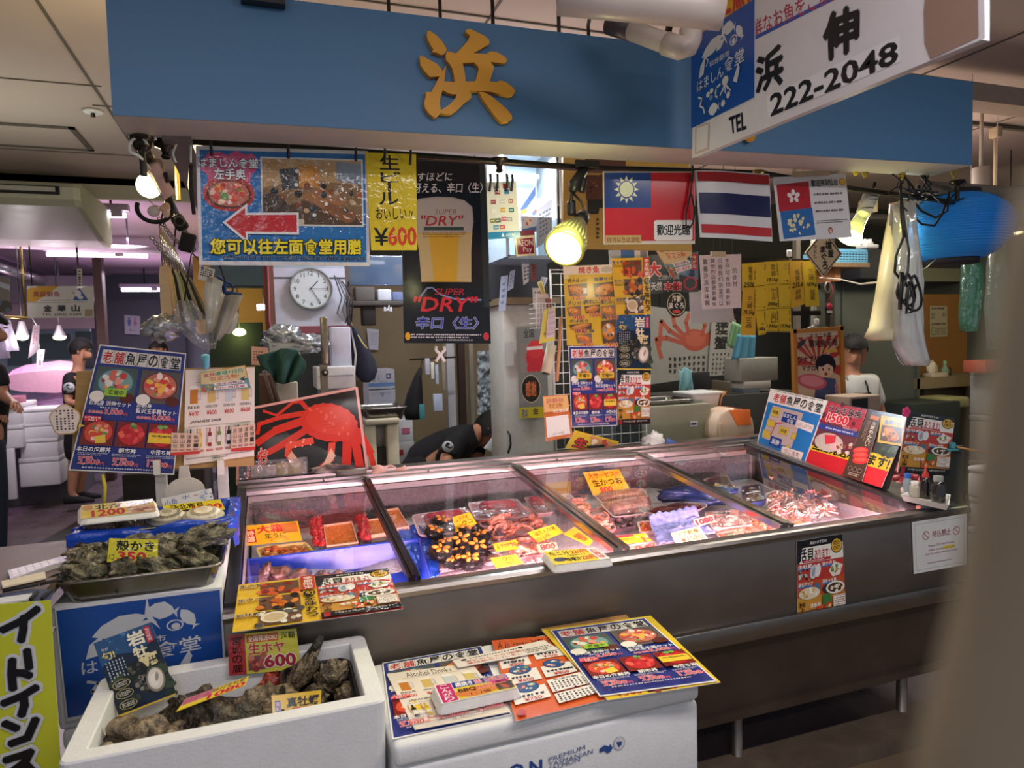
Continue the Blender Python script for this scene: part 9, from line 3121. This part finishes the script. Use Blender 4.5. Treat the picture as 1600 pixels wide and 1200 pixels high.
m=MB().box(((a.x+b.x)/2,YF+.3,(a.z+b.z)/2),(b.x-a.x,.05,a.z-b.z))
struct('upper_trim',m,mat('mauve_upper','8c8094',rough=.7))
a,b=at(-60,510,Y=YF+.6),at(152,680,Y=YF+.6)
m=MB().box(((a.x+b.x)/2,YF+.6,a.z/2),(b.x-a.x,.05,a.z))
struct('window_1',m,mat('steel_blue_back','7c8c9c',rough=.4,var=.1))
m=MB()
for(x0,x1,y0,y1)in((60,112,522,560),(118,146,518,575),(10,50,520,570)):
 c0,c1=at(x0,y0,Y=YF+.56),at(x1,y1,Y=YF+.56)
 m.box(((c0.x+c1.x)/2,YF+.56,(c0.z+c1.z)/2),(c1.x-c0.x,.03,c0.z-c1.z),'3c4850')
struct('window_2',m,mat('dark_pane','3c4850',rough=.15))
def D_far(S):
 S.r(0,0,1,1,'dcdcd0')
 S.poly([(0,0.12),(.05,.05),(.13,.05),(.15,0),(.48,0),(.12,.50),(0,.50)],'d0a020')
 S.t('高級鮮魚',.09,.16,.49,.34,'9c3c38',.03)
 S.fine(.20,.42,.66,.47,1,'5c5854')
 S.poly([(.78,.05),(.92,.45),(.68,.45)],'2c5ca8')
 S.e(.76,.24,.05,.11,'e8e8e4')
 S.e(.80,.36,.04,.06,'e8e8e4')
 S.poly([(.66,.18),(.71,.2),(.70,.26)],'c0502c')
 S.line([(0,.52),(.68,.52)],.005,'4c4c48')
 S.fine(.70,.47,.92,.51,1,'3c6090')
 for k,c_ in enumerate('金華山'):
  S.t(c_,.24+.21*k,.60,.36+.21*k,.80,'1c1c20',.06)
 S.t('TEL (266) 5260',.21,.85,.81,.95,'2c2c2c',.02)
 S.r(.86,.74,.98,.96,'b09c78')
wall([(42,447),(146,447),(147,496),(43,497)],6.4,D_far,'white shop sign with yellow corner and telephone number hanging in the passage','hanging_sign',PRINT,seed=200,cat='sign')
wall([(120,420),(128,420),(128,448),(121,448)],6.39,lambda S:(S.r(0,0,1,1,'d8d0bc'),S.fine(.2,.1,.8,.9,1,'3c3430',.9,vert=True)),'narrow wooden name strip above the hanging passage sign','name_strip',PRINT,seed=201,cat='sign')
tag(make('sign_rod',MB().tube([at(122,420,Y=6.41),V((at(122,420,Y=6.41).x,6.41,2.80))],.008,6).tube([at(50,448,Y=6.41),V((at(50,448,Y=6.41).x,6.41,2.80))],.006,6),DARKM),'rods holding the hanging passage sign','rod')
def D_wc(S):
 S.r(0,0,1,1,'b8b0c0')
 for u,c_ in((.30,'4c5ca0'),(.68,'b47098')):
  S.e(u,.16,.07,.05,c_)
  S.poly([(u-.11,.24),(u+.11,.24),(u+.08,.44),(u+.06,.56),(u-.06,.56),(u-.08,.44)]if c_[0]=='4' else[(u-.06,.24),(u+.06,.24),(u+.14,.46),(u+.05,.46),(u+.04,.56),(u-.04,.56),(u-.05,.46),(u-.14,.46)],c_)
 S.line([(.75,.78),(.30,.78),(.42,.72)],.03,'5c5468')
 S.line([(.30,.78),(.42,.84)],.03,'5c5468')
wall([(194,492),(219,494),(219,523),(195,522)],12.4,D_wc,'restroom sign with two figures and an arrow at the end of the passage','restroom_sign',PRINT,seed=202,cat='sign')
m=MB().box((at(205,540,Y=12.5).x,12.47,1.42),(1.6,.06,2.84),'5a5c66')
struct('wall_end',m,MATTE)
wall([(-12,430),(15,434),(15,490),(-12,488)],6.2,lambda S:(S.r(0,0,1,1,'8c8478'),S.poly([(0,.1),(1,.2),(1,.35),(0,.25)],'c8ccd4'),S.blobs(0,.5,.9,.9,6,['6c7c8c','5c5448'],(.2,.4),2,False)),'picture panel cut by the left edge of the photo','picture_panel',PRINT,seed=203)
for k,(rows,lb)in enumerate([([(-2,4,500),(-6,10,525),(-8,16,560)],'left-hand white plastic bag hanging at the left edge'),([(8,13,500),(8,22,525),(8,30,548)],'right-hand white plastic bag hanging at the left edge')]):
 m=MB()
 loft_bag(m,rows,6.6,.06,.15,22,None,20+k)
 o=tag(make('white_bag',m,film('milky_film2','f0eaf4',.12,.2,.7,'dcd4e4',.5,14)),lb,'bag')
tag(make('bag_rod',MB().tube([at(-30,492,Y=6.6),at(44,497,Y=6.6)],.012,8).tube([at(40,497,Y=6.6),V((at(40,497,Y=6.6).x,6.6,2.8))],.01,6),BRASS),'brass rod carrying the white bags at the left edge','rod')
wall([(52,508),(62,508),(60,548),(44,560)],6.7,lambda S:(S.r(0,0,1,1,'b8a8b4'),S.fine(.2,.1,.8,.6,2,'a85c68',.7,vert=True)),'pale paper strip hanging beside the flood lamp in the passage','paper_strip',PRINT,seed=204,cat='paper')
wall([(58,546),(70,546),(66,574),(57,574)],6.8,lambda S:(S.r(0,0,1,1,'d8c0cc'),S.t('活',.25,.1,.75,.5,'4c2c3c',.02),S.t('魚',.25,.55,.75,.92,'4c2c3c',.02)),'small white tag with dark characters hanging in the passage','hanging_tag',PRINT,seed=205,cat='tag')
tag(make('tag_string',MB().tube([at(62,546,Y=6.81),at(57,508,Y=6.70),at(50,497,Y=6.6)],.003,5),WHITEP),'string holding the small tags in the passage','string')
for k,(px,py,r_,lb)in enumerate([(35,525,.045,'glaring flood lamp in the passage beside the white bags'),(93,526,.06,'dangling lit bulb lamp before the far shop windows')]):
 Y=6.8 if k==0 else 8.6
 c=at(px,py,Y=Y)
 t=thing('shop_lamp',lb,'lamp',c)
 make('shade',MB().lathe([(.02,.12),(.03,.08),(r_*1.1,.0)],16,c,'b8b0b8'),MATTE,t)
 make('bulb',MB().ball(c+V((0,0,-.005)),(r_,r_,.03),14,8),M_BULB,t)
 make('cord',MB().tube([c+V((0,0,.1)),V((c.x,c.y,2.80))],.005,5),BLACKP,t)
 point_lamp(c+V((0,-.1,-.06)),10,(1,.92,.95),.05)
t=thing('passage_display','sloping rack of violet lit steel bars across the passage','display',at(95,720,Y=8.6))
A_,B_,C_,D_=at(20,618,Y=9.2),at(95,608,Y=9.2),at(92,640,Y=8.2),at(0,655,Y=8.2)
for k in range(12):
 f=k/11
 p0,p1=A_.lerp(D_,f),B_.lerp(C_,f)
 p1=p0+(p1-p0)*1.0+V((.15,0,0))
 make('steel_bar',MB().box((p0+p1)/2,((p1-p0).length,.05,.02),None,0,None,(0,atan2(-(p1-p0).z,(p1-p0).x),0)),mat('violet_steel','c0a0c4',rough=.25,metal=.7),t)
make('cabinet_body',MB().box(((A_.x+B_.x)/2,8.9,.5),(B_.x-A_.x+.5,.9,1.0),'6c6870'),MATTE,t)
m=MB()
c=at(75,592,Y=8.9)
m.loft([[c+V((x,y,z*s))for y,z in((-.2,-.12),(.2,-.12),(.2,.1),(0,.16),(-.2,.08))]for x,s in((-.32,.7),(-.2,1),(.12,1.25),(.3,1.1))],True,'d8a8bc',0,False)
tag(make('pink_scale_box',m,MATTE),'pink topped box standing on the violet lit display','box')
stack=[((-8,632),(32,665),'left column, topmost white foam box of the far stack'),((-8,665.5),(36,700),'left column, second white foam box of the far stack'),((10,700.5),(30,778),'upright white foam slab leaning on the far stack'),((32,640),(95,662),'right column, topmost white foam box of the far stack'),((32,662.5),(92,686),'right column, second white foam box of the far stack'),((30,686.5),(92,716),'right column, third white foam box of the far stack'),((28,716.5),(95,757),'right column, lowest white foam box of the far stack')]
for k,(p0,p1,lb)in enumerate(stack):
 a,b=at(*p0,Y=8.0-.1*(k<3)),at(*p1,Y=8.0-.1*(k<3))
 foam_box(lb,a.x,b.x,8.0-.1*(k<3),8.45,max(0,b.z),a.z,lid=k!=2,group='foam boxes stacked across the passage')if k!=2 else tag(make('foam_slab',MB().rbox(((a.x+b.x)/2,7.86,(a.z+b.z)/2),(b.x-a.x,.05,a.z-b.z),.01,2),FOAM),lb,'slab')
bx('red trimmed fish tray at the left edge of the far stall','tray','fish_tray',(-10,622),(26,634),7.85,.3,'c0788c')
spot_lamp((-2.9,8.6,2.4),(-2.7,8.7,.9),60,(.92,.55,1.0),70,.5,.1,'violet_light')
bx('dark wainscot of the dining room glimpsed left of the clock','partition','dining_partition',(325,505),(425,800),6.2,.1,'2c3a2c')
bx('yellowish wall of the dining room glimpsed left of the clock','wall panel','dining_wall',(300,400),(440,520),8.4,.1,'8c6c30')
bx('bluish grey bulkhead above the dining room gap','bulkhead','bulkhead',(318,235),(425,447),5.0,.2,'5c6e74')
t=thing('dining_lamp','glowing lamp inside the dining room left of the clock','lamp',at(372,512,Y=6.8))
c=at(374,519,Y=6.1)
make('glow',MB().ball(c,(.05,.05,.03),12,8),M_BULBG,t)
make('cord',MB().tube([c,V((c.x,c.y,2.845))],.004,5),BLACKP,t)
point_lamp(at(372,480,Y=7.6),14,(1,.85,.3),.1)
c=at(412,480,Y=7.0)
t=thing('dining_ceiling_lamp','white rectangular lamp deep in the dining room','lamp',c)
make('diffuser',MB().box(c,(.12,.05,.05)),M_TL,t)
make('stem',MB().tube([c,V((c.x,c.y,2.80))],.005,5),DARKM,t)
# people
SKIN=mat('skin','b98468',rough=.5,var=.05,sss=.1)
HAIR=mat('dark_hair','090706',rough=.75,var=.25,scale=60,stretch=(1,1,6))
BLACKC=mat('black_cotton','141418',rough=.85,var=.15,scale=30,bump=.1,bscale=80)
WHITEC=mat('white_cotton','c8c8c4',rough=.85,var=.05,bump=.1,bscale=60)
def skinned(name,nodes,m_,parent,root=0,sub=2):
 """nodes: list of (pos, radius or (rx, ry), parent index); one continuous surface"""
 me=bpy.data.meshes.new(name)
 og=ORIG[parent.name]
 me.from_pydata([V(n[0])-og for n in nodes],[(n[2],i)for i,n in enumerate(nodes)if n[2]is not None],[])
 me.materials.append(m_)
 o=bpy.data.objects.new(name,me)
 COL.objects.link(o)
 o.parent=parent
 ORIG[o.name]=og
 md=o.modifiers.new('Skin','SKIN')
 md.use_smooth_shade=True
 for i,n in enumerate(nodes):
  r=n[1]if isinstance(n[1],tuple)else(n[1],n[1])
  me.skin_vertices[0].data[i].radius=r
  me.skin_vertices[0].data[i].use_root=(i==root)
 sd=o.modifiers.new('Subdivision','SUBSURF')
 sd.levels=sd.render_levels=sub
 return o
def hand_nodes(base_i,wrist,d,side,nodes,s=1.0):
 """palm, four unequal bent fingers and a thumb from the side of the palm"""
 d=d.normalized()
 a=d.orthogonal().normalized()if side is None else(V(side)-d*V(side).dot(d)).normalized()
 n=d.cross(a)
 palm=wrist+d*.045*s
 nodes.append((palm,(.018*s,.032*s),base_i))
 pi_=len(nodes)-1
 kn=palm+d*.04*s
 for k,L in enumerate((.068,.078,.072,.055)):
  off=a*((k-1.5)*.019*s)
  nodes.append((kn+off,.0095*s,pi_))
  nodes.append((kn+off+d*L*.5*s+n*.012*s,.0088*s,len(nodes)-1))
  nodes.append((kn+off+d*L*.85*s+n*.034*s,.0075*s,len(nodes)-1))
 th=wrist+d*.025*s-a*.03*s
 nodes.append((th,.012*s,pi_))
 nodes.append((th-a*.02*s+d*.03*s+n*.01*s,.010*s,len(nodes)-1))
 nodes.append((th-a*.024*s+d*.055*s+n*.022*s,.0085*s,len(nodes)-1))
def person(name,label,hip,chest,neck,head,face,up,arms,legs,top,bottom,mask=False,hairlen=.0,apron=None,badge=None,hands=True,glove=None,s=1.0,shoe='17171a',short=False):
 """hip/chest/neck/head points; face and up directions; arms [(shoulder, elbow, wrist)]; legs [(hip, knee, ankle, toe)]"""
 hip,chest,neck,head,face,up=V(hip),V(chest),V(neck),V(head),V(face).normalized(),V(up).normalized()
 face=(face-up*face.dot(up)).normalized()
 rt=face.cross(up)
 base=V((hip.x,hip.y,min([l[2][2]for l in legs])-.06))
 t=thing(name,label,'person',base)
 n=[(hip,(.10*s,.09*s),None),(hip.lerp(chest,.55),(.115*s,.09*s),0),(chest,(.135*s,.10*s),1),(chest.lerp(neck,.7),(.075*s,.065*s),2),(neck,.05*s,3)]
 n.append((head-up*.022*s-face*.014*s,.080*s,4))
 n.append((head+up*.045*s-face*.010*s,.084*s,5))
 n.append((head+up*.095*s-face*.012*s,.052*s,6))
 n.append((head-up*.035*s+face*.042*s,.056*s,5))
 n.append((head-up*.088*s+face*.054*s,.034*s,8))
 n.append((head-up*.030*s+face*.088*s,.012*s,8))
 for(sh,el,wr)in arms:
  sh,el,wr=V(sh),V(el),V(wr)
  n.append((sh,.052*s,2))
  n.append((sh.lerp(el,.5),.046*s,len(n)-1))
  n.append((el,.038*s,len(n)-1))
  n.append((el.lerp(wr,.4),.036*s,len(n)-1))
  n.append((wr,.025*s,len(n)-1))
  if hands:
   hand_nodes(len(n)-1,wr,wr-el,rt,n,s)
 for(hj,kn,an,to)in legs:
  hj,kn,an,to=V(hj),V(kn),V(an),V(to)
  n.append((hj,.068*s,0))
  n.append((hj.lerp(kn,.5),.066*s,len(n)-1))
  n.append((kn,.055*s,len(n)-1))
  n.append((kn.lerp(an,.35),.055*s,len(n)-1))
  n.append((an,.036*s,len(n)-1))
  n.append((an.lerp(to,.6)-V((0,0,.03)),(.034*s,.026*s),len(n)-1))
 skinned('body',n,SKIN,t)
 n=[(hip-(chest-hip).normalized()*.10,(.150*s,.120*s),None),(hip.lerp(chest,.5),(.138*s,.112*s),0),(chest,(.158*s,.122*s),1),(chest.lerp(neck,.66),(.085*s,.078*s),2)]
 for(sh,el,wr)in arms:
  sh,el=V(sh),V(el)
  n.append((sh,.070*s,2))
  n.append((sh.lerp(el,.45),.066*s,len(n)-1))
  n.append((sh.lerp(el,.78),.064*s,len(n)-1))
 skinned('shirt',n,top,t)
 n=[(hip,(.150*s,.118*s),None),(hip.lerp(chest,.35),(.125*s,.10*s),0)]
 for(hj,kn,an,to)in legs:
  hj,kn,an=V(hj),V(kn),V(an)
  n.append((hj,.098*s,0))
  n.append((hj.lerp(kn,.55),.09*s,len(n)-1))
  n.append((kn,.075*s,len(n)-1))
  if not short:
   n.append((kn.lerp(an,.5),.066*s,len(n)-1))
   n.append((an,.058*s,len(n)-1))
 skinned('trousers',n,bottom,t)
 for(hj,kn,an,to)in legs:
  an,to=V(an),V(to)
  d=(to-an)
  d.z=0
  d=d.normalized()
  sd=d.cross(V((0,0,1)))
  g=V((an.x,an.y,base.z))
  rings=[]
  for f,w_,h in((-.07,.028,.075),(-.05,.042,.10),(.02,.045,.10),(.08,.048,.072),(.15,.046,.05),(.19,.028,.035)):
   c=g+d*f
   rings.append([c+sd*(w_*cos(2*pi*k/12))+V((0,0,max(0.004,h*(.5+.5*sin(2*pi*k/12)))))for k in range(12)])
  make('shoe',MB().loft(rings,True,shoe),MATTE,t)
 for e in(-1,1):
  m=MB()
  m.ball(head+face*.080*s+rt*(.030*e*s)+up*.012*s,(.012*s,.008*s,.006*s),10,7,'9c948c')
  m.ball(head+face*.087*s+rt*(.030*e*s)+up*.012*s,(.005*s,.005*s,.005*s),8,6,'1a1210')
  make('eye',m,MATTE,t)
 for e in(-1,1):
  m=MB()
  m.tube([head+face*.086*s+rt*((.030+dx)*e*s)+up*(.030+dz)*s for dx,dz in((-.016,-.002),(0,.004),(.016,-.002))],.003*s,5,'1f1714')
  make('eyebrow',m,MATTE,t)
 m=MB().tube([head+face*(.078-.004*abs(k))*s+rt*(.011*k*s)-up*.062*s for k in(-2,-1,0,1,2)],.005*s,6,'9c5c50')
 if not mask:
  make('mouth',m,MATTE,t)
 else:
  def mk(u,v):
   a=-1.25+2.5*u
   r_=.088+.012*cos(a)
   return head+face*(cos(a)*(r_+.008*sin(pi*v))*s)+rt*(sin(a)*r_*.95*s)+up*((-.012-.085*v)*s)*1.0
  m=MB().grid(mk,16,8,'d8d8dc',0,.002)
  for e in(-1,1):
   m.tube([head+face*.02*s+rt*(.083*e*s)-up*.02*s,head-face*.005*s+rt*(.09*e*s)+up*.005*s],.002,5,'d8d8dc')
  make('face_mask',m,MATTE,t)
 for e in(-1,1):
  make('ear',MB().ball(head+rt*(.083*e*s)-face*.005*s-up*.005*s,(.012*s,.016*s,.03*s),10,7,'b98468'),SKIN,t)
 m=MB()
 vs=[]
 B=Matrix((rt,face,up)).transposed()
 def hr(u,v):
  ph=2*pi*u
  back=max(0.0,.35-sin(ph))/1.35
  th=v*pi*(.455+.32*back**.6)*(1+.10*v*noise.noise(V((cos(ph)*5,sin(ph)*5,s))))
  x,y,z=sin(th)*cos(ph),sin(th)*sin(ph),cos(th)
  k=1+.04*noise.noise(V((x*6,y*6,z*6)))
  p=V((x*.099*s*k,y*.112*s*k-.006*s,z*.110*s*k+.022*s))
  if y<.2 and v>.6:
   p.z-=hairlen*s*(v-.6)/.4
  return head+B@p
 m.grid(hr,36,18)
 make('hair',m,HAIR,t)
 if apron:
  apron(t,hip,chest,neck,rt,face)
 if badge:
  badge(t)
 return t
def badge_at(p,n,r=.028):
 def f(t):
  n_=V(n).normalized()
  m=MB().lathe([(0,.004),(r,.003),(r,-.02)],20,V(p),'c0c4c8',0,None,n_)
  rn=random.Random(11)
  a=n_.orthogonal().normalized()
  b=n_.cross(a)
  for k in range(16):
   q_=V(p)+a*rn.uniform(-.7,.7)*r*.8+b*rn.uniform(-.7,.7)*r*.8+n_*.005
   m.box(q_,(.009,.004,.009),'22242a',rot=(rn.random(),rn.random(),rn.random()))
  make('sleeve_badge',m,PRINT,t)
 return f
Yp=4.55
P_=lambda x,y,dy=0.0:at(x,y,Y=Yp+dy)
hipw=P_(656,722)
chw=P_(722,682)
person('person','woman in a black T-shirt and white face mask bending forward behind the counter',hipw,chw,P_(752,676),P_(769,676),(.62,-.5,-.62),(.62,-.1,.78),[(P_(712,690,-.17),P_(694,724,-.24),P_(712,750,-.3)),(P_(738,690,.14),P_(746,722,.02),P_(750,750,-.1))],[((hipw.x-.02,Yp-.09,hipw.z-.06),(hipw.x+.02,Yp-.10,.45),(hipw.x-.04,Yp-.10,.09),(hipw.x+.12,Yp-.12,.04)),((hipw.x-.02,Yp+.09,hipw.z-.06),(hipw.x+.02,Yp+.10,.45),(hipw.x-.04,Yp+.10,.09),(hipw.x+.12,Yp+.10,.04))],BLACKC,BLACKC,mask=True,hairlen=.03,badge=badge_at(P_(700,698,-.265),(-.1,-1,.1),.036),s=1.22)
def apron_f(t,hip,chest,neck,rt,face):
 c=chest.lerp(hip,.55)
 m=MB()
 up_=(neck-hip).normalized()
 L=(chest-hip).length
 def g(u,v):
  a=-1.1+2.2*u
  w_=.165 if v>.35 else .12+.045*v/.35
  return chest+up_*(.02-v*(L+.45))+face*(.137*cos(a))+rt*(w_*sin(a))
 m.grid(g,16,14,'17171b',0,.006)
 make('apron',m,BLACKC,t)
 for e in(-1,1):
  make('apron_strap',MB().tube([chest+face*.12+rt*.085*e,chest.lerp(neck,.5)+face*.09+rt*.082*e,chest.lerp(neck,.8)+rt*.075*e,chest-face*.12+rt*.07*e],.013,6,'17171b',flat=.5),BLACKC,t)
Yp=3.98
hx=P_(1342,548)
c=P_(1334,612)
h0=V((c.x+.02,Yp,c.z-.32))
person('person','man in a white T-shirt and black apron standing behind the framed tuna poster',h0,(c.x,Yp,c.z),P_(1331,582),P_(1333,549),(-.62,-.8,-.2),(0,-.15,1),[((c.x-.17,Yp,c.z+.07),(c.x-.22,Yp-.04,c.z-.18),(c.x-.12,Yp-.2,c.z-.3)),((c.x+.17,Yp,c.z+.07),(c.x+.23,Yp-.03,c.z-.18),(c.x+.14,Yp-.2,c.z-.32))],[((h0.x-.09,Yp,h0.z-.08),(h0.x-.09,Yp-.03,h0.z*.5),(h0.x-.09,Yp,.09),(h0.x-.1,Yp-.18,.04)),((h0.x+.09,Yp,h0.z-.08),(h0.x+.09,Yp-.03,h0.z*.5),(h0.x+.09,Yp,.09),(h0.x+.1,Yp-.18,.04))],WHITEC,BLACKC,apron=apron_f)
Yp=7.9
c=P_(118,600)
h0=P_(120,672)
person('person','shop worker in black T-shirt and long apron standing behind the menu easel',h0,P_(118,610),P_(124,570),P_(128,548),(1,-.1,-.15),(.05,0,1),[(P_(110,590,-.16),P_(106,628,-.2),P_(128,632,-.3)),(P_(124,590,.16),P_(130,626,.15),P_(146,632,-.05))],[(P_(116,690,-.08),(h0.x-.02,Yp-.08,.50),P_(112,772,-.1),P_(132,782,-.1)),(P_(124,690,.08),(h0.x+.02,Yp+.08,.50),P_(124,772,.1),P_(146,782,.1))],BLACKC,BLACKC,short=True,badge=badge_at(P_(107,606,-.24),(-.3,-1,0),.05))
Yp=9.0
c=P_(248,600)
h0=P_(247,668)
person('person','dark haired person standing far back behind the big blue menu',h0,c,P_(247,566),P_(247,547),(-.3,-1,0),(0,0,1),[((c.x-.2,Yp,c.z+.08),(c.x-.25,Yp,c.z-.2),(c.x-.2,Yp-.1,c.z-.45)),((c.x+.2,Yp,c.z+.08),(c.x+.25,Yp,c.z-.2),(c.x+.2,Yp-.1,c.z-.45))],[((h0.x-.09,Yp,h0.z-.08),(h0.x-.09,Yp-.02,.48),(h0.x-.09,Yp,.09),(h0.x-.1,Yp-.18,.04)),((h0.x+.09,Yp,h0.z-.08),(h0.x+.09,Yp-.02,.48),(h0.x+.09,Yp,.09),(h0.x+.1,Yp-.18,.04))],BLACKC,BLACKC)
Yp=5.6
h0=P_(-20,690)
c=P_(-18,615)
JEANS=mat('dark_denim','1f2a3c',rough=.8,var=.15,bump=.1)
person('person','person in a black T-shirt and dark jeans cut off by the left edge',h0,c,P_(-16,548),P_(-14,515),(1,.2,0),(0,0,1),[(P_(-8,572,-.12),P_(4,618,-.15),P_(18,628,-.3)),(P_(-30,572,.15),P_(-34,625,.1),P_(-10,640,.0))],[((h0.x+.04,Yp-.09,h0.z-.08),P_(-6,780,-.09),P_(-4,868,-.09),P_(22,874,-.09)),((h0.x-.05,Yp+.09,h0.z-.08),P_(-28,780,.1),P_(-30,866,.1),P_(-8,872,.1))],BLACKC,JEANS)
# out-of-focus post right beside the viewer
D_=.10
def near(x,y,d=D_):
 return EYE+ray(x,y)*d
c0=near(1800,700)
prof=[]
for x,y in((1800,236),(1660,242),(1612,290),(1594,400),(1580,560),(1570,720),(1558,880),(1544,1020),(1522,1160),(1500,1300)):
 p=near(x,y)
 prof.append((max(0.0,(V((p.x,p.y))-V((c0.x,c0.y))).length if x<1800 else 0.0),p.z))
prof.append((prof[-1][0],.002))
p0=V((c0.x,c0.y,0))
m=MB()
t=thing('near_post','out of focus beige rounded post close to the viewer at the right edge','post',(p0.x,p0.y,0))
m.lathe(prof,40,p0)
make('post',m,mat('beige_wrap','867b68',rough=.8,var=.06,scale=30),t)
